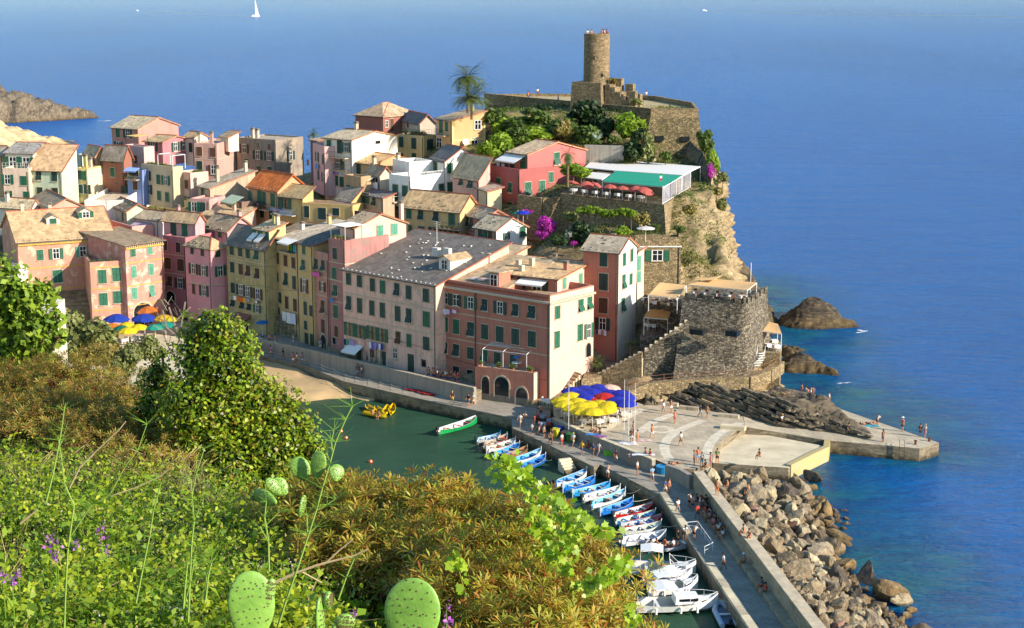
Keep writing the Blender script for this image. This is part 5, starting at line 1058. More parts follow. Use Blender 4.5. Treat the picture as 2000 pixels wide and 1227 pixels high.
G['c4']=house('town_house','large bright yellow house with flat brown roof in the village centre',(688.6,402),(580,395.6),Y=261,Cx=710,base=440,roof='flat',parapet=.05,wall='c9a032',worn=.12,rc='8a7060',hue='d',fw=[('c',1020,875,'c','d',(.9,1.9)),('c',1142,890,'c','d',(1.4,1.9)),('c',1253,875,'s','d',(1.2,1.2)),('c',1430,890,'p',None,(1.2,.9))])
G['c4b']=house('rooftop_room','small yellow rooftop hut with slate roof on the flat brown roof',(686,392),(657,388),Y=264,Cx=693,base=402,roof='shed',r=1.7,wall='c9a032',rc='8a8278',pipe=False)
G['c5']=house('town_house','brown terrace house with a pale green awning left of the orange roof',(472,398),(444,392),Y=270,Cx=486,base=420,roof='flat',parapet=.3,wall='7a5a44',worn=.4,rc='8c8a90',fw=[('c',440,830,'q',None,(3.0,1.2))])
awn(G['c5'],'c',470,745,4.2,2.2,1.0,plain('pale_green_canvas','b4bd9a',.9))
G['c6']=house('town_house','low roof of brown slabs behind the pink penthouse',(470,424),(394,418),Y=266,Cx=500,base=440,roof='shed',r=1.0,wall='b59a84',rc='b39e80',pipe=False,chim=[(.6,.6,1.0)])
G['c7']=house('town_house','pale roofed house with white canvas between the yellow houses',(598,462),(548,450),Y=246,Cx=640,base=480,roof='shed',r=1.0,wall='c9bfae',rc='8c7a62',pipe=False,chim=[(.7,.2,1.4)])
G['e1']=house('town_house','big brick red villa with hipped roof beside the palm, highest of the village',(748,228),(694,None),Y=298,Cx=812,base=262,roof='hip',r=2.2,wall='964a36',worn=.15,rc='a8947c',fw=[],sw=[('e',388,255,'w',None,(.8,1.2)),('e',430,265,'c','b',(.9,2.4)),('e',565,258,'p')])
G['e1b']=house('town_house','grey slate roofed extension right of the brick red villa',(820,240),(785,232),Y=293,Cx=850,base=268,roof='gable',r=1.4,wall='b8a68e',rc='6a6668',fw=[('e',560,262,'p')])
G['e2']=house('town_house','yellow house with blue shutter and terrace below the brick red villa',(827.5,268),(776,264),Y=284,Cx=853,base=314,roof='flat',parapet=.2,wall='bfa24a',worn=.35,rc='6a6462',hue='d',fw=[('e',508,398,'c','d',(1,1.8)),('e',608,410,'c','d',(1.1,1.9)),('e',610,525,'c','d'),('e',510,510,'s','b')],sw=[('e',733,420,'c',None,(1.6,1.9))])
t=G['e2'];terrace_rail([Vector((*p.xy,t['z']+.2))for p in(t['A'],t['B'],t['C'])],t['root'])
for s in(.2,.45,.6,.75,.9):pot_plant(Vector((*(t['A']+(t['B']-t['A'])*s+t['v']*.8).xy,t['z']+.1)),.55,t['root'])
G['e3']=house('town_house','orange yellow house with cream trim and a satellite dish, below the palm trees',(882.5,235),(852,230.5),Y=280,Cx=947.5,base=293,roof='shed',r=(0,217),wall='cf9440',worn=.08,rc='a8967e',hue='g',fw=[('e',825,275,'t','g',(1.2,2.2)),('e',870,275,'c','g'),('e',810,405,'q',None,(1.8,1.8))],sw=[('e',1117,262,'w',None,(1.3,1.6)),('e',1090,390,'w',None,(1.3,1.1))],chim=[(.4,.9,1.2)])
t=G['e3'];balcony(t,'e',850,345,3.2,1.0,rail=GREEND)
for dz_ in(-3.6,):
    mb=MB();mb.prism([t['B'].xy[:],(t['B']+t['u']*.06).xy[:],(t['C']+t['u']*.06).xy[:],t['C'].xy[:]],t['z']+dz_,t['z']+dz_+.25);mb.build('trim_band',[plain('cream_trim','e8cf88',.8)],t['root'])
mb=MB()
for q in(t['B'],t['C']-t['v']*.3):mb.prism([(q).xy[:],(q+t['u']*.07).xy[:],(q+t['u']*.07+t['v']*.3).xy[:],(q+t['v']*.3).xy[:]],t['zb'],t['z']-.1)
mb.build('corner_trim',[bpy.data.materials['cream_trim']],t['root'])
P=onplane(*Z('e',1010,400),t['B'],t['u'])+t['u']*.5;sd_=empty('satellite_dish',P,'white satellite dish on the orange yellow house wall','satellite dish')
MB().lathe([(.05,0),(.35,.06),(.6,.2)],(0,0,0),14,cap=False).build('dish',[WHITE],sd_,local=True).rotation_euler=(R(60),0,R(15));MB().bar((0,0,0),(-.5,.05,-.2),.03).build('bracket',[IRON],sd_,local=True)
G['e4']=house('town_house','white house with dark slate roof and one green shutter',(869,314.5),(841,308),Y=266,Cx=936,base=388,roof='gable',r=(0,288),wall='dcd6ca',worn=.2,rc='6f6c6c',fw=[('e',785,598,'c','g')],sw=[('e',895,608,'c','g',(1.0,1.6)),('e',896,760,'c','g')])
G['e5']=house('town_house','bright white house with a railed roof terrace and two green doors',(802,353.6),(760,348),Y=261,Cx=868,base=392,roof='flat',parapet=.7,wall='e2ded6',worn=.15,rc='c8c0b4',hue='g',fw=[('e',460,798,'t','g',(1.3,2.4)),('e',537,790,'c','g',(1.3,1.7))],sw=[('e',825,772,'c','g',(1.1,1.6))])
t=G['e5'];terrace_rail([Vector((*p.xy,t['z']+.7))for p in(t['A'],t['B'],t['C'])],t['root'],m=WHITE,h=.4);balcony(t,'e',440,870,4.0,1.4,rail=WHITE)
G['e5b']=house('town_house','upper white block with a long parapet behind the white roof terrace',(800,331),(767,325),Y=267,Cx=846,base=360,roof='flat',parapet=1.2,wall='e0dcd2',rc='c8c0b4',pipe=False,chim=[(.2,.1,2)])
G['e6']=house('town_house','ochre house with sand roof behind the white terrace',(728.5,320.6),(694,315.7),Y=272,Cx=811,base=356,roof='gable',r=(0,303),wall='bd9550',worn=.3,rc='c0a276',fw=[('e',168,625,'t','d')])
G['e7']=house('town_house','small house with brown slab roof, white awning and white sheet',(742,341),(715,336),Y=267,Cx=764,base=392,roof='gable',r=1.2,wall='c9b494',rc='a08c74',fw=[('e',300,690,'q',None,(2,1.2))],chim=[(.2,.5,1.2)])
awn(G['e7'],'e',265,665,3.4,1.8,.7,FABW);balcony(G['e7'],'e',240,800,4,1.2)
G['e7b']=house('town_house','lower beige house with dark laundry and dark green shutters',(748,386),(705,378),Y=261,Cx=760,base=418,roof='shed',r=.5,wall='b0906a',worn=.4,rc='6f6a6c',hue='d',fw=[('e',213,845,'c','d'),('e',240,850,'c','d'),('e',290,870,'h','d'),('e',145,795,'c','d'),('e',88,770,'c','b')])
G['e7c']=house('town_house','yellow brown house with brown balcony left of the white sheet',(705,356),(672,352),Y=266,Cx=716,base=400,roof='flat',parapet=.9,wall='a8844a',worn=.4,rc='8a6a50',hue='b',fw=[('e',85,780,'c','d')])
G['e8']=house('town_house','faded pink house with propped open green shutters beside the red house',(935,348.7),(884,340),Y=258,Cx=950,base=398,roof='shed',r=(0,313),wall='c99484',worn=.4,rc='b7a284',hue='d',fw=[('e',985,710,'h'),('e',1060,730,'h',None,(1.4,1.7)),('e',978,845,'s','d',(1.6,1.3))])
G['e9']=house('town_house','small cream house with low flat roof at the foot of the red house',(952,373),(925,363),Y=254,Cx=980,base=405,roof='shed',r=.5,wall='d9bf80',rc='a8988a')
G['e10']=house('villa','tall crimson house with terrace, standing below the castle garden',(1014.5,342.6),(945,331.6),Y=256,Cx=1142,zb=17,roof='flat',parapet=.9,wall='a8433c',worn=.1,rc='a08478',hue='g',fw=[('e',1285,730,'c','d',(1.2,1.8)),('e',1377,765,'h','g'),('e',1377,905,'c','g',(1.1,1.1))],sw=[('e',1518,775,'h','g',(1.3,2.2)),('e',1630,760,'c','g',(1.2,2.1)),('i',148,515,'c','g',(1,1.6))])
G['e10u']=house('villa_storey','upper storey of the crimson house with pale gable roof and cream awning',(1030.4,301),(992.5,296),Y=258,Cx=1144,base=335,roof='gable',r=(0,277),wall='b8504a',worn=.08,rc='bfa98c',hue='g',fw=[('e',1395,590,'c','d',(1.2,1.6)),('e',1480,560,'c','d',(1.4,2))],sw=[('i',193,368,'h','g',(1.2,2.0)),('i',297,375,'c','l',(.8,1.0))],over=.3)
awn(G['e10u'],'e',1420,500,5.0,2.2,.9,FABW)
for i in range(2):
    p=G['e10']['A']+G['e10']['u']*(2.0+1.3*i)+G['e10']['v']*1.4;z0=G['e10']['z']+.05
    ch=empty('sun_chair',(p.x,p.y,z0),['white plastic chair','second white plastic chair'][i]+' on the crimson house terrace','chair');MB().box((0,0,.4),(.5,.5,.05)).build('seat',[WHITE],ch,local=True);MB().box((0,.25,.75),(.5,.05,.7)).build('backrest',[WHITE],ch,local=True)
    for sx in(-.2,.2):
        for sy in(-.2,.2):MB().bar((sx,sy,0),(sx,sy,.4),.02).build('leg',[WHITE],ch,local=True)
G['e11']=house('town_house','wide yellow house with plant filled balcony and sand roof above the slate roof',(898,412),(785,401),Y=246,Cx=935,base=475,roof='gable',r=2.2,wall='c2a052',worn=.3,rc='c2a57e',hue='d',
    fw=[('e',568,968,'c'),('e',663,980,'h'),('e',785,990,'h'),('e',910,1010,'t','d',(1.2,2.4)),('e',580,1098,'c','d',(.7,1.4)),('e',668,1113,'c','g',(1.2,1.6)),('e',780,1130,'k','d',(1.2,1.9)),('e',905,1150,'k','d',(1.3,2.2))],bands=[('e',640,930)],stones=8)
balcony(G['e11'],'e',905,1090,4.6,1.1,plants=5)
G['e12']=house('town_house','rose red house with round topped windows left of the stone gabled house',(945,427),(904.5,416),Y=242.5,Cx=995,base=478,roof='gable',r=1.2,wall='b0625a',worn=.3,rc='a89a86',hue='d',fw=[('e',1037,1030,'h',None,(1,1.8)),('e',1070,1050,'h',None,(1,1.8))],bands=[('e',1050,1120)],stones=8)
G['e13']=house('town_house','small stone front house with bright white gable wall and two green windows',(969,449),(927.7,442),Y=237,Cx=1028,base=500,roof='gable',r=(0,425),wall='b09c7c',worn=.6,patch='94866c',rc='b0a48e',hue='d',fw=[('f',1140,145,'c','d'),('f',1180,155,'h','d'),('f',1218,160,'p',None,(.9,1.5)),('f',1196,285,'D',None,(.9,1.6))],sw=[('f',1342,168,'o','g',(.6,1)),('f',1472,137,'h','g',(1.1,1.6))],stones=8)
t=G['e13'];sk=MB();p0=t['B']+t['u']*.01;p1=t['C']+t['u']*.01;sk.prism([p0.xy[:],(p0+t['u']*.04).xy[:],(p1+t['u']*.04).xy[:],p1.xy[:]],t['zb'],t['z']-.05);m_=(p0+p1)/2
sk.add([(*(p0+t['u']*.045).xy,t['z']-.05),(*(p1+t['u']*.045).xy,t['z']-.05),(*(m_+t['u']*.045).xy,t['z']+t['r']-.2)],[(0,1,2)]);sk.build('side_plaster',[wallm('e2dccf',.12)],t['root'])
for o in[o for o in t['root'].children if o.name.startswith('window')]:
    if abs(o.rotation_euler.z-math.atan2(t['u'].x,-t['u'].y))<.01:o.location+=t['u']*.05
G['e14']=house('town_house','tan low roof with skylights behind the red harbour house',(1000,498),(905,486),Y=227,Cx=1030,base=520,roof='shed',r=.7,wall='b89a7a',rc='b5a488',pipe=False,chim=[(.3,.3,1.1),(.55,.3,1.1)])
laundry(G['og'],'d',450,640,580,668,['e8e4e4','d86a1c','d86a1c','e0a030','9aa4b8'],'white and bright orange towels hung out on the olive yellow house')
laundry(G['og'],'d',625,680,660,688,['e8e4e4','3a3a40'],'small black and white cloths on a short line of the olive yellow house',ln=.4)
laundry(G['y1'],'d',840,765,950,790,['e4dcd8','e4dcd8','cfd0dc'],'large white sheets hanging from the yellow loggia house',ln=1.5)
laundry(G['k1'],'d',1080,450,1145,462,['cf5a9a'],'bright pink cloth hung from the narrow salmon house',ln=.8)
laundry(G['k2'],'d',1220,665,1252,670,['4a7ab8'],'blue cloth hanging on the brownish pink house',ln=.6)
laundry(G['sl'],'f',65,985,150,1000,['2a2a60','2f9a60','a88ac0','a88ac0'],'mixed green and lilac washing under the left kitchen windows of the slate roofed house',ln=.8)
laundry(G['sl'],'f',228,1000,380,1030,['c98a80','d8a890','e4dcd8','6a5aa8','a88ac0','7a6ab0','e0e0e8','2a3a80'],'row of striped pink and purple towels on the slate roofed house',ln=1.0)
laundry(G['rd'],'g',92,527,130,533,['e8e8f0','d8c0e0'],'two pale cloths under the top left windows of the red harbour house',ln=.7)
laundry(G['rd'],'g',145,532,172,538,['d8c0e0'],'lilac cloth under the second window of the red harbour house',ln=.6)
laundry(G['or'],'g',1000,652,1065,660,['3a3a6a','e4dcd8','c08a80','e4e4f0'],'washing hung below the open window of the orange house',ln=.7)
laundry(G['w1'],'c',1240,552,1310,560,['4a6ab8','c06a80','50a0b0','d0c0c8'],'small colourful washing on the balcony of the white gabled house',ln=.5)
laundry(G['w1b'],'c',1105,490,1125,494,['3a8ad0'],'blue towel hanging from the narrow pink hill house',ln=1.0)
laundry(G['e7'],'e',262,720,340,722,['e8e8ee'],'large white sheet hanging beside the bright white terrace house',ln=1.5)
awn(G['sl'],'f',148,1035,3.0,1.6,.9,FABW)
for k,(reg,x,y,Yv,lab)in enumerate((('c',183,860,268,'thin dark aerial on the pink penthouse roof'),('b',850,200,270,'thin dark aerial pole in front of the small mint house'),('c',1490,410,274,'aerial pole above the white gabled house'),('c',950,570,272,'aerial pole behind the orange tiled roof'),('b',735,130,276,'aerial pole on the low white terrace'),('e',890,880,250,'aerial pole on the sand roof of the wide yellow house'))):
    P=atY(*Z(reg,x,y),Yv);o=empty('roof_aerial',P,lab,'antenna');MB().bar((0,0,-1.5),(0,0,1.6),.04).build('mast',[IRON],o,local=True);MB().bar((-.6,0,1.4),(.6,0,1.4),.025).bar((-.4,0,1.1),(.4,0,1.1),.025).build('aerial_rod',[IRON],o,local=True)
for i,(P,Q,w_)in enumerate(((('d',0,548),('d',640,560),'across the pink houses'),(('d',400,372),('d',760,410),'along the olive yellow house'),(('d',640,560),('d',960,600),'between the yellow houses'),(('d',1000,740),('d',1310,800),'along the narrow pink houses'),(('f',45,850),('f',780,1080),'along the slate roofed house'),(('g',40,800),('g',700,960),'along the red harbour house'))):
    a=atY(*Z(*P),0+{0:247,1:242.6,2:239,3:229,4:0,5:0}[i]or 1);b_=a
    if i<4:b_=atY(*Z(*Q),{0:241.5,1:239.5,2:234,3:227}[i])
    else:
        hd=G['sl']if i==4 else G['rd'];a=onplane(*Z(*P),hd['B'],-hd['v'])-hd['v']*.15;b_=onplane(*Z(*Q),hd['B'],-hd['v'])-hd['v']*.15
    pts=[a.lerp(b_,t)-Vector((0,0,.5*4*t*(1-t)*.6))for t in(0,.2,.4,.6,.8,1)];tag(MB().line(pts,.025,0,3).build('cable',[IRON]),'thin sagging cable '+w_,'cable')
# ================================================================ CASTLE HILL, RESTAURANTS, FORT
ST1=stonem('castle_stone','6a5a40','9a8460','b89e74',3.0,'5a4c36',1.8)
ST2=stonem('fort_stone','453d32','766b58','b2a48a',3.3,'2e271d',1.7)
ST3=stonem('terrace_stone','7a694a','a08a64','bfa67a',2.6,'594a34',1.7)
ST4=stonem('bastion_stone','5c503a','8a7852','ab9868',2.4,'3c3424',1.6,moss='6a6630')
def solid(name,top,bot,z_top,z_bot,mats,label,cat,parent=None):
    """walls with a batter: top and bottom outlines (world xy) joined"""
    n=len(top);mb=MB();V=[(*b_,z_bot)for b_ in bot]+[(*t_[:2],t_[2]if len(t_)>2 else z_top)for t_ in top]
    mb.add(V,[(i,(i+1)%n,n+(i+1)%n,n+i)for i in range(n)]+[tuple(range(n,2*n)),tuple(reversed(range(n)))])
    o=mb.build(name,mats,parent)
    if label:tag(o,label,cat)
    return o
TZ=33.4
tw=atY(1165,165,295);tr=2.35
cast=empty('castle_tower',(tw.x,tw.y,tw.z-3),'tall round stone tower on the top of the headland with people on its roof','tower')
ztop=atY(1165,68,295).z
mb=MB();nn=40;prof=[(tr*1.03,tw.z-3),(tr*1.0,tw.z),(tr*.98,(tw.z+ztop)/2),(tr*.97,ztop-.1),(tr*.97,ztop),(tr*.75,ztop),(tr*.75,ztop-1.0)]
mb.lathe(prof,(tw.x,tw.y,0),nn);mb.build('tower_wall',[ST1],cast)
for a_ in range(16):
    t=a_*math.tau/16;MB().box((tw.x+tr*.87*math.cos(t),tw.y+tr*.87*math.sin(t),ztop+.08),(.5,.75,.18+.1*rng.random()),t).build('coping_stone',[ST3],cast)
for zz,dx in((ztop-4,-.6),(ztop-7,.9)):MB().box((tw.x+dx,tw.y-tr*.97,zz),(.25,.2,.6)).build('loophole',[PANE],cast)
B_=atY(1173,162,291);A_=atY(1117,160,293.5);zt=B_.z;C_=atY(1186,160,297)
u=(B_-A_).normalized();v=Vector((-u.y,u.x,0));v=v if v.y>0 else-v
poly=[A_.xy[:],B_.xy[:],(B_+v*7).xy[:],(A_+v*7).xy[:]]
solid('castle_keep',poly,[((A_-v*.4-u*.3).xy[:]),((B_-v*.4+u*.4).xy[:]),((B_+v*7+u*.4).xy[:]),((A_+v*7-u*.3).xy[:])],zt,TZ-2,[ST1],'square shaded stone base block of the round castle tower','castle wall')
cw=empty('castle_stair',(B_.x,B_.y,TZ),'broken stone outer stair and ruined walls right of the tower base','stairs')
p0=B_+u*.45+v*1
steps=[(0.4,zt-.3),(1.4,zt-.8),(2.4,zt-1.6),(3.3,zt-2.4),(4.2,zt-3.0)]
for i,(s_,zz)in enumerate(steps):
    q=p0+u*s_-u*.5;MB().prism([q.xy[:],(q+u*1.0).xy[:],(q+u*1.0+v*3).xy[:],(q+v*3).xy[:]],TZ-1,zz).build('stair_block',[ST3 if i%2 else ST1],cw)
for s_,dv,w_,zz in((1.2,3.2,1.6,zt+.6),(3.4,3.4,1.5,zt-.3),(5.0,.8,1.3,zt-1.4),(5.0,3.2,1.2,zt-2.0)):
    q=p0+u*s_+v*dv;MB().box((q.x,q.y,(TZ+zz)/2),(w_,1.2,zz-TZ),math.atan2(u.y,u.x)).build('ruined_wall',[ST3],cw)
tp=[at(947,193,TZ),at(983,196,TZ),at(1271,223,TZ),at(1362,223.5,TZ),at(1352,210,TZ),at(1282,197,TZ),at(1236,194,TZ),at(1150,189,TZ),at(1050,188,TZ),at(960,189,TZ)]
tp2=[p.xy[:]for p in tp]
structure(MB().prism(tp2,27,TZ).build('castle_terrace',[ST4,plain('dry_terrace_ground','a8946a',.95,.25,.8)]if False else[ST4]))
structure(MB().prism([((p.x-tp[4].x)*.985+tp[4].x,(p.y-tp[4].y)*.985+tp[4].y)for p in tp],TZ-.2,TZ+.02).build('terrace_ground',[plain('dry_terrace_ground','a8946a',.95,.25,.8)]))
def pw_(pts,z0,z1,th,m,label,name='parapet_wall'):
    P=[Vector((p[0],p[1],0))if isinstance(p,tuple)else p for p in pts];return wallpath(name,P,z0,z1,th,m,label,'wall',cap=ST3)
pw_(tp[0:2],TZ-1,TZ+.9,.4,ST3,'sunlit stretch of garden wall behind the palm trees')
pw_([tp[1],tp[1].lerp(tp[2],.33),tp[1].lerp(tp[2],.66),tp[2]],TZ-3,TZ+.9,.4,ST4,'long shaded parapet wall below the castle tower')
pw_([tp[2],tp[3]],TZ-1,TZ+.9,.45,ST3,'front parapet on top of the square bastion')
pw_([tp[3],tp[4],tp[5],tp[6]],TZ-1,TZ+.8,.4,ST3,'seaward parapet curving round the castle terrace')
pw_([tp[7],tp[8],tp[9]],TZ-1,TZ+.4,.4,ST3,'low far parapet left of the tower base')
ba,bb=tp[2],tp[3];bu=(bb-ba).normalized();bv=Vector((-bu.y,bu.x,0));bv=bv if bv.y>0 else-bv
BT=[ba-bv*.1,bb-bv*.1+bu*.2,bb+bv*6-bu*1,ba+bv*6];BB=[ba-bv*2.2-bu*1.6,bb-bv*2.2+bu*1.6,bb+bv*6+bu*0,ba+bv*6]
bast=solid('bastion',[p.xy[:]for p in BT],[p.xy[:]for p in BB],TZ+.0,24,[ST4],'square sloping stone bastion with two small openings at the right end of the castle terrace','bastion')
for px,py in((1289,270),(1339,271)):
    P=onplane(px,py,ba-bv*1.0,-bv);o=MB().box((P.x,P.y-.1,P.z),(1.3,.9,.8),math.atan2(bu.y,bu.x)).build('embrasure',[PANE]);o.parent=bast
q0,q1=atY(1142,300,266),atY(1218,302,264)
tag(MB().prism([q0.xy[:],q1.xy[:],(q1+Vector((0,.4,0))).xy[:],(q0+Vector((0,.4,0))).xy[:]],24,atY(1142,283,266).z).build('garden_wall',[wallm('a39a86',.9)]),'stained pale garden wall behind the restaurant roof','wall')
RZ=24.2
ra_,rb_,rc_=at(1094,378,RZ),at(1297,400,RZ),at(1351,367,RZ);rd_=at(1130,350,RZ)
m_=[ra_,rb_,rc_,rc_+Vector((-2,8,0)),ra_+Vector((4,16,0))]
solid('restaurant_terrace',[p.xy[:]for p in m_],[((ra_+Vector((-.3,-.4,0))).xy[:]),((rb_+Vector((.5,-1.0,0))).xy[:]),((rc_+Vector((1.2,0,0))).xy[:]),m_[3].xy[:],m_[4].xy[:]],RZ,17,[ST3],'high stone terrace wall carrying the cliff restaurant','terrace wall')
rl_=empty('terrace_railing',ra_,'thin railing along the front of the cliff restaurant terrace','railing');terrace_rail([ra_,rb_],rl_,h=1.0)
CANG=plain('green_canopy','149070',.8,.06);CANW=plain('white_canopy','d8d2c8',.8,.08)
def canopy(pts,mat,label,posts=True,thick=.06,zf=None,name='canopy',sag=.0):
    P=[at(*p)for p in pts];root=empty(name,(P[0].x,P[0].y,zf if zf is not None else P[0].z-2.6),label,'canopy')
    mb=MB();n=5 if len(P)==4 else 1
    if len(P)==4:
        for i in range(n):
            for j in range(n):
                g=lambda s,t:(P[0].lerp(P[1],s)).lerp(P[3].lerp(P[2],s),t)-Vector((0,0,sag*16*s*(1-s)*t*(1-t)))
                mb.slab([g(i/n,j/n),g((i+1)/n,j/n),g((i+1)/n,(j+1)/n),g(i/n,(j+1)/n)],thick)
    else:mb.slab(P,thick)
    mb.build('canvas',[mat],root)
    if posts:
        for p in P:MB().bar((p.x,p.y,zf if zf is not None else p.z-2.6),p-Vector((0,0,thick)),.05).build('post',[WHITE],root)
        MB().line([p-Vector((0,0,.1))for p in P+P[:1]],.04).build('frame',[WHITE],root)
    return root
canopy([(1141,327,26.9),(1200,333,26.95),(1333,342,26.9),(1368,325,26.9),(1162,309,26.9)],CANW,'long white flat roof of the cliff restaurant against the hill',zf=RZ)
canopy([(1177,354,26.5),(1298,365,26.5),(1331,343,27.0),(1203,334,27.0)],CANG,'large green canopy over the cliff restaurant',zf=RZ)
canopy([(1135,345.5,26.6),(1176,350.5,26.6),(1193,340,26.7),(1157,336,26.7)],CANW,'small white canopy left of the green one',zf=RZ)
gl,nt,b=newmat('clear_plastic');b.inputs['Base Color'].default_value=(.75,.72,.78,1);b.inputs['Roughness'].default_value=.15;b.inputs['Alpha'].default_value=.45
gs=empty('glass_screen',rb_,'transparent wind screen on the sea side of the cliff restaurant','screen')
for i in range(4):
    p,q=rb_.lerp(rc_,i/4),rb_.lerp(rc_,(i+1)/4);p=p+Vector((-.2,.1,0));q=q+Vector((-.2,.1,0));w0=Vector((0,0,.15));h_=Vector((0,0,2.5))
    MB().slab([p+w0,q+w0,q+h_,p+h_],.001).build('pane',[gl],gs);MB().bar(p,p+Vector((0,0,2.7)),.06).bar(q,q+Vector((0,0,2.7)),.06).bar(p+h_,q+h_,.05).bar(p+w0,q+w0,.05).build('frame',[WHITE],gs)
def _canopy_mesh(n=8,sc_=1,closed=False):
    mb=MB();R_=1.0;rings=[(0,.42),(.35,.36),(.7,.20),(1.0,-.02)]
    V=[];F_=[]
    for j,(r_,z_)in enumerate(rings[1:]):
        for i in range(n*2):
            t=math.pi*i/n;k=1 if i%2==0 else(.955 if j==2 else .97);V.append((r_*k*math.cos(t),r_*k*math.sin(t),z_-(0 if i%2==0 else .035*j)))
    top=len(V);V.append((0,0,.42));m=n*2
    for i in range(m):F_.append((i,(i+1)%m,top))
    for j in range(2):
        for i in range(m):F_.append((j*m+i,(j+1)*m+i,(j+1)*m+(i+1)%m,j*m+(i+1)%m))
    for i in range(m):k=len(V);V+=[(V[2*m+i][0],V[2*m+i][1],V[2*m+i][2]-.10)]
    for i in range(m):F_.append((2*m+i,2*m+m+1+i,2*m+m+1+(i+1)%m,2*m+(i+1)%m))
    mb.add(V,F_);return mb
CANME=_canopy_mesh().mesh('canopy',WHITE);RIBME=MB()
for i in range(8):
    t=math.tau*i/8;RIBME.bar((0,0,.38),(math.cos(t)*.97,math.sin(t)*.97,-.05),.012,0,3)
RIBME=RIBME.mesh('ribs',IRON);POLEME=MB().bar((0,0,0),(0,0,1),.03,0,6).mesh('pole',WHITE);BASEME=MB().lathe([(.28,0),(.26,.08),(.05,.1)],n=10).mesh('base',IRON)
FINME=MB().lathe([(.03,0),(.05,.06),(.0,.14)],n=6).mesh('finial',WHITE)
_cm={}
def cloth(c,name='canvas'):
    if c not in _cm:
        m,nt,b=newmat(name);cc=srgb(c);b.inputs['Base Color'].default_value=cc;b.inputs['Roughness'].default_value=.8
        tr=N(nt,'ShaderNodeBsdfTranslucent');tr.inputs[0].default_value=cc;mx=N(nt,'ShaderNodeMixShader');mx.inputs[0].default_value=.25
        nt.links.new(b.outputs[0],mx.inputs[1]);nt.links.new(tr.outputs[0],mx.inputs[2]);nt.links.new(mx.outputs[0],nt.nodes['Material Output'].inputs[0]);_cm[c]=m
    return _cm[c]
def setm(o,m):
    o.material_slots[0].link='OBJECT';o.material_slots[0].material=m
def umbrella(px,py,z0,h,r,c,label,group=None,tilt=(0,0),flat=1.0,name='parasol'):
    P=at(px,py,z0+h);root=empty(name,(P.x,P.y,z0),label,'parasol',group,rng.uniform(0,3))
    cn_=link('canopy',CANME,root,(0,0,h-.15),(tilt[0],tilt[1],0),(r,r,r*.75*flat));setm(cn_,cloth(c))
    link('ribs',RIBME,root,(0,0,h-.15),(tilt[0],tilt[1],0),(r,r,r*.72*flat));link('pole',POLEME,root,(0,0,0),(0,0,0),(1,1,h+.1));link('base',BASEME,root);link('finial',FINME,root,(0,0,h+.12),(0,0,0),(1,1,1))
    return root
WH=['first from the left, leaning','second from the left, leaning','third from the left, tilted steeply','fourth, under the green canopy','fifth and flattest','sixth, half hidden by the seventh','seventh and largest, striped, at the right']
for i,(x,y,tl)in enumerate(((325,560,.35),(437,572,.5),(520,582,.7),(620,590,.05),(720,603,.05),(820,607,.35),(908,622,.5))):
    umbrella(*Z('i',x,y-6),RZ,2.0,1.05 if i<6 else 1.25,'b8584c','pink red parasol on the cliff restaurant terrace, '+WH[i],'parasols of the cliff restaurant',(R(25)*tl*1.5,R(-30)*tl,))
umbrella(*Z('h',425,48),20.9,2.2,1.3,'d8d0c4','white parasol on the stone house roof terrace',None,flat=.6)
TABM=MB().box((0,0,.72),(.85,.85,.05)).box((0,0,.55),(.87,.87,.32)).mesh('tablecloth',CANW);TLEG=MB().bar((0,0,0),(0,0,.7),.05,0,6).mesh('leg',IRON)
CHM={k:MB().box((0,0,.44),(.42,.42,.04)).box((0,.2,.68),(.42,.04,.46)).mesh('seat',m)for k,m in(('w',WHITE),('b',BROWNW))}
CHL={k:MB().bar((-.18,-.18,0),(-.18,-.18,.44),.02).bar((.18,-.18,0),(.18,-.18,.44),.02).bar((-.18,.18,0),(-.18,.18,.9),.02).bar((.18,.18,0),(.18,.18,.9),.02).mesh('legs',m)for k,m in(('w',WHITE),('b',BROWNW))}
def table(P,lab,chairs=2,ck='w',grp=None):
    r_=empty('restaurant_table',P,lab,'table',grp,rng.uniform(0,3));link('tablecloth',TABM,r_);link('leg',TLEG,r_)
    for i in range(chairs):
        t=math.tau*i/max(chairs,1)+rng.uniform(-.2,.2)
        c_=empty('restaurant_chair',P+Vector((.75*math.sin(t),-.75*math.cos(t),0)),('white' if ck=='w' else 'brown')+' chair at the '+lab,'chair','chairs at the '+(grp or 'tables'),t+math.pi);link('seat',CHM[ck],c_);link('legs',CHL[ck],c_)
u=(rb_-ra_).normalized();v=Vector((-u.y,u.x,0));v=v if v.y>0 else-v
for i in range(7):table(ra_+u*(1.6+i*2.1)+v*1.3,'front row table of the cliff restaurant, '+['first','second','third','fourth','fifth','sixth','last'][i]+' from the left',1,'w','front row of the cliff restaurant')
MB_=MB();MB_.box((ra_+u*8+v*8.5)+Vector((0,0,1.3)),(15,.3,2.6),math.atan2(u.y,u.x));tag(MB_.build('restaurant_back_wall',[wallm('9c8f7c')]),'plain back wall inside the cliff restaurant under the canopies','wall')
G['st']=house('stone_house','rough stone house with one green shuttered window under the cliff',(1330,483),(1240,483),Y=224,Cx=1338,zb=10,roof='flat',parapet=1.4,wallmat=ST3,rc='a8987c',pipe=True,fw=[('h',505,243,'o','g',(1.5,1.5))])
t=G['st'];mb=MB()
for i in range(7):
    p=t['B']+t['v']*(.5+i*.8*(t['dd']/6));MB().box((p.x-.15,p.y,t['z']+1.6),(.35,.5,.45)).build('merlon',[ST3],t['root'])
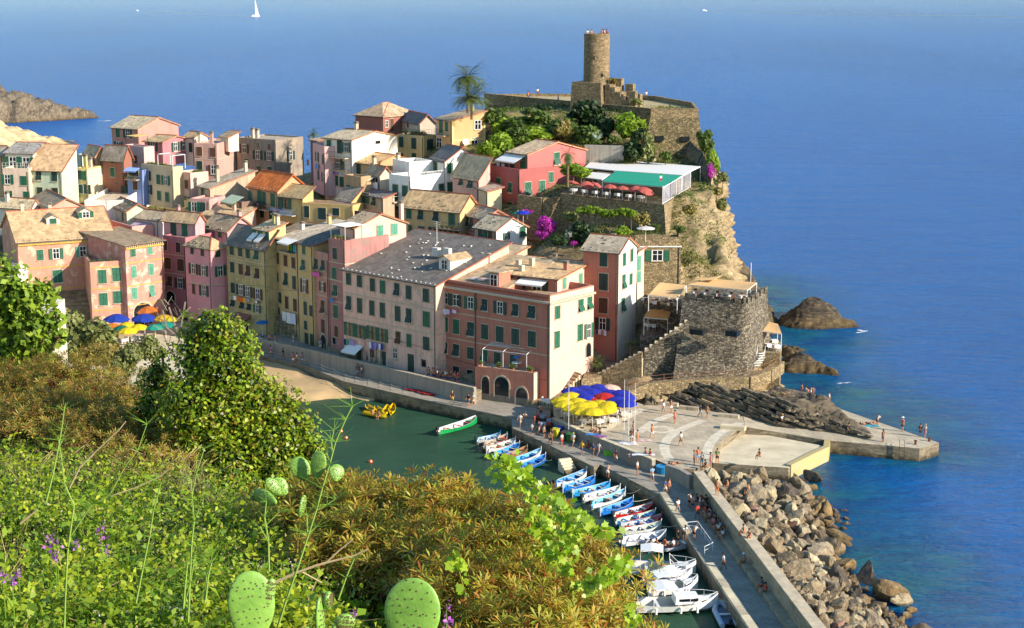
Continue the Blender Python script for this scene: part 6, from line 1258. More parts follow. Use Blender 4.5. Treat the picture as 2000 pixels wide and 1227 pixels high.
mb=MB();mb.prism([(t['A']-t['v']*.12).xy[:],(t['B']-t['v']*.12+t['u']*.1).xy[:],(t['C']+t['u']*.1).xy[:],t['C'].xy[:],t['B'].xy[:],t['A'].xy[:]],t['z']+.02,t['z']+.16);mb.build('string_course',[WHITE],t['root'])
d1=[at(1255,592,13),at(1330,600,13),at(1345,578,13),at(1262,574,13)]
DECKM=plain('deck_boards','5f4c38',.85,.25,3)
solid('dining_terrace',[p.xy[:]for p in d1],[p.xy[:]for p in d1],13,5,[ST2],'upper dining terrace under the cream canopy left of the fort','terrace')
d2=[at(1250,660,9.5),at(1318,660,9.5),d1[1],d1[0]]
solid('dining_terrace',[p.xy[:]for p in d2],[p.xy[:]for p in d2],9.5,3,[ST2],'lower dining terrace with a blue kiosk left of the fort','terrace')
CR=plain('cream_canvas2','cfa670',.9,.08);CR2=plain('orange_canvas','c08a48',.9,.08)
canopy([(1267,576,15.2),(1323,582,15.1),(1340,557,15.6),(1289,551.5,15.8)],CR,'peach canvas canopy over the upper dining terrace left of the fort',zf=13,sag=.2)
canopy([(1258,619,12.0),(1304,623,11.9),(1311,606,12.3),(1266,604,12.4)],CR2,'small orange canvas canopy over the lower dining terrace',zf=9.5,sag=.1)
for i,(x,y)in enumerate(((420,560),(500,585),(600,595),(560,552),(620,560))):table(at(*Z('h',x,y+8),13),'table on the upper dining terrace left of the fort, '+['far left','front middle','front right','back middle','back right'][i],2,'b','upper dining terrace')
for i,(x,y)in enumerate(((440,735),(480,740),(515,735))):table(at(*Z('h',x,y+8),9.5),'table on the lower dining terrace, '+['left','middle','right'][i]+' one under the orange canopy',1,'w','lower dining terrace')
FZ=15.0
fa,fb,fc=at(1333,583,FZ),at(1457,595,FZ),at(1483,579,FZ);fu=(fb-fa).normalized();fv=Vector((-fu.y,fu.x,0));fv=fv if fv.y>0 else-fv
fdv=(fc-fb);ft=[fa,fb,fb+fdv*1.6,fa+fv*9];zb_=3.5
fo=[at(1311,731,6.0),at(1459,727,6.0)];fb2=Vector((fo[1].x,fo[1].y,0));fa2=Vector((fo[0].x,fo[0].y,0))
fbot=[fa2,fb2+fu*.2,ft[2]+Vector((1.4,.6,0)),ft[3]+Vector((-.6,.6,0))]
froot=empty('stone_fort',(fa2.x,fa2.y,zb_),'massive sloping stone fort tower with canvas roofed terrace above the rocks','fort')
def rnd(a,b_,c,r_):
    d0=(a-b_);d0.z=0;d1_=(c-b_);d1_.z=0;d0.normalize();d1_.normalize()
    return[b_+d0*r_,b_+d0*r_*.35+d1_*r_*.12,b_+d0*r_*.12+d1_*r_*.35,b_+d1_*r_]
topP=[ft[0]]+rnd(ft[0],ft[1],ft[2],1.6)+ft[2:];botP=[fbot[0]]+rnd(fbot[0],fbot[1],fbot[2],1.8)+fbot[2:]
mbf=MB();n=len(topP);lev=[0,.3,.65,1.0];V=[]
for l in lev:
    k=l**.85
    for i in range(n):p=Vector(botP[i]).lerp(Vector(topP[i]),k);V.append((p.x,p.y,zb_+(FZ-zb_)*l))
Fs=[(j*n+i,j*n+(i+1)%n,(j+1)*n+(i+1)%n,(j+1)*n+i)for j in range(3)for i in range(n)]+[tuple(range(3*n,4*n))]
mbf.add(V,Fs);mbf.build('fort_wall',[ST2],froot)
per=topP[:5]+[topP[5]]
for a,c in zip(per[:-1],per[1:]):
    L=(c-a).length;k=max(1,int(L/1.9));th=math.atan2((c-a).y,(c-a).x)
    for i in range(k):
        p=a.lerp(c,(i+.5)/k);inn=Vector((0,.2,0));MB().box((p.x,p.y+.25,FZ+.35),(L/k*.62,.5,.75),th).build('merlon',[ST2],froot)
for px,py,w_ in((1363,648,1.8),(1431,651,1.6)):
    P=onplane(px,py,Vector((fa2.x,fa2.y+1.0,0)),Vector((-fv.x,-fv.y,.18)));MB().box((P.x,P.y+.1,P.z),(w_,1.2,.7),math.atan2(fu.y,fu.x)).build('embrasure',[PANE],froot)
mb=MB().line([fa-fv*.15-Vector((0,0,1.1)),fb-fv*.25-Vector((0,0,1.1))],.08);mb.build('string_course',[ST3],froot)
canopy([(1341,556,16.6),(1459.5,566.5,16.6),(1478,552,17.0),(1392,544.5,17.1)],CR,'large cream canvas canopy on top of the stone fort',zf=FZ,sag=.25)
canopy([(1354,546,17.15),(1395,547,17.2),(1410,538,17.6),(1392,541,17.4)],CR,'raised cream canvas flap behind the fort canopy',zf=FZ,posts=False)
for i,s_ in enumerate((.12,.3,.5,.68,.86)):table(Vector((*(fa.lerp(fb,s_)+fv*2.0).xy,FZ)),'white table on the fort roof, '+['first','second','third','fourth','fifth'][i]+' from the left',2,'b','fort roof terrace')
P=at(1466,560,FZ+1);fl=empty('flagpole',(P.x,P.y,FZ),'thin white mast at the right corner of the fort terrace','mast');MB().bar((P.x,P.y,FZ),(P.x,P.y,FZ+4.2),.05).build('pole',[WHITE],fl)
e0=[at(1472,687,7.6),at(1524,690,7.6),at(1527,668,7.6),at(1486,662,7.6)]
solid('side_terrace',[p.xy[:]for p in e0],[((p-Vector((0,0,0))).xy[:])for p in e0],7.6,1.5,[ST3],'small stone platform with tables hanging over the sea right of the fort','terrace')
canopy([(1472.5,643.5,10.3),(1526.5,651.5,10.0),(1519.5,633,10.7),(1484,623.5,11.0)],CR,'cream canvas canopy over the small seaside platform',zf=7.6,sag=.15)
for i,(px,py)in enumerate(((1484,681),(1500,682),(1516,684),(1495,673),(1512,674))):table(at(px,py,7.6),'table on the seaside platform, '+['front left','front middle','front right','back left','back right'][i],1,'w','seaside platform')
ls=empty('outdoor_stair',at(1470,725,5.5),'white railed stair curling down beside the fort to the path','stairs');lp0=at(1461,728,5.4);lp1=at(1487,690,7.6)
for k in range(9):
    p=lp0.lerp(lp1,k/8)+Vector((.5*math.sin(k/8*math.pi),0,0));MB().box(p,(1.0,.35,.06),.5).build('step',[WHITE],ls)
mb=MB()
for off in(Vector((-.5,0,0)),Vector((.5,0,0))):
    pts=[lp0.lerp(lp1,k/8)+Vector((.5*math.sin(k/8*math.pi),0,1.0))+off for k in range(9)];mb.line(pts,.035)
    for p in pts:mb.bar(p-Vector((0,0,1)),p,.02)
mb.build('handrail',[WHITE],ls)
pth=[at(1225,762,4.4),at(1262,748,5.0),at(1330,741,5.4),at(1400,738,5.5),at(1460,735,5.5),at(1500,722,5.8),at(1524,705,6.2)]
mb=MB()
for a,c in zip(pth[:-1],pth[1:]):
    n_=Vector((-(c-a).y,(c-a).x,0)).normalized()*.6;mb.slab([a-n_,c-n_,c+n_,a+n_],1.6)
structure(mb.build('rock_path',[ST3]))
rl2=empty('path_railing',pth[0],'rusty railing along the rock path below the fort','railing');RUST=plain('rusty_iron','8a5c3a',.8)
mb=MB()
for hh in(.55,1.0):mb.line([p+Vector((0,-.5,hh))for p in pth],.025)
mb.build('rail',[RUST],rl2)
for a,c in zip(pth[:-1],pth[1:]):
    k=max(1,int((c-a).length/1.6))
    for i in range(k):p=a.lerp(c,i/k)+Vector((0,-.5,0));MB().bar(p-Vector((0,0,.3)),p+Vector((0,0,1)),.03).build('post',[RUST],rl2)
def stair(P0,P1,w_,n,m,label,zbot,parap=True):
    root=empty('stone_stairs',P0,label,'stairs');d=(P1-P0);dh=Vector((d.x,d.y,0));L=dh.length;dh.normalize();nn_=Vector((-dh.y,dh.x,0));nn_=nn_ if nn_.y>0 else-nn_
    for k in range(n):
        a=P0+dh*(L*k/n);c=P0+dh*(L*(k+1)/n);z_=P0.z+d.z*(k+1)/n
        MB().prism([a.xy[:],c.xy[:],(c+nn_*w_).xy[:],(a+nn_*w_).xy[:]],min(zbot,z_-1),z_).build('step',[SANDY if k%2 else ST3],root)
    if parap:
        p=[P0-nn_*.35,P1-nn_*.35]
        mb=MB();mb.prism([(*p[0].xy,P0.z+.9),(*p[1].xy,P1.z+.9),(*(p[1]+nn_*.34).xy,P1.z+.9),(*(p[0]+nn_*.34).xy,P0.z+.9)],zbot,0);mb.build('side_wall',[m],root)
        for k in range(int(L/.6)):
            f0=(k+.1)/int(L/.6);q=p[0].lerp(p[1],f0);q2=p[0].lerp(p[1],f0+.8/int(L/.6));zc=P0.z+.9+d.z*f0
            MB().prism([q.xy[:],q2.xy[:],(q2+nn_*.36).xy[:],(q+nn_*.36).xy[:]],zc-.1,zc+.3).build('coping_stone',[SANDY],root)
    return root
stair(at(1160,748,3.4),at(1255,700,7.4),1.6,18,ST3,'lower flight of the long stone stair rising towards the fort',2.0)
stair(at(1258,697,7.5),at(1345,636,11.7),1.5,18,ST2,'upper shaded flight of the long stone stair below the dining terrace',2.0)
stair(at(1094,776,2.5),at(1136,730,5.2),1.4,15,SANDY,'sunlit steps climbing along the peach side wall of the red harbour house',1.5,False)
structure(solid('stair_landing',[p.xy[:]for p in(at(1136,734,5.2),at(1170,738,4.6),at(1200,712,4.6),at(1150,700,5.2))],[p.xy[:]for p in(at(1136,734,5.2),at(1170,738,4.6),at(1200,712,4.6),at(1150,700,5.2))],4.6,1.5,[ST3],None,None))
pw_([atY(1013,410,250),atY(1060,392,246),atY(1094,372,247)],17,atY(1060,388,246).z,.5,ST3,'sunlit sloping stone wall below the crimson house','garden_wall')
dk=[at(1352,362,24),at(1410,352,24),at(1400,340,24),at(1352,345,24)]
structure(solid('cliff_deck',[p.xy[:]for p in dk],[p.xy[:]for p in dk],24,22.5,[ST3],None,None));dr=empty('deck_railing',dk[0],'dark iron railing of the small cliff deck right of the restaurant','railing');terrace_rail([dk[0],dk[1],dk[2]],dr,h=1.1)
P=at(1401,352,24);tag(MB().lathe([(.05,0),(.05,.8),(.28,1.0),(.2,2.0),(.03,3.0)],(P.x,P.y,24),8).build('closed_parasol',[CANW]),'closed white parasol on the small cliff deck','parasol')
P=at(1273,315,26);tag(MB().box(P,(1.2,.8,.9),.2).build('stone_box',[SANDY]),'pale box at the foot of the bastion above the white roof','box')
fl=at(1290,352,27);f_=empty('flag',(fl.x,fl.y,26.8),'small Italian flag of green, white and red on the green canopy edge','flag');MB().bar((fl.x,fl.y,26.8),(fl.x,fl.y,28.2),.03).build('pole',[WHITE],f_)
for i,c in enumerate(('1a7a3c','e8e4de','c0282a')):MB().box((fl.x+.05,fl.y-.1,28.0-.35*i-.17),(.35,.05,.35)).build('stripe',[plain('flag_'+c,c,.9,.03)],f_)
# ================================================================ PLANTS OF THE HEADLAND
LF={'dark':leafm('dark_leaves',['16260e','22380f','334f18','1d3012'],.2),'mid':leafm('mid_leaves',['34481a','4e641e','6a7e2a','40521c'],.3),'bright':leafm('bright_leaves',['56761a','7c9a20','a0b430','66821c'],.4),
      'olive':leafm('olive_leaves',['545c2c','6f763a','8a8c4c','60642c'],.25),'dry':leafm('dry_leaves',['6b6028','85763a','9a8a44','70702c'],.3),'magenta':leafm('bougainvillea_bracts',['9c1c86','c22fa8','d64cc0','a82490'],.4),
      'whitef':leafm('oleander_leaves',['2a4418','3c5a22','d8d4c8','486a2a'],.25),'orange':leafm('russet_leaves',['6b5a20','8c6a24','5c6a1c','a08030'],.3)}
def clumpmesh(n,seed,size=.16,mat='mid',zs=.8,lob=7):
    r_=np.random.RandomState(seed);cs=r_.normal(size=(lob,3));cs/=np.linalg.norm(cs,axis=1)[:,None];cs*=r_.uniform(.25,.62,(lob,1));rad=r_.uniform(.3,.5,lob)
    k=r_.randint(0,lob,n);d=r_.normal(size=(n,3));d/=np.linalg.norm(d,axis=1)[:,None]
    P=cs[k]+d*(rad[k]*r_.uniform(.55,1.08,n)**.6)[:,None];P[:,2]*=zs
    V,Fq=leaves(P,size,.6,.3,N_=d,droop=.2);return npmesh('foliage',V,Fq,LF[mat])
_bm={}
def bush(px,py,Y,rx,rz,mat,label,n=1400,size=.17,trunk=0,cat='bush',name='bush',z=None,group=None):
    P=atY(px,py,Y)if z is None else at(px,py,z);key=(mat,n,size,rng.randint(0,2))
    if key not in _bm:_bm[key]=clumpmesh(n,hash(key[0])%97 if False else len(_bm)*13+5,size,mat)
    root=empty(name,(P.x,P.y,P.z-rz-trunk),label,cat,group)
    link('foliage' if cat=='bush' else 'crown',_bm[key],root,(0,0,rz+trunk),(0,0,rng.uniform(0,6.28)),(rx,rx,rz*1.2))
    mb=MB();h=rz*.9+trunk;mb.bar((0,0,-.8),(0,0,h),.05+.05*rx,0,6,.03)
    for i in range(5):
        t=i*1.3;mb.bar((0,0,h*.4+.1*i),(.55*rx*math.cos(t),.55*rx*math.sin(t),h+.2*rz*math.sin(i)),.03+.02*rx,0,4,.012)
    mb.build('trunk' if trunk else 'stems',[STEM],root,local=True);return root
for a in(((1145,228),279,4.6,3.2,'dark','large dark fig tree under the castle parapet',4200),((1180,250),276,2.8,2.6,'dark','dark bushy tree right of the large fig tree',2600),((1232,245),272,3.2,2.6,'bright','bright lime green tree beside the bastion',2800),
          ((1100,245),277,3.0,2.0,'mid','green hedge bush left of the dark fig tree',2000),((1060,240),279,3.4,2.0,'mid','broad green bush in the castle garden',2000),((1015,240),281,3.2,1.8,'mid','green garden bush at the left of the castle garden',2000),((980,246),283,2.6,1.9,'bright','light green bush above the orange yellow house',1800),
          ((1095,255),273,2.2,2.0,'dry','yellowish reedy bush in the castle garden',1600),((1140,262),270,2.6,1.7,'mid','round green bush above the restaurant',1800),((1040,262),273,3.4,1.3,'bright','low bright hedge row in the castle garden',1800),((990,268),274,2.6,1.2,'dark','low dark hedge in the castle garden',1500),
          ((968,228),284,2.4,1.9,'mid','bush behind the orange yellow house corner',1500),((985,278),268,3.0,2.0,'bright','vivid green lemon tree left of the crimson house',2800),((955,292),266,2.6,1.7,'bright','vivid green bush behind the white slate house',2200),((1010,265),270,2.4,1.5,'mid','green tree behind the crimson house roof',1600),
          ((1195,272),268,1.3,1.0,'mid','round clipped shrub above the pale garden wall',900),((1166,276),268,1.0,.9,'mid','second round shrub above the pale garden wall',800),((1268,287),264,1.9,2.6,'olive','olive green creeper hanging on the bastion foot',1800),((1300,305),262,1.4,1.1,'mid','small dark bush at the bastion foot',900),
          ((1235,295),264,2.2,2.0,'dark','shaded bush left of the bastion',1500),((1250,262),268,1.6,1.6,'dark','dark bush in the corner by the bastion',1100),((1060,212),292,1.6,.9,'dark','dark shrub on the castle terrace left of the tower',1000),((1033,216),290,1.4,.8,'mid','small shrub at the castle garden wall',800),((1240,200),288,1.5,.8,'olive','dry shrub right of the ruined stair',800),((1196,158),293,.8,.8,'orange','small russet shrub on the ruined wall top',500),
          ((1120,332),250,2.8,1.1,'bright','green vine pergola left of the cliff restaurant',2400),((1135,338),247,1.8,.8,'bright','vine foliage hanging by the white canopy',1200),
          ((1066,440),236,1.9,2.0,'magenta','large magenta bougainvillea beside the crimson house steps',2600),((1058,457),233,1.2,.9,'magenta','lower magenta flower clump below the bougainvillea',900),((1030,413),243,1.2,.4,'magenta','thin magenta creeper along the garden wall',500),((1120,474),229,.8,.5,'magenta','small magenta clump by the white posts',400),
          ((1112,456),232,1.9,1.6,'whitef','white flowering oleander in the terraced garden',2200),((1140,455),231,2.2,1.6,'dark','dark green bush behind the orange tower house',1800),((1090,470),229,1.4,1.0,'dark','dark shrub under the bougainvillea',900),((1165,458),230,1.6,1.0,'mid','green shrub behind the tower house roof',1200),((1215,450),229,1.4,.9,'bright','light green shrub near the pink gate wall',900),
          ((1110,423),236,1.5,1.0,'olive','yucca like shrub below the restaurant wall',900),((1280,445),228,1.0,.7,'mid','green shrub beside the white parasol',700),((1325,448),226,1.1,.7,'mid','green shrub on the cliff above the stone house',700),((1255,428),232,1.5,1.1,'dry','dry scrub at the corner below the restaurant',800),
          ((1378,276),267,1.5,2.0,'mid','green bush on the cliff edge right of the bastion',1200),((1396,312),262,1.6,2.4,'bright','bright bush hanging over the cliff edge',1500),((1388,334),259,1.0,1.4,'magenta','magenta flowers on the cliff edge',600),((1412,350),259,1.1,1.3,'olive','scrub tuft at the cliff brow',700),((1366,262),270,.7,1.1,'mid','tuft growing from the bastion corner',400),
          ((1408,402),252,1.2,1.6,'olive','scrub on the cliff face under the brow',700),((1400,375),252,1.3,1.0,'dry','dry grass tuft on the cliff face',700),((1350,410),240,1.3,1.0,'dry','straw coloured tuft under the glass screen',700),((1340,390),243,1.4,.8,'olive','creeper below the glass screen',700)):
    (px,py),Y,rx,rz,mt,lab,n=a;bush(px,py,Y,rx,rz,mt,lab,n,.30 if mt not in('magenta','whitef')else .2)
for i in range(8):
    px=1135+i*14;bush(px,411+rng.uniform(-3,3)+i*.8,234-i*.4,1.05,.75,'bright','vine trained on a post below the restaurant wall, '+['leftmost','second','third','fourth','fifth','sixth','seventh','rightmost'][i]+' of the row',700,.26,trunk=1.3,cat='vine',name='vine',group='row of trained vines')
V_=[];F_=[];off=0;ra=np.random.RandomState(4)
cand=ra.uniform([18,205],[42,300],(26000,2));zz=hillz(cand[:,0],cand[:,1]);zx=hillz(cand[:,0]+.7,cand[:,1]);zy=hillz(cand[:,0],cand[:,1]+.7);sl=np.hypot(zx-zz,zy-zz)/.7
den=fbm(cand[:,0]/4,cand[:,1]/4)+.4*fbm(cand[:,0]/1.2,cand[:,1]/1.2)
k=(zz>6)&(den>.22)&(sl<2.2);c3=np.stack([cand[k][:,0],cand[k][:,1],zz[k]+.1],1)
c3=np.repeat(c3,5,0)+ra.normal(size=(len(c3)*5,3))*[.3,.3,.15];V,Fq=leaves(c3,.30,.5,.6)
tag(link('cliff_scrub',npmesh('cliff_scrub',V,Fq,LF['dry'])),kind='stuff');tag(link('cliff_scrub',npmesh('cliff_scrub',*leaves(c3[::2]+ra.normal(size=c3[::2].shape)*.3,.28,.5,.5),LF['olive'])),kind='stuff')
cand=ra.uniform([-70,225],[34,300],(30000,2));zz=hillz(cand[:,0],cand[:,1]);k=(fbm(cand[:,0]/5,cand[:,1]/5)>-.15)&(zz>14);c3=np.stack([cand[k][:,0],cand[k][:,1],zz[k]+.15],1);c3=np.repeat(c3,4,0)+ra.normal(size=(len(c3)*4,3))*[.3,.3,.12]
tag(link('hillside_undergrowth',npmesh('hillside_undergrowth',*leaves(c3,.34,.5,.8),LF['mid'])),kind='stuff')
FROND=leafm('palm_fronds',['3e4c22','5a6832','7a8446','4a5a28'],.3,.5);PTR=plain('palm_trunk','6b583c',.95,.3,5)
def frond(L,droop,n=22,w_=.42):
    V=[];F_=[]
    for i in range(n):
        t0=.12+.88*i/n;a=L*t0;z=a*.55-droop*(a/L)**2*L;x=a;ll=w_*L*(.35+.9*math.sin(math.pi*min(1,t0*1.02))**.8)*.55
        for s in(-1,1):
            k=len(V);V+=[(x-.008*L,0,z),(x+.026*L,0,z-.012*L),(x+ll*.75,s*ll*.8,z-ll*.22)];F_.append((k,k+1,k+2))
    k=len(V);V+=[(0,-.03,0),(0,.03,0),(L,0,L*.55-droop*L)];F_.append((k,k+1,k+2));return V,F_
def palm(px,py,Y,trunk,L,label,nf=46,low=-.15):
    P=atY(px,py,Y);root=empty('palm_tree',(P.x,P.y,P.z-trunk),label,'palm tree');mb=MB()
    for i in range(9):z0=trunk*i/9-1.5*(i==0);mb.bar((0,0,z0),(0,0,trunk*(i+1)/9),.24-.006*i,0,8,.20)
    mb.build('trunk',[PTR],root,local=True);V=[];F_=[]
    for i in range(nf):
        el=low+(1.25-low)*(i/nf);az=i*2.4;v,f=frond(L*(.85+.3*rng.random()),.75 if el<.6 else .5);k=len(V)
        M=Matrix.Translation((0,0,trunk))@Matrix.Rotation(az,4,'Z')@Matrix.Rotation(-(el-.5),4,'Y');V+=[tuple(M@Vector(q))for q in v];F_+=[tuple(j+k for j in ff)for ff in f]
    me=bpy.data.meshes.new('crown');me.from_pydata(V,[],F_);me.materials.append(FROND);link('crown',me,root);return root
palm(913,152,282,4.5,3.6,'tall palm tree behind the orange yellow house',44);palm(921,193,277,2.0,3.9,'shorter bushy palm in front of the tall palm',52,.1)
palm(1109,300,243,3.5,1.6,'slim palm in front of the crimson house wall',26,-.9);palm(1166,708,213,.8,1.5,'small potted palm on the stair landing beside the orange house',26,0);palm(1233,672,214,.7,1.1,'small potted palm by the wall below the fort terrace',22,0)
palm(612,262,300,1.2,1.6,'small palm top behind the narrow pink hill house',24,0)
ag=empty('agave',atY(1166,272,265),'pale spiky agave on the garden wall above the restaurant','plant');mb=MB()
for i in range(18):t=i*2.4;mb.bar((0,0,0),(math.cos(t)*1.0,math.sin(t)*1.0,.4+.9*(i/18)),.09,0,4,.01)
mb.build('blades',[plain('agave_blade','8fa08a',.6)],ag,local=True)
# ================================================================ PARASOLS, PEOPLE, BOATS
U0='parasols of the piazza cafe'
names=[('d8c21c','yellow'),('1f2fae','blue')]
yl=[(470,225,'at the back left of the yellow group'),(395,262,'leftmost of the yellow group'),(520,272,'in the middle back of the yellow group'),(420,292,'second from the left in the yellow group'),(555,305,'in the very middle of the yellow group'),(490,322,'left front of the yellow group'),(620,295,'behind the front row of the yellow group'),(700,288,'touching the red parasol'),(560,347,'front left edge of the yellow group'),(645,352,'front middle edge of the yellow group'),(705,345,'front right edge of the yellow group'),(775,298,'rightmost of the yellow group'),(745,335,'lower right corner of the yellow group'),(610,325,'low in the middle of the yellow group')]
for x,y,l in yl:umbrella(*Z0(x,y)if False else(1000+x/4.09,720+y/4.09-4),PIZ,2.35+rng.uniform(-.12,.12),1.45,'d9bf14','bright yellow cafe parasol '+l,U0)
bl=[(485,185,'leftmost of the blue group'),(582,172,'at the back left of the blue group'),(558,212,'above the yellow ones at the left'),(690,162,'at the very back beside the pale one'),(636,196,'in the left middle of the blue group'),(590,240,'nearest the yellow group'),(722,192,'in the centre of the blue group'),(790,208,'behind the red parasol'),(868,208,'at the back right of the blue group'),(842,262,'right of the red parasol'),(903,238,'rightmost of the blue group'),(905,285,'lowest at the right end')]
for x,y,l in bl:umbrella(1000+x/4.09,720+y/4.09-4,PIZ,2.45+rng.uniform(-.1,.15),1.5,'1b2aa0','deep blue cafe parasol '+l,U0)
umbrella(1000+737/4.09,720+232/4.09-4,PIZ,2.5,1.5,'b8201a','large bright red cafe parasol among blue ones',U0);umbrella(1000+652/4.09,720+264/4.09-4,PIZ,2.2,1.1,'b8201a','small red cafe parasol half hidden by yellow ones',U0);umbrella(1000+780/4.09,720+165/4.09-4,PIZ,2.5,1.5,'e0b8a4','pale pink cafe parasol at the back of the blue group',U0)
U1='parasols on the town square'
for x,y,r,c,l in((930,1080,2.0,'173a9c','left of the two huge blue parasols on the square'),(1152,1078,2.0,'173a9c','right of the two huge blue parasols on the square'),(797,1128,1.3,'d0741a','leftmost orange parasol on the square'),(898,1142,1.3,'c8701e','second orange parasol on the square under the blue one'),(1180,1018,2.1,'c8702c','big orange parasol behind the right blue one'),
                     (1012,1130,1.2,'d9bf14','yellow parasol between the two huge blue ones'),(1108,1150,1.4,'d9bf14','flat yellow parasol in front of the right blue one'),(1022,1178,1.45,'d9bf14','lowest yellow parasol on the square'),(968,1156,1.2,'12664c','dark green parasol beside the yellow ones'),(1238,1150,1.35,'189078','teal parasol at the lower right of the square'),(1322,1130,1.5,'128070','second teal parasol near the dry branches'),(1310,1078,1.6,'d8a820','golden yellow parasol behind the teal ones'),(1370,1085,1.2,'d9bf14','small yellow parasol at the right end of the square')):
    px,py=Z('b',x,y-14);umbrella(px,py,2.6,2.7,r,c,l,U1,flat=1.15)
P=at(512,629,3);umbrella(512,628,3.0,2.4,1.0,'1f6fae','single light blue parasol in the shade of the olive yellow house')
umbrella(*Z('e',1480,955),21.5,2.2,1.0,'1f2fae','blue parasol on a small terrace above the bougainvillea');umbrella(*Z('e',1438,958),21.5,2.1,.8,'1a7a5c','green parasol beside the blue one above the bougainvillea')
for i in range(7):
    px,py=[(1060,775),(1085,786),(1100,800),(1130,812),(1160,815),(1185,812),(1210,800)][i];table(at(px+10,py+16,PIZ),'cafe table under the piazza parasols, '+['far left','second','third','middle','fifth','sixth','right end'][i]+' one',3,'w','piazza cafe')
for i in range(5):table(at(225+i*18,668+3*(i%2),2.6),'table on the town square, '+['first','second','third','fourth','fifth'][i]+' from the left',2,'w','town square')
for i,(px,py)in enumerate(((243,722),(254,712),(263,706),(268,698))):
    P=at(px,py+10,2.4);tag(MB().lathe([(.04,0),(.04,.6),(.35,.75),(.22,1.6),(.03,2.4)],P,8).build('closed_parasol',[cloth('d9b420')]),'closed yellow beach parasol, '+['nearest','second','third','furthest'][i]+' of the row behind the bushes','parasol','closed yellow beach parasols')
def skinmesh(name,J,E_,root=0,sub=1,mat=None):
    me=bpy.data.meshes.new(name);me.from_pydata([j[0]for j in J],E_,[]);o=bpy.data.objects.new(name,me);col.objects.link(o)
    m=o.modifiers.new('s','SKIN');m.use_smooth_shade=True
    for i,v in enumerate(me.skin_vertices[0].data):r_=J[i][1];v.radius=(r_,r_)if not isinstance(r_,tuple)else r_;v.use_root=(i==root)
    s_=o.modifiers.new('u','SUBSURF');s_.levels=sub;dg=bpy.context.evaluated_depsgraph_get();me2=bpy.data.meshes.new_from_object(o.evaluated_get(dg));me2.name=name
    bpy.data.objects.remove(o);me2.materials.clear();me2.materials.append(mat);return me2
SKIN=plain('paler_skin','a8714c',.6,.08);SKIN2=plain('tanned_skin','8a5636',.6,.08)  # two natural skin tones, picked at random for each person
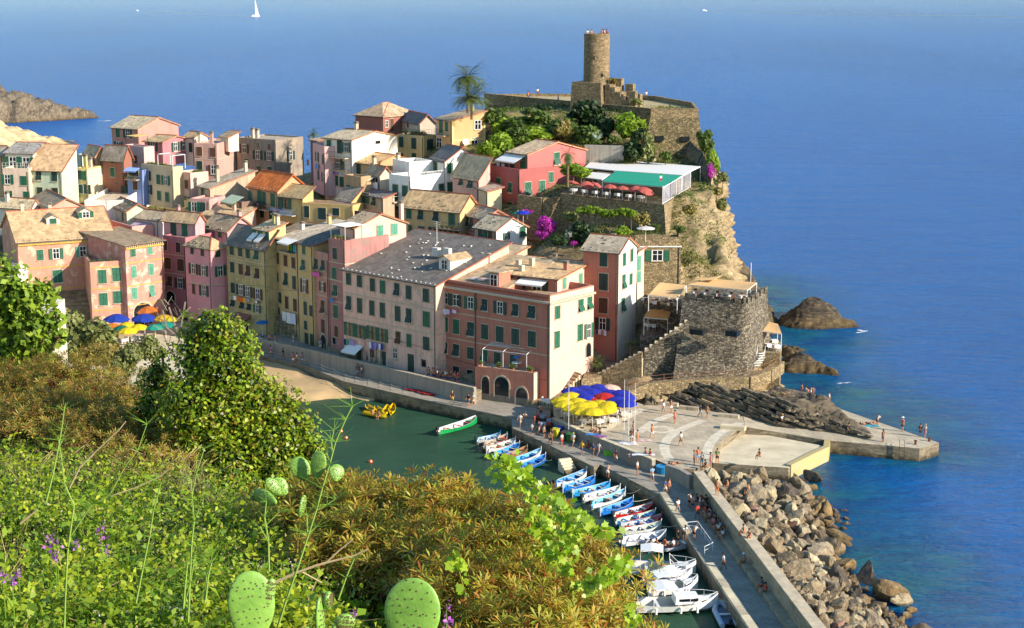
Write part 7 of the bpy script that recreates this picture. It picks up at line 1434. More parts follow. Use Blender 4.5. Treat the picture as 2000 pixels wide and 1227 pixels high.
def pose(kind):
    """joints in metres, facing -y. returns body, shirt, shorts, hair meshes"""
    if kind=='stand':pel=(0,0,.92);ch=(0,0,1.28);nk=(0,0,1.47);hd=(0,-.01,1.62);la=[(-.19,0,1.40),(-.24,.03,1.13),(-.23,-.05,.88)];ra=[(.19,0,1.40),(.26,.02,1.14),(.20,-.10,.92)];ll=[(-.10,0,.88),(-.11,0,.48),(-.11,.02,.06),(-.12,-.12,.03)];rl=[(.10,0,.88),(.12,-.02,.48),(.13,.02,.06),(.15,-.12,.03)]
    elif kind=='walk':pel=(0,0,.90);ch=(0,-.03,1.26);nk=(0,-.04,1.45);hd=(0,-.07,1.60);la=[(-.19,-.02,1.38),(-.23,-.12,1.14),(-.20,-.30,.98)];ra=[(.19,-.02,1.38),(.24,.12,1.14),(.22,.14,.90)];ll=[(-.10,0,.86),(-.10,.10,.48),(-.10,.34,.14),(-.10,.26,.05)];rl=[(.10,0,.86),(.10,-.20,.50),(.10,-.22,.07),(.10,-.36,.05)]
    elif kind=='sit':pel=(0,0,.08);ch=(0,-.03,.42);nk=(0,-.06,.60);hd=(0,-.10,.75);la=[(-.19,-.04,.54),(-.25,-.12,.30),(-.16,-.32,.18)];ra=[(.19,-.04,.54),(.26,-.10,.30),(.18,-.30,.18)];ll=[(-.10,-.03,.07),(-.12,-.44,.10),(-.11,-.46,-.32),(-.11,-.58,-.36)];rl=[(.10,-.03,.07),(.13,-.43,.12),(.12,-.40,-.32),(.13,-.52,-.36)]
    elif kind=='lie':pel=(0,0,.12);ch=(0,.36,.14);nk=(0,.53,.18);hd=(0,.68,.22);la=[(-.19,.46,.14),(-.36,.40,.10),(-.42,.20,.06)];ra=[(.19,.46,.14),(.34,.34,.10),(.30,.12,.08)];ll=[(-.10,-.05,.11),(-.12,-.42,.30),(-.12,-.70,.06),(-.12,-.84,.10)];rl=[(.10,-.05,.11),(.12,-.48,.12),(.13,-.86,.07),(.13,-.92,.16)]
    elif kind=='lean':pel=(0,.1,.92);ch=(0,-.06,1.24);nk=(0,-.16,1.40);hd=(0,-.24,1.52);la=[(-.19,-.12,1.34),(-.24,-.30,1.14),(-.16,-.46,1.08)];ra=[(.19,-.12,1.34),(.25,-.28,1.12),(.16,-.44,1.04)];ll=[(-.10,.1,.88),(-.11,.06,.48),(-.11,.10,.06),(-.12,-.04,.03)];rl=[(.10,.1,.88),(.12,.0,.48),(.13,-.02,.06),(.15,-.16,.03)]
    V=[(pel,.14),(ch,.15),(nk,.06),(hd,.095),((hd[0],hd[1]+.0,hd[2]+.12),.06)];Ed=[(0,1),(1,2),(2,3),(3,4)]
    for arm in(la,ra):
        k=len(V);V+=[(arm[0],.06),(arm[1],.045),(arm[2],.032),(tuple(Vector(arm[2])+(Vector(arm[2])-Vector(arm[1])).normalized()*.12),.035)];Ed+=[(1,k),(k,k+1),(k+1,k+2),(k+2,k+3)]
    for leg in(ll,rl):
        k=len(V);V+=[(leg[0],.095),(leg[1],.062),(leg[2],.04),(leg[3],.04)];Ed+=[(0,k),(k,k+1),(k+1,k+2),(k+2,k+3)]
    body=skinmesh('body',V,Ed,0,1,SKIN)
    lower=tuple(Vector(pel)+(Vector(ch)-Vector(pel))*.12);S=[(lower,.155),(ch,.17),(tuple(Vector(nk)*.5+Vector(ch)*.5),.12)];Es=[(0,1),(1,2)]
    for arm in(la,ra):k=len(S);S+=[(arm[0],.08),(tuple(Vector(arm[0])*.35+Vector(arm[1])*.65),.07)];Es+=[(1,k),(k,k+1)]
    shirt=skinmesh('shirt',S,Es,0,1,WHITE)
    T=[(tuple(Vector(pel)+(Vector(ch)-Vector(pel))*.15),.155),(pel,.16)];Et=[(0,1)]
    for leg in(ll,rl):k=len(T);T+=[(leg[0],.115),(tuple(Vector(leg[0])*.2+Vector(leg[1])*.8),.09)];Et+=[(1,k),(k,k+1)]
    shorts=skinmesh('shorts',T,Et,1,1,WHITE)
    up=(Vector(hd)-Vector(nk)).normalized();hb=Vector(hd)+up*.05;bm=bmesh.new();bmesh.ops.create_icosphere(bm,subdivisions=2,radius=.115);me=bpy.data.meshes.new('hair')
    back=Vector((0,.035,.02))if kind!='lie' else Vector((0,.03,-.0))
    for v in bm.verts:v.co=Vector((v.co.x*.92,v.co.y*1.05,v.co.z))+hb+back
    bm.to_mesh(me);bm.free();me.materials.append(STEM);me.polygons.foreach_set('use_smooth',[True]*len(me.polygons));return body,shirt,shorts,me
POSE={k:pose(k)for k in('stand','walk','sit','lie','lean')}
HATM=MB().lathe([(.22,0),(.12,.02),(.11,.10),(.04,.13)],n=12).mesh('hat',WHITE)
_pc={}
def pmat(c):
    if c not in _pc:_pc[c]=plain('cloth_'+c,c,.9,.06)
    return _pc[c]
CN={'w':('d8d4cc','white'),'r':('b82a22','red'),'b':('27406e','blue'),'k':('1c1c22','black'),'y':('c9a81c','yellow'),'o':('c4622a','orange'),'g':('8a8a88','grey'),'t':('3a9aa8','turquoise'),'p':('c06a90','pink'),'n':('5a4632','brown'),'G':('2c6a3c','green'),'l':('7aa8cc','light blue'),'c':('c8b898','beige'),'s':(None,'bare')}
HAIR={'d':pmat('2a1c14'),'f':pmat('a88a54'),'m':pmat('54381f')}
def person(px,py,z,ps,sh,so,where,face=None,hair='d',hat=None,P=None,s=1.0):
    P=P or at(px,py,z);face=rng.uniform(0,6.28)if face is None else R(face)
    verb={'stand':'standing','walk':'walking','sit':'sitting','lie':'lying','lean':'leaning'}[ps]
    top='bare chested' if sh=='s' else CN[sh][1]+' top';lo=CN[so][1]+' shorts'
    lab=f'person {top+" and" if sh != "s" else "bare chested in"} {lo}, {verb} {where}' if sh=='s' else f'person in {top} and {lo}, {verb} {where}'
    if len(lab.split())>16:lab=lab.replace(' and '+lo,'')
    if len(lab.split())>16:lab=lab.replace(', standing','').replace(' standing','')
    root=empty('person',P,lab,'person',None,face);root.scale=(s,s,s);b_,t_,p_,h_=POSE[ps]
    o=link('body',b_,root);setm(o,rng.choice([SKIN,SKIN,SKIN2]))
    if sh!='s':o=link('shirt',t_,root);setm(o,pmat(CN[sh][0]))
    o=link('shorts',p_,root);setm(o,pmat(CN[so][0]));o=link('hair',h_,root);setm(o,HAIR[hair])
    if hat:hz={'stand':1.74,'walk':1.72,'sit':.86,'lean':1.64}.get(ps,.4);hy={'walk':-.07,'sit':-.1,'lean':-.24}.get(ps,0);o=link('hat',HATM,root,(0,hy,hz));setm(o,pmat(CN[hat][0]))
    return root
def q5(x,y):return(1000+x/4.09,720+y/4.09)
def q6(x,y):return(1340+x/3.506,600+y/3.506)
def q3(x,y):return(480+x/3.333,640+y/3.333)
def qp(x,y):return(1060+x/3.3425,860+y/3.3425)
QL=1.6
for a in((q5(103,455),QL,'stand','w','t','on the quay left of the pier, right one of two'),(q5(65,468),QL,'walk','w','c','at the quay corner, nearest the harbour edge'),(q5(230,385),QL,'stand','w','k','on the quay behind the cafe bins'),(q5(212,362),QL,'walk','k','b','on the quay beside the annex shade'),(q5(215,525),PZ,'walk','b','c','on the quay in front of the parked carts'),
          (q5(305,608),PZ,'walk','n','k','on the pier near the recycling bins'),(q5(320,590),PZ,'stand','k','n','on the pier close beside another near the bins'),(q5(398,622),PZ,'stand','w','r','on the pier in front of the green bin'),(q5(488,622),PZ,'walk','w','c','on the pier right of the green bin'),(q5(648,702),PZ,'walk','b','n','on the pier above the harbour steps'),(q5(692,698),PZ,'walk','w','g','on the pier right of the navy one'),
          (q5(935,782),PZ,'stand','w','o','alone on the pier under the piazza wall'),(q5(765,872),PZ,'lean','g','w','at the pier edge fishing above the boats'),(q5(1225,1005),PZ,'walk','b','w','at the edge of the sea wall shadow'),(q5(1256,998),PZ,'stand','s','n','at the edge of the shadow with brown shorts'),
          (q5(1416,1112),PZ,'stand','w','k','in the shaded pier crowd by the kerb'),(q5(1440,1136),PZ,'stand','w','b','in the shaded crowd, second from the kerb'),(q5(1500,1148),PZ,'stand','w','t','in turquoise trousers beside the crowd'),(q5(1550,1140),PZ,'stand','k','b','at the dark end of the seated crowd'),
          (q5(955,590),PIZ,'stand','k','w','on the piazza beside the towels'),(q5(1002,603),PIZ,'stand','s','o','on the piazza right of the towels'),(q5(968,530),PIZ,'stand','s','b','on the piazza behind two others'),(q5(1300,440),PIZ,'stand','r','r','alone in the middle of the piazza'),
          (q5(1212,362),PIZ,'walk','w','g','on the far side of the piazza'),(q5(1270,350),PIZ,'stand','n','w','by the pale kerb bench'),(q5(1190,296),PIZ,'walk','G','w','at the rear edge of the piazza'),(q5(1502,388),PIZ,'walk','b','l','near the dark strata rocks on the piazza'),(q5(1558,398),PIZ,'walk','s','n','carrying a bag near the strata rocks'),
          (q5(1455,772),PIZ,'stand','g','b','in the group at the platform rim, leftmost'),(q5(1485,752),PIZ,'stand','r','l','at the platform rim in the group of talkers'),(q5(1515,782),PIZ,'stand','w','t','at the platform rim near the blue bag'),(q5(1585,792),PIZ,'stand','p','p','at the right of the platform rim group'),(q6(212,1072),1.55,'stand','G','k','alone on the pale platform'),
          (q6(655,825),1.9,'walk','w','k','below the strata rocks, front one of a pair'),(q6(672,800),1.9,'stand','w','c','at the foot of the strata rocks, behind the other'),(q6(893,803),1.9,'walk','w','n','on the ledge beside the rock steps'),(q6(1110,890),1.6,'walk','k','w','on the outer pier below the steps'),(q6(1347,932),1.6,'stand','k','b','alone on the outer pier near the edge'),
          (q6(1480,852),1.6,'stand','p','b','on the outer pier near the far edge with white hat'),(q6(1602,890),1.6,'stand','k','b','left of a couple at the pier tip'),(q6(1636,893),1.6,'stand','w','p','right of a couple at the pier tip'),(q6(1310,815),1.6,'lean','w','n','beside the sunbathers on the outer pier'),
          (q6(978,668),2.4,'stand','w','w','on the seaward edge above the steps'),(q6(790,618),3,'stand','s','r','leftmost of the row on the rock brow'),(q6(820,632),2.8,'stand','w','p','second of the row on the rock brow'),(q6(835,640),2.8,'stand','p','w','third of the row on the rock brow'),(q6(853,640),2.8,'stand','w','b','fourth of the row on the rock brow'),(q6(867,632),2.8,'stand','l','k','rightmost of the row on the rock brow'),
          (q3(38,160),1.9,'walk','o','w','on the ramp at the left end of the beach walk'),(q3(165,190),1.85,'walk','p','c','on the beach walk near the ramp'),(q3(245,208),1.85,'walk','k','b','on the beach walk by the second post'),(q3(310,238),1.85,'stand','p','w','left of three on the beach walk'),(q3(333,238),1.85,'stand','w','n','middle of three on the beach walk'),(q3(368,238),1.85,'stand','l','l','right of three on the beach walk'),
          (q3(730,320),1.7,'stand','b','l','left of three at the end of the rope railing'),(q3(755,326),1.7,'stand','w','b','middle of three at the end of the rope railing'),(q3(788,326),1.7,'stand','k','g','right of three at the end of the rope railing'),(q3(1298,445),1.6,'walk','l','b','bending by the quay wall with a blue pack'),(q3(1345,498),1.6,'walk','k','y','on the quay carrying a yellow bag'),(q3(1452,515),1.6,'walk','k','b','left of a pair below the annex'),(q3(1480,508),1.6,'walk','w','c','right of a pair below the annex'),
          (q3(485,150),STZ,'stand','l','w','in the arched doorway of the shaded row'),(q3(310,118),STZ,'stand','w','w','at the cafe in front of the yellow houses'),(q3(155,110),STZ,'stand','p','n','by the stone wall in front of the loggia house'),(q3(195,118),STZ,'stand','o','c','beside the potted plants of the street cafe')):
    (px,py),z,ps,sh,so,wh=a;person(px,py,z,ps,sh,so,wh,hair=rng.choice('ddmf'),hat='w' if 'white hat' in wh else None,s=rng.uniform(.95,1.05))
for a in((q5(160,540),QL,'walk','w','b','on the quay between the annex and the carts'),(q5(180,480),QL,'stand','r','c','at the quay near the small dark stall'),(q5(255,560),PZ,'stand','g','k','left of the yellow recycling bin'),(q5(560,690),PZ,'walk','y','b','on the pier just above the steps'),(q5(830,760),PZ,'walk','k','c','crossing the pier towards the steps'),(q5(1000,850),PZ,'stand','w','n','on the sunlit pier below the notice'),
          (q5(1120,900),PZ,'walk','l','w','on the sunlit pier left of the tub'),(qp(880,480),PZ,'walk','w','g','on the shaded walkway beside the lit kerb'),(qp(1010,520),PZ,'walk','r','b','on the shaded walkway above the landing'),(qp(1180,850),PZ,'walk','w','k','low on the shaded walkway'),(q5(850,380),PIZ,'stand','w','b','right of the cafe on the piazza'),(q5(1120,560),PIZ,'walk','o','w','beside the paving roundel'),(q5(1350,620),PIZ,'walk','w','n','inside the big paving arc')):
    (px,py),z,ps,sh,so,wh=a;person(px,py,z,ps,sh,so,wh,hair=rng.choice('ddm'))
for i,(x,c)in enumerate(((1190,'k'),(1218,'w'),(1232,'p'),(1250,'w'),(1268,'l'),(1285,'k'),(1302,'w'),(1320,'g'),(1335,'k'),(1362,'p'),(1380,'r'))):
    person(*q3(x,338+(x-1190)*.17),STZ,'stand',c,'b','in the street crowd below the red house, '+['first','second','third','fourth','fifth','sixth','seventh','eighth','ninth','tenth','last'][i]+' from left',hair='d')
def wallpt(s,side,z):p=wl0+wd*s-wn*side;return Vector((p.x,p.y,z))
fdeg=math.degrees(math.atan2(-wn.x,wn.y))
seatc='kbwplkrwbgwkpblwktw'
for i in range(19):
    s=5.5+i*.62;person(0,0,0,'sit',seatc[i],'bkwn'[i%4],'on the long shaded bench, '+['first','second','third','fourth','fifth','sixth','seventh','eighth','ninth','tenth','eleventh','twelfth','thirteenth','fourteenth','fifteenth','sixteenth','seventeenth','eighteenth','last'][i]+' of the row',face=math.degrees(math.atan2(-wn.x,wn.y))+rng.uniform(-25,25),P=wallpt(s,.45 if i%3 else .8,1.98),hair=rng.choice('ddm'))
for s,c,so,wh,ht in((24,'s','n','alone on the long bench in a white cap','w'),(30.3,'b','r','on the bench left of the red one',None),(31.6,'r','b','on the bench on a blue towel',None)):
    person(0,0,0,'sit',c,so,wh,face=fdeg,P=wallpt(s,.5,1.98),hat=ht)
for s,wh in((8.6,'on top of the breakwater wall above the crowd'),):person(0,0,0,'stand','s','o',wh,P=wl0+wd*s+wn*.5+Vector((0,0,.05)))
person(0,0,0,'sit','s','k','on top of the breakwater wall at its middle',face=fdeg,P=wl0+wd*20.5+wn*.3+Vector((0,0,.08)));person(0,0,0,'sit','s','n','on the breakwater wall beside a towel',face=fdeg+40,P=wl0+wd*21.8+wn*.5+Vector((0,0,.08)))
for px,py,c,so,wh,dz in((q5(570,575)[0],q5(570,578)[1],'s','k','under the piazza wall, left of three',1.5),(q5(612,0)[0],q5(0,632)[1],'r','n','under the piazza wall in the middle',1.5),(q5(740,0)[0],q5(0,645)[1],'n','k','under the piazza wall near the green bag',1.5),(q5(770,0)[0],q5(0,655)[1],'y','b','under the piazza wall in bright yellow',1.5),(q5(808,0)[0],q5(0,665)[1],'k','k','under the piazza wall at the right end',1.5),
                            (q5(640,0)[0],q5(0,510)[1],'s','b','on the piazza wall top, left one of three',2.95),(q5(680,0)[0],q5(0,515)[1],'s','n','on the piazza wall top, middle one of three',2.95),(q5(706,0)[0],q5(0,535)[1],'s','k','on the piazza wall top, right one of three',2.95),(q5(1070,0)[0],q5(0,690)[1],'s','k','on the piazza wall end beside the steps',2.95),(q5(1108,0)[0],q5(0,700)[1],'r','k','on the piazza wall end in red',2.95),
                            (q5(1548,0)[0],q5(0,788)[1],'k','k','on the ground by the platform rim group',2.75),(q6(505,0)[0],q6(0,1020)[1],'s','k','on top of the highest boulders',2.9),(q6(988,0)[0],q6(0,700)[1],'b','b','on the seaward edge above the rock steps',2.4),(qp(1208,0)[0],qp(0,300)[1],'s','b','among the boulders near the wall top',2.6),(1340+410/3.344,860+330/3.344,'s','n','among the boulders in the middle',2.8)):
    person(px,py,dz,'sit',c,so,wh,face=fdeg+rng.uniform(-40,40))
for px,py,z,c,so,wh in((*q5(1305,765),PIZ,'s','k','sunbathing at the piazza corner near the steps'),(*q6(1235,805),1.62,'s','b','sunbathing on the outer pier, left one'),(*q6(1268,800),1.62,'s','n','sunbathing on the outer pier, right one'),(*q6(640,598),4.6,'G','s' if False else 'G','sunbathing on the dark rocks with green towel')):
    person(px,py,z,'lie',c,so,wh,face=rng.uniform(60,120))
for i,(dx,c)in enumerate(((-1.7,'w'),(-1.0,'g'),(.9,'r'),(1.3,'w'),(1.75,'p'))):person(0,0,0,'stand',c,'k','on the castle tower roof, '+['leftmost','second','middle','fourth','rightmost'][i]+' one',P=Vector((tw.x+dx,tw.y-.4,ztop-.75)))
for px,py,c,wh in((1050,186,'w','on the castle terrace left of the tower'),(1032,193,'r','in red on the castle terrace at the left'),(1090,203,'w','by the parapet below the tower'),(1262,192,'w','at the seaward parapet of the castle terrace'),(1245,212,'b','on the sunny castle terrace')):person(px,py+3,TZ,'stand',c,'b',wh)
for i,(x,c)in enumerate(((490,'k'),(540,'w'),(655,'s'),(1000,'k'))):P=onplane(*Z('c',640+i*14,815),G['c2']['B'],-G['c2']['v'])-G['c2']['v']*.6;person(0,0,0,'sit',c,'b','on the orange roofed house balcony, '+['first','second','third','last'][i]+' one',P=P+Vector((0,0,-.4)),face=30)
for(x,y),z,c,s_,lab in((q5(930,600),PIZ,'e0d8d4',(2.2,1.2),'heap of white towels on the piazza edge'),(q5(650,528),2.99+.1,'3a7ab8',(1.8,.7),'blue towel spread on the piazza wall'),(q5(710,545),2.99+.1,'8a4a8a',(1.4,.7),'purple towel spread on the piazza wall'),(q5(1055,578),PIZ,'c8a8a0',(1.6,.8),'pink towel lying on the piazza'),(q5(1050,690),2.99+.1,'d8dce0',(2.6,.6),'white towel on the piazza wall end'),(q6(1270,815),1.6,'3a9aa8',(1.8,.9),'turquoise towel on the outer pier'),(q5(560,440),PIZ,'d8d0cc',(2,1),'white cloths by the cafe edge'),(q3(66,262),1.6,'a84a9c',(1.2,.8),'magenta towel at the top of the beach')):
    P=at(x,y,z);mb=MB()
    for i in range(4):mb.slab([P+Vector((-s_[0]/2+s_[0]*i/4,-s_[1]/2,.05+.05*(i%2))),P+Vector((-s_[0]/2+s_[0]*(i+1)/4,-s_[1]/2,.05+.05*((i+1)%2))),P+Vector((-s_[0]/2+s_[0]*(i+1)/4,s_[1]/2,.05+.05*((i+1)%2))),P+Vector((-s_[0]/2+s_[0]*i/4,s_[1]/2,.05+.05*(i%2)))],.03)
    tag(mb.build('towel',[pmat(c)]),lab,'towel')
for(x,y),c,lab in((q5(345,550),'b8b020','yellow recycling bin against the piazza wall'),(q5(378,535),'1f3f9c','blue recycling bin behind the yellow one'),(q5(420,575),'3f3a34','brown waste bin right of the yellow one'),(q5(468,590),'2c6a2c','green waste bin at the right end of the bins')):
    P=at(x,y,PZ);b_=empty('waste_bin',P,lab,'bin',None,R(-35));MB().add([(-.35,-.3,.08),(.35,-.3,.08),(.35,.3,.08),(-.35,.3,.08),(-.42,-.36,1.0),(.42,-.36,1.0),(.42,.36,1.0),(-.42,.36,1.0)],[(0,1,5,4),(1,2,6,5),(2,3,7,6),(3,0,4,7),(4,5,6,7),(3,2,1,0)]).build('bin_body',[pmat(c)],b_,local=True);MB().slab([(-.45,-.4,1.06),(.45,-.4,1.06),(.45,.4,1.14),(-.45,.4,1.14)],.08).build('lid',[pmat(c)],b_,local=True)
P=at(*q5(1210,835),PZ);tag(MB().lathe([(.75,0),(.85,.8),(.9,.82),(.85,.86),(.6,.84)],P,16).build('plastic_tub',[pmat('1f7fae')]),'round bright blue tub beside the piazza steps','tub')
P=at(*q5(778,690),PZ);tag(MB().box((P.x,P.y,PZ+.25),(1.2,.8,.5),.3).build('bag',[pmat('7ab82c')]),'lime green bag on the pier under the piazza wall','bag')
P=at(*q5(865,655),2.0);
sg=empty('notice_board',(P.x,P.y,PZ+.4),'small white notice on the piazza wall above the pier','notice');MB().box((0,0,.5),(.8,.04,.95),R(-27)).build('panel',[WHITE],sg,local=True)
for i in range(4):MB().box((.018*0,-.03,.78-.18*i),(.55,.02,.05),R(-27)).build('text_line',[IRON],sg,local=True)
for i,((x,y),lab)in enumerate(((q5(262,500),'market cart with boxes on the quay behind the bins'),(q5(300,470),'second loaded cart nearer the cafe'),(q5(235,440),'small dark stall table near the cafe shade'))):
    P=at(x,y,QL);c_=empty('hand_cart',P,lab,'cart',None,.4+i);MB().box((0,0,.75),(1.7,.9,.08)).build('tray',[BROWNW],c_,local=True)
    for sx in(-.6,.6):MB().bar((sx,-.5,.35),(sx,.5,.35),.33,0,12).build('wheel',[IRON],c_,local=True)
    MB().box((-.3,0,.98),(.7,.6,.35)).build('box',[pmat('8a90a0')],c_,local=True);MB().box((.45,.05,.92),(.5,.6,.25)).build('box',[pmat('a83a2c')],c_,local=True)
for(x,y),h,lab in((q5(893,580),7.5,'left tall white flag mast on the piazza edge'),(q5(930,595),6.5,'middle tall white mast on the piazza edge'),(q5(978,610),7.5,'right tall white mast on the piazza edge'),(q5(452,500),6.5,'thin mast in front of the yellow parasols')):
    P=at(x,y,PIZ);MB_=MB().bar(P,P+Vector((0,0,h)),.04,0,6,.025);tag(MB_.build('flag_mast',[WHITE]),lab,'mast')
for i,(x,y)in enumerate(((1075,405),(1110,412),(1160,425),(1195,435))):
    P=at(*q3(x,y+8),1.65);r_=empty('parked_kayak',P,'red kayak lying against the quay rail, '+['leftmost','second','third','rightmost'][i]+' one','kayak',None,R(-20));MB().add([(-1.1,0,.3),(-.5,-.3,.25),(.5,-.3,.25),(1.1,0,.3),(.5,.3,.25),(-.5,.3,.25),(-.5,0,0),(.5,0,0)],[(0,1,2,3,4,5),(0,6,1),(1,6,7,2),(2,7,3),(3,7,4),(4,7,6,5),(5,6,0)]).build('hull',[pmat('a81e1e')],r_,local=True)
GLOSS={}
def bmat(c):
    if c not in GLOSS:GLOSS[c]=plain('boat_paint_'+c,c,.35,.1,2,src='obj')
    return GLOSS[c]
def hullmesh(L,B,Hh,pointed=True,name='hull'):
    n=15;V=[];F_=[]
    for i in range(n):
        t=i/(n-1);x=-L/2+L*t
        if pointed:w_=B/2*max(.02,(math.sin(math.pi*min(1,(t*.93+.06))))**.62)
        else:w_=B/2*(1 if t<.45 else max(.02,1-((t-.45)/.55)**2.2))*(.85+.3*min(t/.3,1)*.5)
        sh=Hh*(.82+.55*(abs(t-.42))**2*2.4+(.25*(t-.8)/.2 if t>.8 else 0));kz=-.25*Hh+(Hh*.5*(max(0,t-.8)/.2)**2)
        V+=[(x,-w_,sh),(x,-w_*.82,Hh*.25),(x,0,kz),(x,w_*.82,Hh*.25),(x,w_,sh),(x,w_*.86,sh-.01),(x,w_*.7,Hh*.22),(x,-w_*.7,Hh*.22),(x,-w_*.86,sh-.01)]
    k=9
    for i in range(n-1):
        for j in range(k):F_.append((i*k+j,(i+1)*k+j,(i+1)*k+(j+1)%k,i*k+(j+1)%k))
    F_+=[tuple(reversed(range(k))),tuple((n-1)*k+j for j in range(k))];M_=[]
    for i in range(n-1):M_+=[0,0,0,0,2,1,1,1,2]
    M_+=[0,0];mb=MB();mb.v=V;mb.f=F_;mb.m=M_;return mb
def boat(P0,P1,label,hull='d8d4cc',ins='3a7ab0',gun='d8d4cc',B=1.75,Hh=.62,pointed=True,motor=True,thw='d8d4cc',group='small moored wooden boats',cover=None,z=.12,post=True,stuff=True):
    d=P1-P0;d.z=0;L=d.length;c=(P0+P1)/2;root=empty('rowing_boat' if pointed else 'motor_boat',(c.x,c.y,z),label,'boat',group,math.atan2(d.y,d.x));root.rotation_euler.x=rng.uniform(-.03,.03)
    mb=hullmesh(L,B,Hh,pointed);me=mb.mesh('hull',[bmat(hull),bmat(ins),bmat(gun)]);link('hull',me,root)
    for i,t in enumerate((-.25,.02,.27)):
        w_=B*(.80 if t<.2 else .6);MB().box((L*t,0,Hh*.66),(.28,w_,.05)).build('thwart',[bmat(thw)],root,local=True)
    if pointed:
        MB().slab([(L*.30,-B*.30,Hh*.86),(L*.46,-.08,Hh*1.08),(L*.46,.08,Hh*1.08),(L*.30,B*.30,Hh*.86)],.04).build('foredeck',[bmat(hull if hull!=ins else thw)],root,local=True)
        if post:MB().bar((L*.485,0,Hh*.6),(L*.515,0,Hh*1.9),.06,0,5,.04).build('stem_post',[bmat(gun)],root,local=True)
    if motor:
        mo=MB().box((-L/2-.18,0,Hh*1.25),(.34,.3,.42)).box((-L/2-.15,0,Hh*.5),(.12,.1,1.0)).bar((-L/2,0,Hh*1.2),(-L/2+.45,.1,Hh*1.35),.03);mo.build('outboard_motor',[pmat('2a2a2e')if rng.random()<.5 else pmat('9a9ea0')],root,local=True)
    if cover:MB().slab([(-L*.3,-B*.42,Hh*.95),(L*.1,-B*.45,Hh*.9),(L*.1,B*.45,Hh*.9),(-L*.3,B*.42,Hh*.95)],.06).build('cover',[pmat(cover)],root,local=True)
    if stuff:
        for i in range(3):MB().box((L*rng.uniform(-.35,.2),rng.uniform(-.3,.3),Hh*.45),(rng.uniform(.25,.5),rng.uniform(.2,.4),.25),rng.uniform(0,3)).build(rng.choice(['tackle_box','fish_crate','rope_coil']),[pmat(rng.choice(['b84a2a','2c5a9c','8a8478','c0b090','2c3a2c']))],root,local=True)
    return root
for(a,b_,hl,ins,gn,lab)in((q3(1508,738),q3(1655,712),'d0ccc4','8ab0c0','2a78b8','small white skiff with blue bow, furthest back in the left row'),(q3(1548,780),q3(1700,722),'c4562c','a89078','d8d4cc','orange boat second in the left row'),(q3(1572,800),q3(1755,748),'d8d4cc','c0b8a8','d8d4cc','white boat with dark motor third in the left row'),(q3(1612,840),q3(1780,778),'1f6fc0','2f84c8','d8d4cc','sky blue boat fourth in the left row'),
                           (q3(1672,855),q3(1832,800),'8a5a34','9a6a40','c8a878','varnished brown boat fifth in the left row'),(q3(1712,885),q3(1922,816),'d8d8d4','4a9ac8','d8d4cc','long white boat with light blue inside, sixth in the left row'),(q3(1778,922),q3(1950,854),'2268b0','2a7ac8','e0dcd4','blue and white boat nearest in the left row'),
                           (qp(82,292),qp(285,218),'dcd8d0','3a84c0','dcd8d0','white boat with blue floor, first of the right row'),(qp(138,318),qp(340,262),'1f6fc0','2f84c8','dcd8d0','blue boat with white benches, second of the right row'),(qp(202,352),qp(437,300),'2a90c8','3a9ad0','dcd8d0','light blue boat, third of the right row'),(qp(264,385),qp(503,328),'e0dcd4','c8c4bc','e0dcd4','plain white boat, fourth of the right row'),(qp(318,430),qp(537,350),'e0dcd4','6ab8d8','e0dcd4','white boat with pale blue inside, fifth of the right row'),
                           (qp(382,474),qp(590,405),'1f6fc0','3a8ad0','dcd8d0','deep blue boat with white trim, sixth of the right row'),(qp(468,498),qp(720,435),'b8241c','b0b0ac','c03024','bright red boat with grey floor, first of the two red boats'),(qp(478,540),qp(735,488),'2278b4','a8b8a0','dcd8d0','blue boat between the two red ones'),(qp(522,570),qp(775,514),'b8241c','9aa0a0','c03024','second bright red boat, lower one of the two'),(qp(532,602),qp(772,562),'dcd8c8','b0b8a0','dcd8d0','cream boat with a green bag just below the red ones')):
    boat(at(*a,.45),at(*b_,.45),lab,hl,ins,gn,thw=rng.choice(['d8d4cc','2a78b8','c8b890']))
boat(at(*q3(1255,685),.45),at(*q3(1502,610),.45),'green hulled motor boat with red seats alone in the harbour','149048','d0c4bc','e0dcd4',2.1,.75,True,True,'b03028',None,post=False)
boat(at(*qp(520,668),.45),at(*qp(806,620),.45),'white motor boat with blue stripe and large black outboard','e0dcd8','d0ccc8','1f5aa0',2.1,.7,False,True,'d8d4cc',None)
bp_=boat(at(*qp(692,712),.45),at(*qp(968,680),.45),'boat full of passengers landing at the railed platform','e0dcd8','a89a80','1f4a90',2.1,.7,True,False,'a8845c',None,post=False)
for i,(x,y,c,ps)in enumerate(((700,705,'b','sit'),(745,700,'s','sit'),(800,695,'o','sit'),(855,700,'w','sit'),(880,695,'k','stand'))):person(*qp(x,y-6),.75,ps,c,'k','in the landing passenger boat, '+['first','second','third','fourth','last'][i]+' from the stern')
for x,y,c,wh in((925,655,'w','bending to help at the boat landing'),(990,650,'w','on the landing behind the white rail')):person(*qp(x,y),1.5,'lean',c,'k',wh)
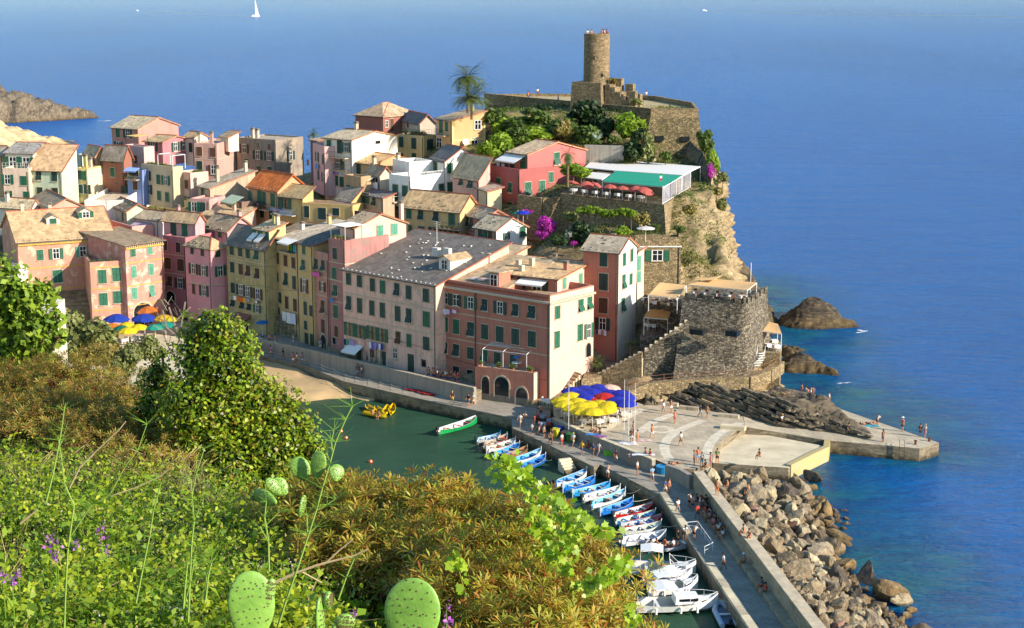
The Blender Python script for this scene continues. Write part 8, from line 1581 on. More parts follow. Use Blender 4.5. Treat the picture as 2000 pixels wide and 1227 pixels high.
def bigboat(a,b_,label,Lx,B,hull,stripe,parts):
    P0,P1=at(*a,.6),at(*b_,.6);r_=boat(P0,P1,label,hull,'d0c8b8',stripe,B,.95,False,True,'e0dcd8','larger moored motor boats',stuff=False);d=(P1-P0).length
    loc=lambda t,s,z:(d*t,s,z)
    if 'bimini' in parts:
        t0,t1,zz=parts['bimini'];MB().slab([loc(t0,-B*.42,zz),loc((t0+t1)/2,-B*.42,zz+.18),loc((t0+t1)/2,B*.42,zz+.18),loc(t0,B*.42,zz)],.06).slab([loc((t0+t1)/2,-B*.42,zz+.18),loc(t1,-B*.42,zz),loc(t1,B*.42,zz),loc((t0+t1)/2,B*.42,zz+.18)],.06).build('bimini_canvas',[FABW],r_,local=True)
        for t in(t0,t1):
            for s in(-1,1):MB().bar(loc(t,s*B*.42,.7),loc(t,s*B*.42,zz),.03).build('bimini_pole',[WHITE],r_,local=True)
    if 'screen' in parts:
        t0=parts['screen'];MB().add([loc(t0,-B*.35,1.0),loc(t0+.10,-B*.3,1.0),loc(t0+.10,B*.3,1.0),loc(t0,B*.35,1.0),loc(t0-.02,-B*.3,1.75),loc(t0-.02,B*.3,1.75)],[(0,1,4),(1,2,5,4),(2,3,5)]).build('windscreen',[PANE],r_,local=True)
        MB().line([loc(t0,-B*.35,1.0),loc(t0-.02,-B*.3,1.77),loc(t0-.02,B*.3,1.77),loc(t0,B*.35,1.0)],.04).bar(loc(t0+.1,-B*.3,1.0),loc(t0-.02,-B*.3,1.77),.03).bar(loc(t0+.1,B*.3,1.0),loc(t0-.02,B*.3,1.77),.03).build('screen_frame',[WHITE],r_,local=True)
    if 'cabin' in parts:
        t0,t1,zz=parts['cabin'];MB().add([loc(t0,-B*.33,.8),loc(t1,-B*.28,.8),loc(t1,B*.28,.8),loc(t0,B*.33,.8),loc(t0+.01,-B*.3,zz),loc(t1-.04,-B*.24,zz),loc(t1-.04,B*.24,zz),loc(t0+.01,B*.3,zz)],[(0,1,5,4),(1,2,6,5),(2,3,7,6),(3,0,4,7),(4,5,6,7)]).build('cabin',[WHITE],r_,local=True)
        MB().box(loc((t0+t1)/2,0,(zz+.8)/2+.05),(d*(t1-t0)*.7,B*.64,(zz-.8)*.35)).build('cabin_window',[PANE],r_,local=True)
    MB().slab([loc(.18,-B*.36,.98),loc(.46,-.1,1.15),loc(.46,.1,1.15),loc(.18,B*.36,.98)],.05).build('foredeck',[WHITE],r_,local=True)
    mb=MB().line([loc(.12,-B*.45,1.45),loc(.35,-B*.28,1.5),loc(.49,0,1.55),loc(.35,B*.28,1.5),loc(.12,B*.45,1.45)],.025)
    for t,s in((.12,-.45),(.35,-.28),(.49,0),(.35,.28),(.12,.45)):mb.bar(loc(t,B*s,.9),loc(t,B*s,1.48),.02)
    mb.build('bow_rail',[WHITE],r_,local=True)
    for t in(-.3,0,.2):MB().bar(loc(t,-B*.52,.75),loc(t,-B*.52,.2),.11,0,8).build('fender',[WHITE],r_,local=True)
    return r_
bigboat(qp(568,832),qp(1000,845),'large white motor boat with canvas bimini and folded windscreen',9,2.7,'e4e0dc','1f4a90',dict(bimini=(-.34,.0,2.5),screen=.12))
bigboat(qp(655,912),qp(975,890),'white and blue console boat covered with a white tarpaulin',6,2.1,'e4e0dc','1f4a90',dict(cabin=(-.1,.2,1.6)))
bigboat(qp(700,982),qp(1012,945),'white open boat shaded by a square white bimini',6.5,2.2,'e4e0dc','2458a8',dict(bimini=(-.42,.12,2.0)))
bigboat(qp(612,1085),qp(1145,1062),'long white cruiser with fenders and blue hatch, nearest to the frame bottom',9.5,2.9,'e4e0d8','c8bea8',dict(cabin=(-.05,.28,1.45),bimini=(-.32,-.02,2.3)))
P0,P1=at(*qp(1225,1215),.3),at(*qp(1150,1075),.3);c=(P0+P1)/2;d=P1-P0;rb=empty('inflatable_dinghy',(c.x,c.y,.25),'grey inflatable dinghy tied behind the long white cruiser','boat',None,math.atan2(d.y,d.x));L=d.length;mb=MB()
pt=[(-L/2,-.7,.1),(L*.2,-.7,.15),(L*.42,-.35,.25),(L*.5,0,.3),(L*.42,.35,.25),(L*.2,.7,.15),(-L/2,.7,.1)]
mb.line(pt,.24,0,8);mb.build('inflated_tube',[pmat('a8b4c0')],rb,local=True);MB().box((0,0,.05),(L*.8,1.1,.08)).build('floor',[pmat('6a7480')],rb,local=True);MB().box((-.3,0,.3),(.3,1.2,.06)).build('thwart',[WHITE],rb,local=True);MB().box((-L/2-.1,0,.5),(.3,.3,.5)).build('outboard_motor',[pmat('2a2a2e')],rb,local=True)
for i,(x0,y0,x1,y1,lab)in enumerate(((788,510,832,552,'yellow kayak pointing away, leftmost of the fan'),(848,520,888,562,'second yellow kayak of the fan'),(905,565,925,520,'third yellow kayak of the fan'),(945,560,962,512,'rightmost yellow kayak of the fan'),(765,555,915,582,'long yellow kayak lying across in front of the fan'))):
    a,b_=at(*q3(x0,y0+3),.2),at(*q3(x1,y1+3),.2);d=b_-a;c=(a+b_)/2;r_=empty('kayak',(c.x,c.y,.1),lab,'kayak','yellow hire kayaks',math.atan2(d.y,d.x));L=max(3.2,min(d.length,4.5))
    link('hull',hullmesh(L,1.0,.42).mesh('hull',[bmat('d8b810'),bmat('c8a008'),bmat('e0c828')]),r_);MB().box((0,0,.28),(.5,.5,.1)).build('seat',[bmat('3a3a20')],r_,local=True)
person(*q3(825,568),.3,'sit','s','p','in the front yellow kayak, left one');person(*q3(868,580),.3,'sit','s','k','in the front yellow kayak, right one')
for(x,y),lab in((q3(652,718),'orange mooring buoy in the green harbour water, left one'),(q3(812,873),'orange mooring buoy in the green harbour water, right one'),(q3(620,675),'small pale float near the shore plants')):
    P=at(x,y,.1);bm_=MB().lathe([(.02,-.25),(.22,-.12),(.26,.02),(.18,.2),(.03,.27)],P,10);tag(bm_.build('buoy',[bmat('c8501c')]),lab,'buoy')
for i,(a,za,b_,zb2,wh)in enumerate(((qp(590,400),.9,qp(755,352),PZ,'sixth boat'),(qp(537,345),.9,qp(635,320),PZ,'fifth boat'),(qp(775,560),.9,qp(900,545),PZ,'cream boat'),(qp(1000,800),1.1,qp(1055,775),PZ,'white bimini boat'),(qp(1140,1030),1.3,qp(1275,1055),PZ+.3,'long cruiser'),(q3(1755,748),.9,q3(1800,740),PZ,'white skiff row'),(q3(1940,850),.9,q3(1990,862),PZ,'nearest left row boat'))):
    A1,B1=at(*a,za),at(*b_,zb2);pts=[A1.lerp(B1,t)-Vector((0,0,.8*t*(1-t)))for t in(0,.2,.4,.6,.8,1)];tag(MB().line(pts,.03,0,4).build('mooring_rope',[bpy.data.materials['rope']]),'sagging mooring rope running from the '+wh+' to the quay','rope')
P=at(499,33,0);k=P.y/3200
sb=empty('sailing_yacht',P,'white sailing yacht with tall mast far out on the sea','sailing boat',None,R(20));s_=k*1.0
link('hull',hullmesh(16*s_,4*s_,2.2*s_).mesh('hull',[WHITE,WHITE,WHITE]),sb);MB().bar((0,0,1),(0,0,34*s_),.35*s_,0,5).build('mast',[WHITE],sb,local=True);MB().add([(.5*s_,0,4*s_),(7*s_,.5*s_,2.4*s_),(.5*s_,0,31*s_)],[(0,1,2)]).build('sail',[FABW],sb,local=True);MB().box((-2*s_,0,2.8*s_),(7*s_,2.4*s_,1.6*s_)).build('cabin',[WHITE],sb,local=True)
P=at(1376,22,0);k=P.y/3200;mbt=empty('motor_yacht',P,'tiny white motor boat far out near the top right','motor boat',None,0);link('hull',hullmesh(9*k,3*k,1.6*k,False).mesh('hull',[WHITE,WHITE,WHITE]),mbt);MB().box((-1*k,0,2.4*k),(4*k,2*k,2*k)).build('cabin',[WHITE],mbt,local=True)
P=at(268,22,0);mbt=empty('motor_yacht',P,'tiny white boat far out near the top left','motor boat',None,0);k=P.y/3200;link('hull',hullmesh(5*k,2*k,1.4*k,False).mesh('hull',[WHITE,WHITE,WHITE]),mbt);MB().box((0,0,2*k),(2*k,1.4*k,1.4*k)).build('cabin',[WHITE],mbt,local=True)
def wake(name,pts,w0,w1,mat):
    mb=MB();P=[at(*p,.02)for p in pts]
    for i in range(len(P)-1):
        a,c=P[i],P[i+1];n_=Vector((-(c-a).y,(c-a).x,0)).normalized();wa=w0+(w1-w0)*i/(len(P)-1);wb=w0+(w1-w0)*(i+1)/(len(P)-1);mb.quad(a-n_*wa,c-n_*wb,c+n_*wb,a+n_*wa)
    return structure(mb.build(name,[mat]))
WK=plain('calm_wake','24406e',.3,.1);
wake('boat_wake',[(495,33),(440,29),(380,27),(330,24),(272,23)],6,16,WK);wake('boat_wake',[(1385,22),(1480,24),(1600,27),(1750,29),(1990,33)],8,30,WK)
FOAM=plain('sea_foam','e8ecec',.9,.1,4);fm=MB();rf_=random.Random(3)
for px,py,L_,W_ in((1688,646,1.6,.5),(1681,649,1.2,.3),(1655,748,1.0,.2),(1640,749,.8,.2),(205,236,5,.8)):
    c=at(px,py,.03)
    for k in range(5):
        q=c+Vector((rf_.uniform(-.5,.5)*L_,rf_.uniform(-.7,.7)*W_*2,0));n=9;r_=rf_.uniform(.15,.5)
        P_=[q+Vector((math.cos(math.tau*i/n)*L_*r_*rf_.uniform(.5,1),math.sin(math.tau*i/n)*W_*r_*1.6*rf_.uniform(.4,1),.03*k*.2))for i in range(n)];fm.add(P_,[tuple(range(n))])
tag(fm.build('surf_foam',[FOAM]),kind='stuff')
# ================================================================ THE HILLSIDE IN FRONT
GY=[0,6,8,10,13,15,22,30,40,60];GZ=[54.4,52.9,52.2,51.7,51.0,50.7,49.7,48.4,46.2,42]
FG=[(-40,42),(-13,41),(-8.4,33),(-4.6,20.5),(-2.2,16),(-.4,13.6),(.75,12),(.7,9),(.45,5),(.5,-2),(-40,-2)]
def gz(X,Y):
    z=np.interp(Y,GY,GZ)-.55*np.clip((X/np.maximum(Y,1)+.14)/.08,0,1)
    d=sdist(X,Y,FG);z=z+.10*fbm(X/.9,Y/.9)+.25*fbm(X/4,Y/4);return np.maximum(z-1.5*np.maximum(0,-d-.1),1.0*(Y<150)+0)
EARTH=plain('dark_hillside_earth','4a4020',.95,.35,3)
grid_obj('hillside',np.concatenate([np.arange(-40,-14,1.0),np.arange(-14,2,.2),np.arange(2,40,2.)]),np.concatenate([np.arange(-2,24,.2),np.arange(24,90,1.)]),gz,EARTH)
def onground(px,py):
    """numpy: intersect photo rays with the hillside"""
    px=np.asarray(px,float);py=np.asarray(py,float);dx=px-CXP;dy=CYP-py
    vx,vy,vz=dx,dy*math.sin(PITCH)+F*math.cos(PITCH),dy*math.cos(PITCH)-F*math.sin(PITCH);Y=np.full(px.shape,4.0)
    lo=np.full(px.shape,3.0);hi=np.full(px.shape,60.0);done=np.zeros(px.shape,bool)
    for Yq in np.arange(3.5,48,1.0):
        f=H+vz/vy*Yq-gz(vx/vy*Yq,np.full(px.shape,Yq));nw=(f<0)&~done;hi[nw]=Yq;lo[nw]=Yq-1.0;done|=nw
    for _ in range(14):
        m_=(lo+hi)/2;f=H+vz/vy*m_-gz(vx/vy*m_,m_);lo=np.where(f>0,m_,lo);hi=np.where(f>0,hi,m_)
    return np.stack([vx/vy*lo,lo,H+vz/vy*lo],1)
def inpoly(x,y,poly):return sdist(np.asarray(x,float),np.asarray(y,float),poly)>0
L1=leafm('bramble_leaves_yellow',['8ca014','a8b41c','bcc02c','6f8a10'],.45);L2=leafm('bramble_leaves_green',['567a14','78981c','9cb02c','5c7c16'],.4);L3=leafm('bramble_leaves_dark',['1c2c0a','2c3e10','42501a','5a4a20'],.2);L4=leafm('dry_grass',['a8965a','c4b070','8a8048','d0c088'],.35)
RG=np.random.RandomState(21)
reg=[(-60,850),(60,840),(200,870),(300,930),(420,960),(560,985),(640,1010),(760,1090),(880,1150),(1000,1200),(1150,1240),(1150,1330),(-60,1330)]
def scatter(n,poly,lift):
    x=RG.uniform(-60,1240,n);y=RG.uniform(680,1330,n);k=inpoly(x,y,poly);P=onground(x[k],y[k]);P[:,2]+=RG.uniform(0,1,len(P))**1.5*lift;return P
def clumpy(P,thr,sc_=.5,seed=0):
    d=fbm(P[:,0]/sc_+seed,P[:,1]/sc_+seed*2);return P[d>thr]
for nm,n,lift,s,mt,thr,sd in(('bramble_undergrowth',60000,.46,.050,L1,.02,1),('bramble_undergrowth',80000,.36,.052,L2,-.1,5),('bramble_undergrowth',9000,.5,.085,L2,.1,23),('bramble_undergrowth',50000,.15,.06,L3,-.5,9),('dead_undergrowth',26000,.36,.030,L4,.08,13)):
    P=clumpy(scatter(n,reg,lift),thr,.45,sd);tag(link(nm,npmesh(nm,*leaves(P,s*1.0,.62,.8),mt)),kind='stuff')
def blades(P,h,w_,lean):
    n=len(P);a=RG.uniform(0,6.28,n);ln=RG.uniform(.1,1,n)*lean;hh=h*RG.uniform(.5,1.3,n);dx=np.cos(a)*ln*hh;dy=np.sin(a)*ln*hh;b_=RG.uniform(0,6.28,n);wx=np.cos(b_)*w_;wy=np.sin(b_)*w_
    V=np.stack([P+np.stack([wx,wy,0*wx],1),P-np.stack([wx,wy,0*wx],1),P+np.stack([dx*.4-wx*.6,dy*.4-wy*.6,hh*.6],1),P+np.stack([dx*.4+wx*.6,dy*.4+wy*.6,hh*.6],1),P+np.stack([dx,dy,hh],1),P+np.stack([dx*1.03,dy*1.03,hh*.98],1)],1).reshape(-1,3)
    k=np.arange(n)[:,None]*6;return V,np.concatenate([k+[[0,1,2,3]],k+[[3,2,4,5]]])
P=scatter(24000,[(-60,820),(250,850),(400,930),(420,1010),(250,960),(-60,960)],.1);tag(link('dry_grass',npmesh('dry_grass',*blades(P,.26,.0024,1.1),L4)),kind='stuff')
P=scatter(14000,reg,.1);P=P[P[:,1]>9];tag(link('green_grass',npmesh('green_grass',*blades(P,.20,.0022,.9),L2)),kind='stuff')
mb=MB();P=scatter(1100,reg,.15)
for p in P[:700]:
    p=Vector(p);d=Vector((rng.gauss(0,1),rng.gauss(0,.6),rng.uniform(.1,1.1))).normalized()*rng.uniform(.12,.45);m_=p+d*.5+Vector((rng.uniform(-.04,.04),0,.03));mb.bar(p,m_,.0035,0,3,.003);mb.bar(m_,p+d,.003,0,3,.0015)
tag(mb.build('dry_stems',[plain('dry_stem','a8905c',.9,.25,6)]),kind='stuff')
P=scatter(2600,reg,.45);P=clumpy(P,.22,.6,31);tag(link('small_pale_blossoms',npmesh('small_pale_blossoms',*leaves(np.repeat(P,3,0)+RG.normal(size=(len(P)*3,3))*.012,.018,.9,.8),leafm('blossom',['d8b8b0','e0d0c0','c89888'],.4))),kind='stuff')
RUS=leafm('spurge_leaves',['a85a1c','c09434','c0b03c','a8b034','c8a044','8ca028','9c5420','b8b448','7c9424'],.45,.5);RST=plain('russet_stems','6b3a1c',.85,.3,5)
def rosettes(P,Nn,size,nl=16):
    n=len(P);V=[];k=np.arange(nl)
    Nn=Nn/np.linalg.norm(Nn,axis=1)[:,None];t=np.cross(Nn,[0.3,.2,1.]);t/=np.linalg.norm(t,axis=1)[:,None];s=np.cross(Nn,t);S=size*RG.uniform(.7,1.25,(n,1,1));a=k*2.4+RG.uniform(0,6,(n,1));el=(-.1+1.15*k/nl)+0*a
    d=np.cos(a)[...,None]*t[:,None]+np.sin(a)[...,None]*s[:,None];up=Nn[:,None];dr=d*np.cos(el)[...,None]+up*np.sin(el)[...,None];sd=np.cross(dr,up+0*dr);sd/=np.linalg.norm(sd,axis=2)[...,None]+1e-9;b_=P[:,None]+up*S*.1*(k/nl)[None,:,None]
    q=np.stack([b_,b_+dr*S*.6+sd*S*.07,b_+dr*S-up*S*.12,b_+dr*S*.6-sd*S*.07],2);V=q.reshape(-1,3);return V,np.arange(len(V)).reshape(-1,4)
def spurge(px,py,Y,rx,rz,label,n=420,size=.09,mat=RUS,ry=None):
    c=atY(px,py,Y);g=float(gz(np.array([c.x]),np.array([c.y]))[0]);g=min(g,c.z-.3);g=max(g,c.z-1.6);root=empty('spurge_shrub',(c.x,c.y,g),label,'shrub','russet spurge shrubs');cz=c.z-g
    cs=RG.normal(size=(9,3))*[.38*rx,.38*rx,.25*rz];d=RG.normal(size=(n,3));d[:,2]=np.abs(d[:,2])*.9-.25;d/=np.linalg.norm(d,axis=1)[:,None];P=cs[RG.randint(0,9,n)]+d*[rx*.62,rx*.62,rz*.75]*RG.uniform(.6,1.05,(n,1));P[:,2]+=cz
    V,Fq=rosettes(P,d+[0,0,.7],size);link('foliage',npmesh('foliage',V,Fq,mat),root)
    mb=MB()
    for p in P[::3]:q=Vector((p[0]*.45,p[1]*.45,max(0,p[2]*.45-.1)));mb.bar(q,p,.006,0,3,.004)
    for i in range(12):t=i*.52;mb.bar((0,0,-.2),(.3*rx*math.cos(t*3),.3*rx*math.sin(t*3),cz*.8),.014,0,4,.008)
    mb.build('stems',[RST],root,local=True);return root
PLN=['left end of the russet thicket','second shrub along the thicket crest','third shrub along the thicket crest','fourth shrub along the thicket crest','fifth shrub along the thicket crest','sixth shrub, where the vine starts','seventh shrub, under the vine','eighth shrub, sloping down to the boats','last shrub at the lower right edge','lower row, leftmost','lower row, second','lower row, third','lower row, fourth','lower row, fifth','lower row, right end','bottom row, left one above the right cactus pad','bottom row, middle one','bottom row, right one']
for i,(px,py,Y)in enumerate(((590,1000,15),(680,1000,14.6),(765,1010,14.2),(850,1015,14),(935,1030,13.6),(1015,1060,13.2),(1080,1115,12.6),(1125,1185,12.1),(1165,1240,11.6),(690,1075,12.8),(775,1095,12.6),(870,1110,12.2),(960,1135,11.8),(1040,1180,11.2),(1110,1235,10.8),(880,1195,10.8),(960,1235,10.6),(1040,1260,10.4))):
    spurge(px,py,Y,.50,.36,'russet and yellow spurge shrub, '+PLN[i],300,.10)
RUS2=leafm('spurge_leaves_green',['a09a3a','84902c','b48a3c','98783c','6f8a26','b07838','a89840'],.4,.5)
for i,(px,py,Y)in enumerate(((20,770,24),(90,755,24.5),(160,765,24),(225,800,23),(40,840,21),(130,830,21.5),(210,860,20.5),(270,890,20))):
    spurge(px,py,Y,.85,.55,'dry olive brown shrub on the left slope, '+['leftmost upper','second upper','third upper','right upper','leftmost lower','second lower','third lower','beside the leafy tree'][i]+' one',520,.09,RUS2)
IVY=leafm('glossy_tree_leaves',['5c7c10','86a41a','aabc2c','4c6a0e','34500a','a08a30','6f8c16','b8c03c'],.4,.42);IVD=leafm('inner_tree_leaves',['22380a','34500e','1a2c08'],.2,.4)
def leafytree(lobes,Y,label,name,dens,size,matA,matB,base,cat='tree'):
    root=empty(name,base,label,cat);PA=[];PB=[];NA=[]
    for px,py,r in lobes:
        c=np.array(atY(px,py,Y+RG.uniform(-.3,.3))-base);rr=r/3200*Y;n=int(dens*rr*rr);d=RG.normal(size=(n,3));d/=np.linalg.norm(d,axis=1)[:,None]
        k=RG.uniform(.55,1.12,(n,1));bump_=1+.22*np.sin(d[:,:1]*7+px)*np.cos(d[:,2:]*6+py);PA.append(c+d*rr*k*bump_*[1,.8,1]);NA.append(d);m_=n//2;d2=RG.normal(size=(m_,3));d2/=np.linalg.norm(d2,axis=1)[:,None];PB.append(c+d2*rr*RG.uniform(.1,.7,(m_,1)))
    PA=np.concatenate(PA);NA=np.concatenate(NA);PB=np.concatenate(PB)
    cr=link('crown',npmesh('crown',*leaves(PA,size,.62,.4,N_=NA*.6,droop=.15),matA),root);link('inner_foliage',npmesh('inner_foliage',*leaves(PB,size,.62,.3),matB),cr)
    mb=MB()
    for px,py,r in lobes:
        c=atY(px,py,Y)-base;mid=Vector((c.x*.5,c.y*.3+.1,c.z*.45));mb.bar((0,0,-.3),mid,.06,0,6,.04);mb.bar(mid,c,.04,0,5,.015)
        for j in range(4):q=c+Vector((rng.uniform(-1,1),rng.uniform(-1,1),rng.uniform(-.6,1)))*(r/3200*Y*.8);mb.bar(c,q,.014,0,4,.006)
    mb.build('trunk',[STEM],root,local=True);return root
b0=atY(430,960,20)
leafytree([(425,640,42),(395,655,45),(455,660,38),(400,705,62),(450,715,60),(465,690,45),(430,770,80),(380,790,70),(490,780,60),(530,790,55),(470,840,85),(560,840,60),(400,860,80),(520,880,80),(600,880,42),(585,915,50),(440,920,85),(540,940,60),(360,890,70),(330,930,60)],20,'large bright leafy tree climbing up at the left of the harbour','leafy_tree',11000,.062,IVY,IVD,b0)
b1=atY(320,930,21)
leafytree([(300,740,34),(322,765,40),(290,790,36),(340,800,36),(310,720,20),(318,690,12),(300,840,44),(330,870,50)],21,'sparse small leaved bush left of the large leafy tree','leafy_bush',6500,.06,IVY,IVD,b1,'bush')
b2=atY(30,780,27)
leafytree([(10,560,45),(50,590,40),(85,570,28),(15,620,45),(60,650,38),(100,625,26),(20,690,50),(75,700,36),(0,520,26),(115,660,18)],27,'fig tree with big pale green leaves at the left frame edge','fig_tree',2300,.14,LF['bright'],LF['mid'],b2)
dt=empty('dead_branches',atY(345,700,21),'bare grey twigs sticking out left of the large leafy tree','branches');mb=MB()
for a in(((375,760),(350,660),(330,600)),((350,660),(362,590)),((350,660),(325,640),(318,605)),((370,720),(335,690),(305,680)),((335,690),(320,655)),((380,800),(345,740),(318,705)),((345,625),(372,600)),((360,800),(330,770),(300,720))):
    mb.line([atY(*p,21)for p in a],.012,0,4)
for i in range(26):x,y=rng.uniform(320,370),rng.uniform(595,700);mb.bar(atY(x,y,21),atY(x+rng.uniform(-22,22),y-rng.uniform(5,30),21+rng.uniform(-.2,.2)),.005,0,3)
mb.build('twigs',[plain('grey_twig','8a7a68',.9)],dt)
bush(165,668,205,4.6,3.4,'olive','big rounded hedge bush between the fig tree and the square',5200,.22);bush(135,640,208,3.0,2.8,'olive','smaller hedge bush behind the big rounded one',3000,.22);bush(200,690,200,3.2,2.4,'dry','yellowish hedge bush at the edge of the square',3000,.22)
bush(245,700,196,2.4,2.2,'olive','pale tamarisk tree on the square, left one',3600,.2,trunk=.8,cat='tree',name='tamarisk');bush(296,685,200,2.3,2.1,'olive','pale tamarisk tree on the square, right one',3600,.2,trunk=.8,cat='tree',name='tamarisk')
bush(30,715,150,5,5,'mid','dark green tree mass below the fig tree',4000,.3)
hb_=empty('balustrade_house',at(60,690,6),'pale building with balustrade half hidden behind the fig tree','building');PBm=wallm('dcc9a8',.25)
a,b_=atY(-30,560,190),atY(100,560,190);MB().prism([a.xy[:],b_.xy[:],(b_.x-1,b_.y+9),(a.x,a.y+9)],2,atY(100,612,190).z).build('wall',[PBm],hb_)
zz=atY(100,612,190).z;MB().box(((a.x+b_.x)/2,a.y-.1,zz+.12),((b_.x-a.x)+.4,.5,.2)).build('cornice',[PBm],hb_)
for i in range(7):x=b_.x-.3-i*1.25;MB().box((x,a.y-.05,zz-1.9),(.35,.3,3.6)).build('pilaster',[PBm],hb_)
mb=MB()
for i in range(5):mb.box((b_.x-.95-i*1.25,a.y-.02,zz-1.8),(.8,.06,2.6))
mb.build('window_opening',[PANE],hb_)
VIN=leafm('vine_leaves',['7aa014','96b820','b0c832','6a8e14','c0d040'],.5,.4)
def lobed(P,size,tilt=.6):
    n=len(P);nr=RG.normal(size=(n,3))*[.8,.8,.5];nr[:,2]+=tilt;nr[:,1]-=.9;nr/=np.linalg.norm(nr,axis=1)[:,None];t=RG.normal(size=(n,3));t[:,2]-=.8;t-=(t*nr).sum(1)[:,None]*nr;t/=np.linalg.norm(t,axis=1)[:,None];s=np.cross(nr,t);S=(size*RG.uniform(.5,1.3,n))[:,None]
    out=[(0,0),(.30,.18),(.52,.05),(.46,.42),(.62,.60),(.30,.66),(0,1.0),(-.30,.66),(-.62,.60),(-.46,.42),(-.52,.05),(-.30,.18)]
    V=np.stack([P+s*S*x+t*S*y-nr*S*.25*(x*x+.3*y*y)for x,y in out],1).reshape(-1,3);return V,np.arange(12*n).reshape(n,12)
vr=empty('grape_vine',atY(1070,1150,11.2),'bright lime vine trailing over the russet thicket towards the boats','vine');PV=[];mb=MB()
for path,nl,spread in(([(978,905),(990,912),(1008,922),(1034,942),(1068,972),(1093,995),(1121,1010),(1118,1038),(1105,1066),(1098,1115),(1074,1150),(1066,1205),(1062,1250)],620,24),([(1100,1040),(1130,1035),(1147,1021),(1175,1036),(1212,1040)],70,9),([(1147,1021),(1140,1010)],10,5),([(1090,1060),(1060,1040),(1045,1010),(1030,990)],110,20),([(1085,1100),(1060,1090),(1050,1070)],60,22),([(1100,1160),(1150,1140),(1190,1120),(1212,1095),(1218,1112)],130,15),([(1225,1180),(1236,1205),(1240,1240)],26,8),([(885,1080),(892,1100),(905,1150),(915,1190),(930,1230)],60,12),([(990,912),(988,940),(996,965)],16,4),([(1000,1180),(1040,1200),(1090,1220)],80,22),([(950,1180),(985,1190),(1010,1230)],40,16)):
    W=[atY(x,y,11.2+.9*math.sin(x*.02))for x,y in path];mb.line([w_-vr.location for w_ in W],.006,0,4);W=np.array([tuple(w_-vr.location)for w_ in W]);f=RG.uniform(0,len(W)-1,nl);i0=np.minimum(f.astype(int),len(W)-2);P=W[i0]+(W[i0+1]-W[i0])*(f-i0)[:,None]+RG.normal(size=(nl,3))*spread/3200*11*.55;PV.append(P)
link('foliage',npmesh('foliage',*lobed(np.concatenate(PV),.055),VIN),vr);tag(mb.build('vine_stems',[plain('vine_stem','8a7a34',.8)],vr,local=True),kind='stuff')
CAC=newmat('cactus_skin');m,nt,b=CAC
nt.links.new(ramp(nt,noise_tex(nt,mapping(nt,src='obj'),6,6,.7),[(.3,srgb('5f8a30')),(.55,srgb('7da542')),(.75,srgb('93b455'))]),b.inputs['Base Color']);b.inputs['Roughness'].default_value=.45;b.inputs['Subsurface Weight'].default_value=0
bump(nt,b,noise_tex(nt,mapping(nt,src='obj'),25,5),.3,.01);CACM=m;SPN=plain('cactus_spine','b8a878',.8);ARE=plain('areole','6b6038',.9)
def pprof(v):
    if v>.56:return max(.015,math.sqrt(max(0,1-((v-.56)/.44)**2)))
    t=v/.56;return .22+.78*math.sin(t*math.pi/2)**.85
def padmesh(w_,h_,t_=.022,seed=0):
    n,mm=28,14;V=[];F_=[];r_=random.Random(seed)
    for j in range(mm+1):
        v=(1-math.cos(math.pi*j/mm))/2;zz=h_*v;prof=pprof(v)
        for i in range(n):
            a_=math.tau*i/n;wob=1+.03*math.sin(3*a_+seed);V.append((math.cos(a_)*w_/2*prof*wob,math.sin(a_)*t_*(prof**.5)*(1.25-.5*v)+.012*math.sin(v*3+seed)*h_,zz))
    for j in range(mm):
        for i in range(n):F_.append((j*n+i,j*n+(i+1)%n,(j+1)*n+(i+1)%n,(j+1)*n+i))
    F_+=[tuple(reversed(range(n))),tuple(range(mm*n,(mm+1)*n))];mb=MB();mb.v=V;mb.f=F_;mb.m=[0]*len(F_);return mb
def pad(root,P,w_,h_,rot,label=None,seed=0,spines=True):
    o=link('pad',padmesh(w_,h_,.02*max(1,w_*3.5),seed).mesh('pad',CACM,smooth=True),root,P-root.location,rot);mb=MB()
    if spines:
        for iz in range(9):
            v=.12+.83*iz/8.5
            for ix in range(-3,4):
                prof=pprof(v);x=(ix+.5*(iz%2)+rng.uniform(-.28,.28))*.145*w_;v=min(.96,max(.08,v+rng.uniform(-.03,.03)))
                if abs(x)>w_/2*prof*.92:continue
                th_=.02*max(1,w_*3.5)*(prof**.5)*(1.25-.5*v)*math.sqrt(max(0,1-(x/(w_/2*prof))**2));c=.012*math.sin(v*3+seed)*h_
                for sgn in(-1,1):mb.box((x,c+sgn*th_,h_*v),(.006,.005,.008));mb.bar((x,c+sgn*th_,h_*v),(x+.004,c+sgn*(th_+.012),h_*v+.004),.0008,0,3)
        mb.build('spines',[ARE],o,local=True)
    return o
def cactus(base,label,pads):
    root=empty('prickly_pear',base,label,'cactus')
    for i,(px,py,Y,w_,h_,rot)in enumerate(pads):pad(root,atY(px,py,Y),w_,h_,rot,seed=i+int(px))
    return root
k8=8.2/3200
cactus(atY(495,1290,8.2),'prickly pear with one tall rounded pad and a small new pad, bottom left',[(492,1262,8.2,98*k8,158*k8,(R(-10),0,R(8))),(520,1190,8.25,26*k8,66*k8,(R(-5),R(14),R(20))),(470,1300,8.3,.2,.25,(R(10),R(-40),0))])
cactus(atY(800,1300,8.0),'prickly pear with one broad upright pad at the bottom centre',[(797,1278,8.0,118*k8,158*k8,(R(-8),R(5),R(-12))),(780,1300,8.1,.22,.2,(0,R(-60),0))])
cactus(atY(640,1290,7.6),'dark edge on prickly pear with small knobbly pads between the two large ones',[(628,1262,7.6,.10,.26,(0,R(-3),R(80))),(655,1262,7.7,.11,.16,(0,R(22),R(50))),(640,1190,7.6,.06,.09,(0,R(8),R(70))),(672,1232,7.7,.10,.09,(0,R(10),R(10))),(612,1270,7.6,.09,.15,(0,R(-25),R(60)))])
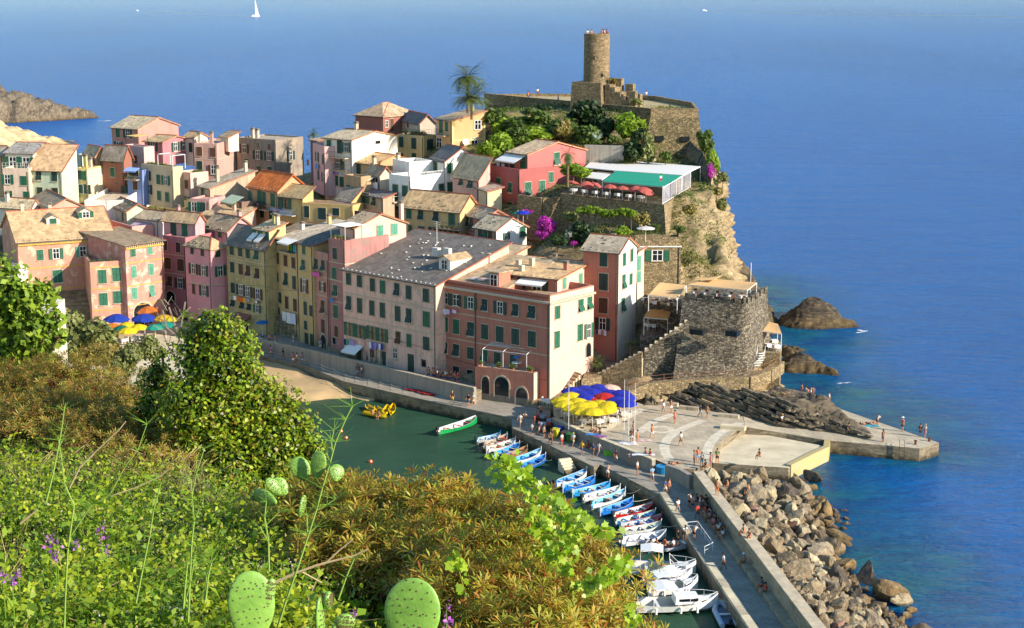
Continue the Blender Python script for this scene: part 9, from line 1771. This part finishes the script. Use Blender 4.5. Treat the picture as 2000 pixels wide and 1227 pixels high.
k13=13/3200
cactus(atY(590,990,13.6),'cluster of dark green prickly pear pads against the leafy tree',[(600,938,13.6,42*k13,56*k13,(R(-10),R(-28),R(10))),(617,935,13.5,36*k13,60*k13,(R(-8),R(8),R(-20))),(655,940,13.4,34*k13,36*k13,(R(-20),R(15),R(20))),(560,965,13.6,40*k13,44*k13,(R(-20),R(-40),R(30)))])
cactus(atY(520,1010,13.2),'pale prickly pear pad tilted flat at the foot of the leafy tree',[(540,982,13.2,34*k13,62*k13,(R(-30),R(-78),R(0))),(548,965,13.3,26*k13,44*k13,(R(-20),R(-35),R(40))),(500,985,13.4,16*k13,22*k13,(0,R(-10),R(30))),(585,1010,13.0,20*k13,46*k13,(0,R(25),R(60)))])
FEN=plain('fennel_stalk','7f9a3c',.6,.15,8);FENL=plain('fennel_threads','6f9424',.7,.2,8);TWIG=plain('dry_twig','a8946c',.9,.2)
def stalk(paths,Y,label,mat=FEN,r=.007,tufts=True,name='fennel_stalk',cat='fennel'):
    P0=atY(*paths[0][0],Y);root=empty(name,P0,label,cat);mb=MB();mt_=MB()
    for j,pth_ in enumerate(paths):
        W=[atY(x,y,Y+.05*j)-P0 for x,y in pth_];n=len(W)
        for i in range(n-1):rr=r*(1-.6*i/n)*(1 if j==0 else .6);mb.bar(W[i],W[i+1],rr,0,5,rr*.85)
        if tufts:
            for i in range(1,n):
                for q in range(10):a_=rng.uniform(0,6.28);l_=rng.uniform(.04,.13);mt_.bar(W[i],W[i]+Vector((math.cos(a_)*l_,math.sin(a_)*l_*.6,rng.uniform(0,.9)*l_)),.0012,0,3,.0006)
    mb.build('stem',[mat],root,local=True)
    if tufts:tag(mt_.build('leaf_threads',[FENL],root,local=True),kind='stuff')
    return root
def f5(x,y):return(x/3.014,820+y/3.014)
def f6(x,y):return(400+x/3.014,820+y/3.014)
stalk([[f5(378,1260),f5(385,1040),f5(400,760),f5(436,505),f5(380,380),f5(365,250),f5(345,120)],[f5(420,680),f5(480,590),f5(540,500),f5(640,450)],[f5(640,450),f5(740,270),f5(810,180),f5(865,25)]],8.5,'tall forked fennel stalk rising at the left foreground')
stalk([[f5(270,490),f5(310,330),f5(340,180),f5(362,60),f5(378,-60)],[f5(340,180),f5(365,120)]],10,'thin leaning fennel stalk high on the left slope')
stalk([[f5(800,1080),f5(840,880),f5(880,690),f5(905,530),f5(948,370)]],9,'single straight fennel stalk left of the cactus')
stalk([[f5(1108,1190),f5(1118,960),f5(1128,740),f5(1142,600),f5(1132,470),f5(1124,350)],[f5(1142,600),f5(1172,520)],[f5(1135,420),f5(1160,300),f5(1203,170)]],9,'forked fennel stalk just left of the tall cactus pad')
stalk([[f5(1080,1110),f5(1090,980),f5(1105,830)],[f5(1080,1110),f5(1120,960),f5(1140,850)]],8.6,'short pair of fennel shoots behind the tall cactus pad')
stalk([[f5(1205,1080),f5(1215,920),f5(1245,840)]],9,'short fennel shoot between stalks')
stalk([[f6(430,1220),f6(480,1060),f6(550,860),f6(612,670),f6(660,520),f6(692,400),f6(735,260),f6(770,130),f6(830,-5),f6(868,-80)],[f6(660,530),f6(720,500),f6(770,465)],[f6(612,670),f6(655,630)],[f6(605,660),f6(600,560)],[f6(752,200),f6(745,130),f6(760,60)]],7.8,'longest fennel stalk leaning right across the harbour water')
stalk([[f6(378,890),f6(375,720),f6(352,575),f6(362,480)],[f6(360,620),f6(440,540)],[f6(375,720),f6(330,640)]],9.5,'small forked fennel stalk right of the tall pad')
stalk([[f6(785,1060),f6(830,930),f6(880,815)]],9,'short leaning shoot left of the broad cactus pad');stalk([[f6(5,1060),f6(20,920),f6(40,840)]],8.5,'short shoot left of the small new pad')
stalk([[f6(400,965),f6(540,900),f6(650,860),f6(740,835),f6(880,800),f6(960,760)],[f6(720,835),f6(790,770),f6(870,705)],[f6(570,895),f6(690,960)]],9.5,'dead pale branch lying over the undergrowth in the centre',TWIG,.010,False,'dry_branch','branch')
stalk([[f5(120,610),f5(170,570),f5(218,532)]],10,'short dry stick in the left undergrowth',TWIG,.008,False,'dry_branch','branch');stalk([[f5(410,400),f5(470,280),f5(560,190),f5(700,60),f5(740,10)]],12,'long dry stem on the grassy left slope',TWIG,.008,False,'dry_branch','branch');stalk([[f5(650,450),f5(800,400),f5(950,330),f5(995,290)]],12,'dry bramble cane below the leafy tree',TWIG,.006,False,'dry_branch','branch')
PUR=leafm('purple_petals',['b04ab8','c86ac8','d890d8'],.5)
for i,(px,py,Y,s,lab)in enumerate(((107,1066,9.5,.06,'largest purple flower cluster in the left undergrowth'),(97,1053,9.6,.035,'small purple flower above the largest cluster'),(112,1087,9.4,.03,'purple flower just below the largest cluster'),(150,1064,9.5,.035,'purple flower right of the fennel stem'),(198,1038,9.8,.05,'purple flower spike standing alone'),(208,1074,9.5,.03,'pale purple flower below the lone spike'),(6,1127,8.8,.04,'purple flower at the left frame edge'),(24,1139,8.6,.04,'bright purple flower near the left frame edge'),(37,1123,8.8,.025,'tiny purple flower above the bright one'),(872,1187,9,.035,'purple flower right of the broad cactus pad'),(874,1218,8.8,.045,'purple flower at the bottom edge right of the pad'),(690,1197,8.8,.035,'faint purple flower between the cactus pads'))):
    P=atY(px,py,Y);r_=empty('purple_flower',P,lab,'flower','purple wild flowers');q=RG.normal(size=(16,3))*[s*.4,s*.4,s*.55];link('petals',npmesh('petals',*leaves(q,s*.55,.8,.3),PUR),r_);MB().bar((0,0,-.25),(0,0,0),.003,0,4).build('stem',[FENL],r_,local=True)
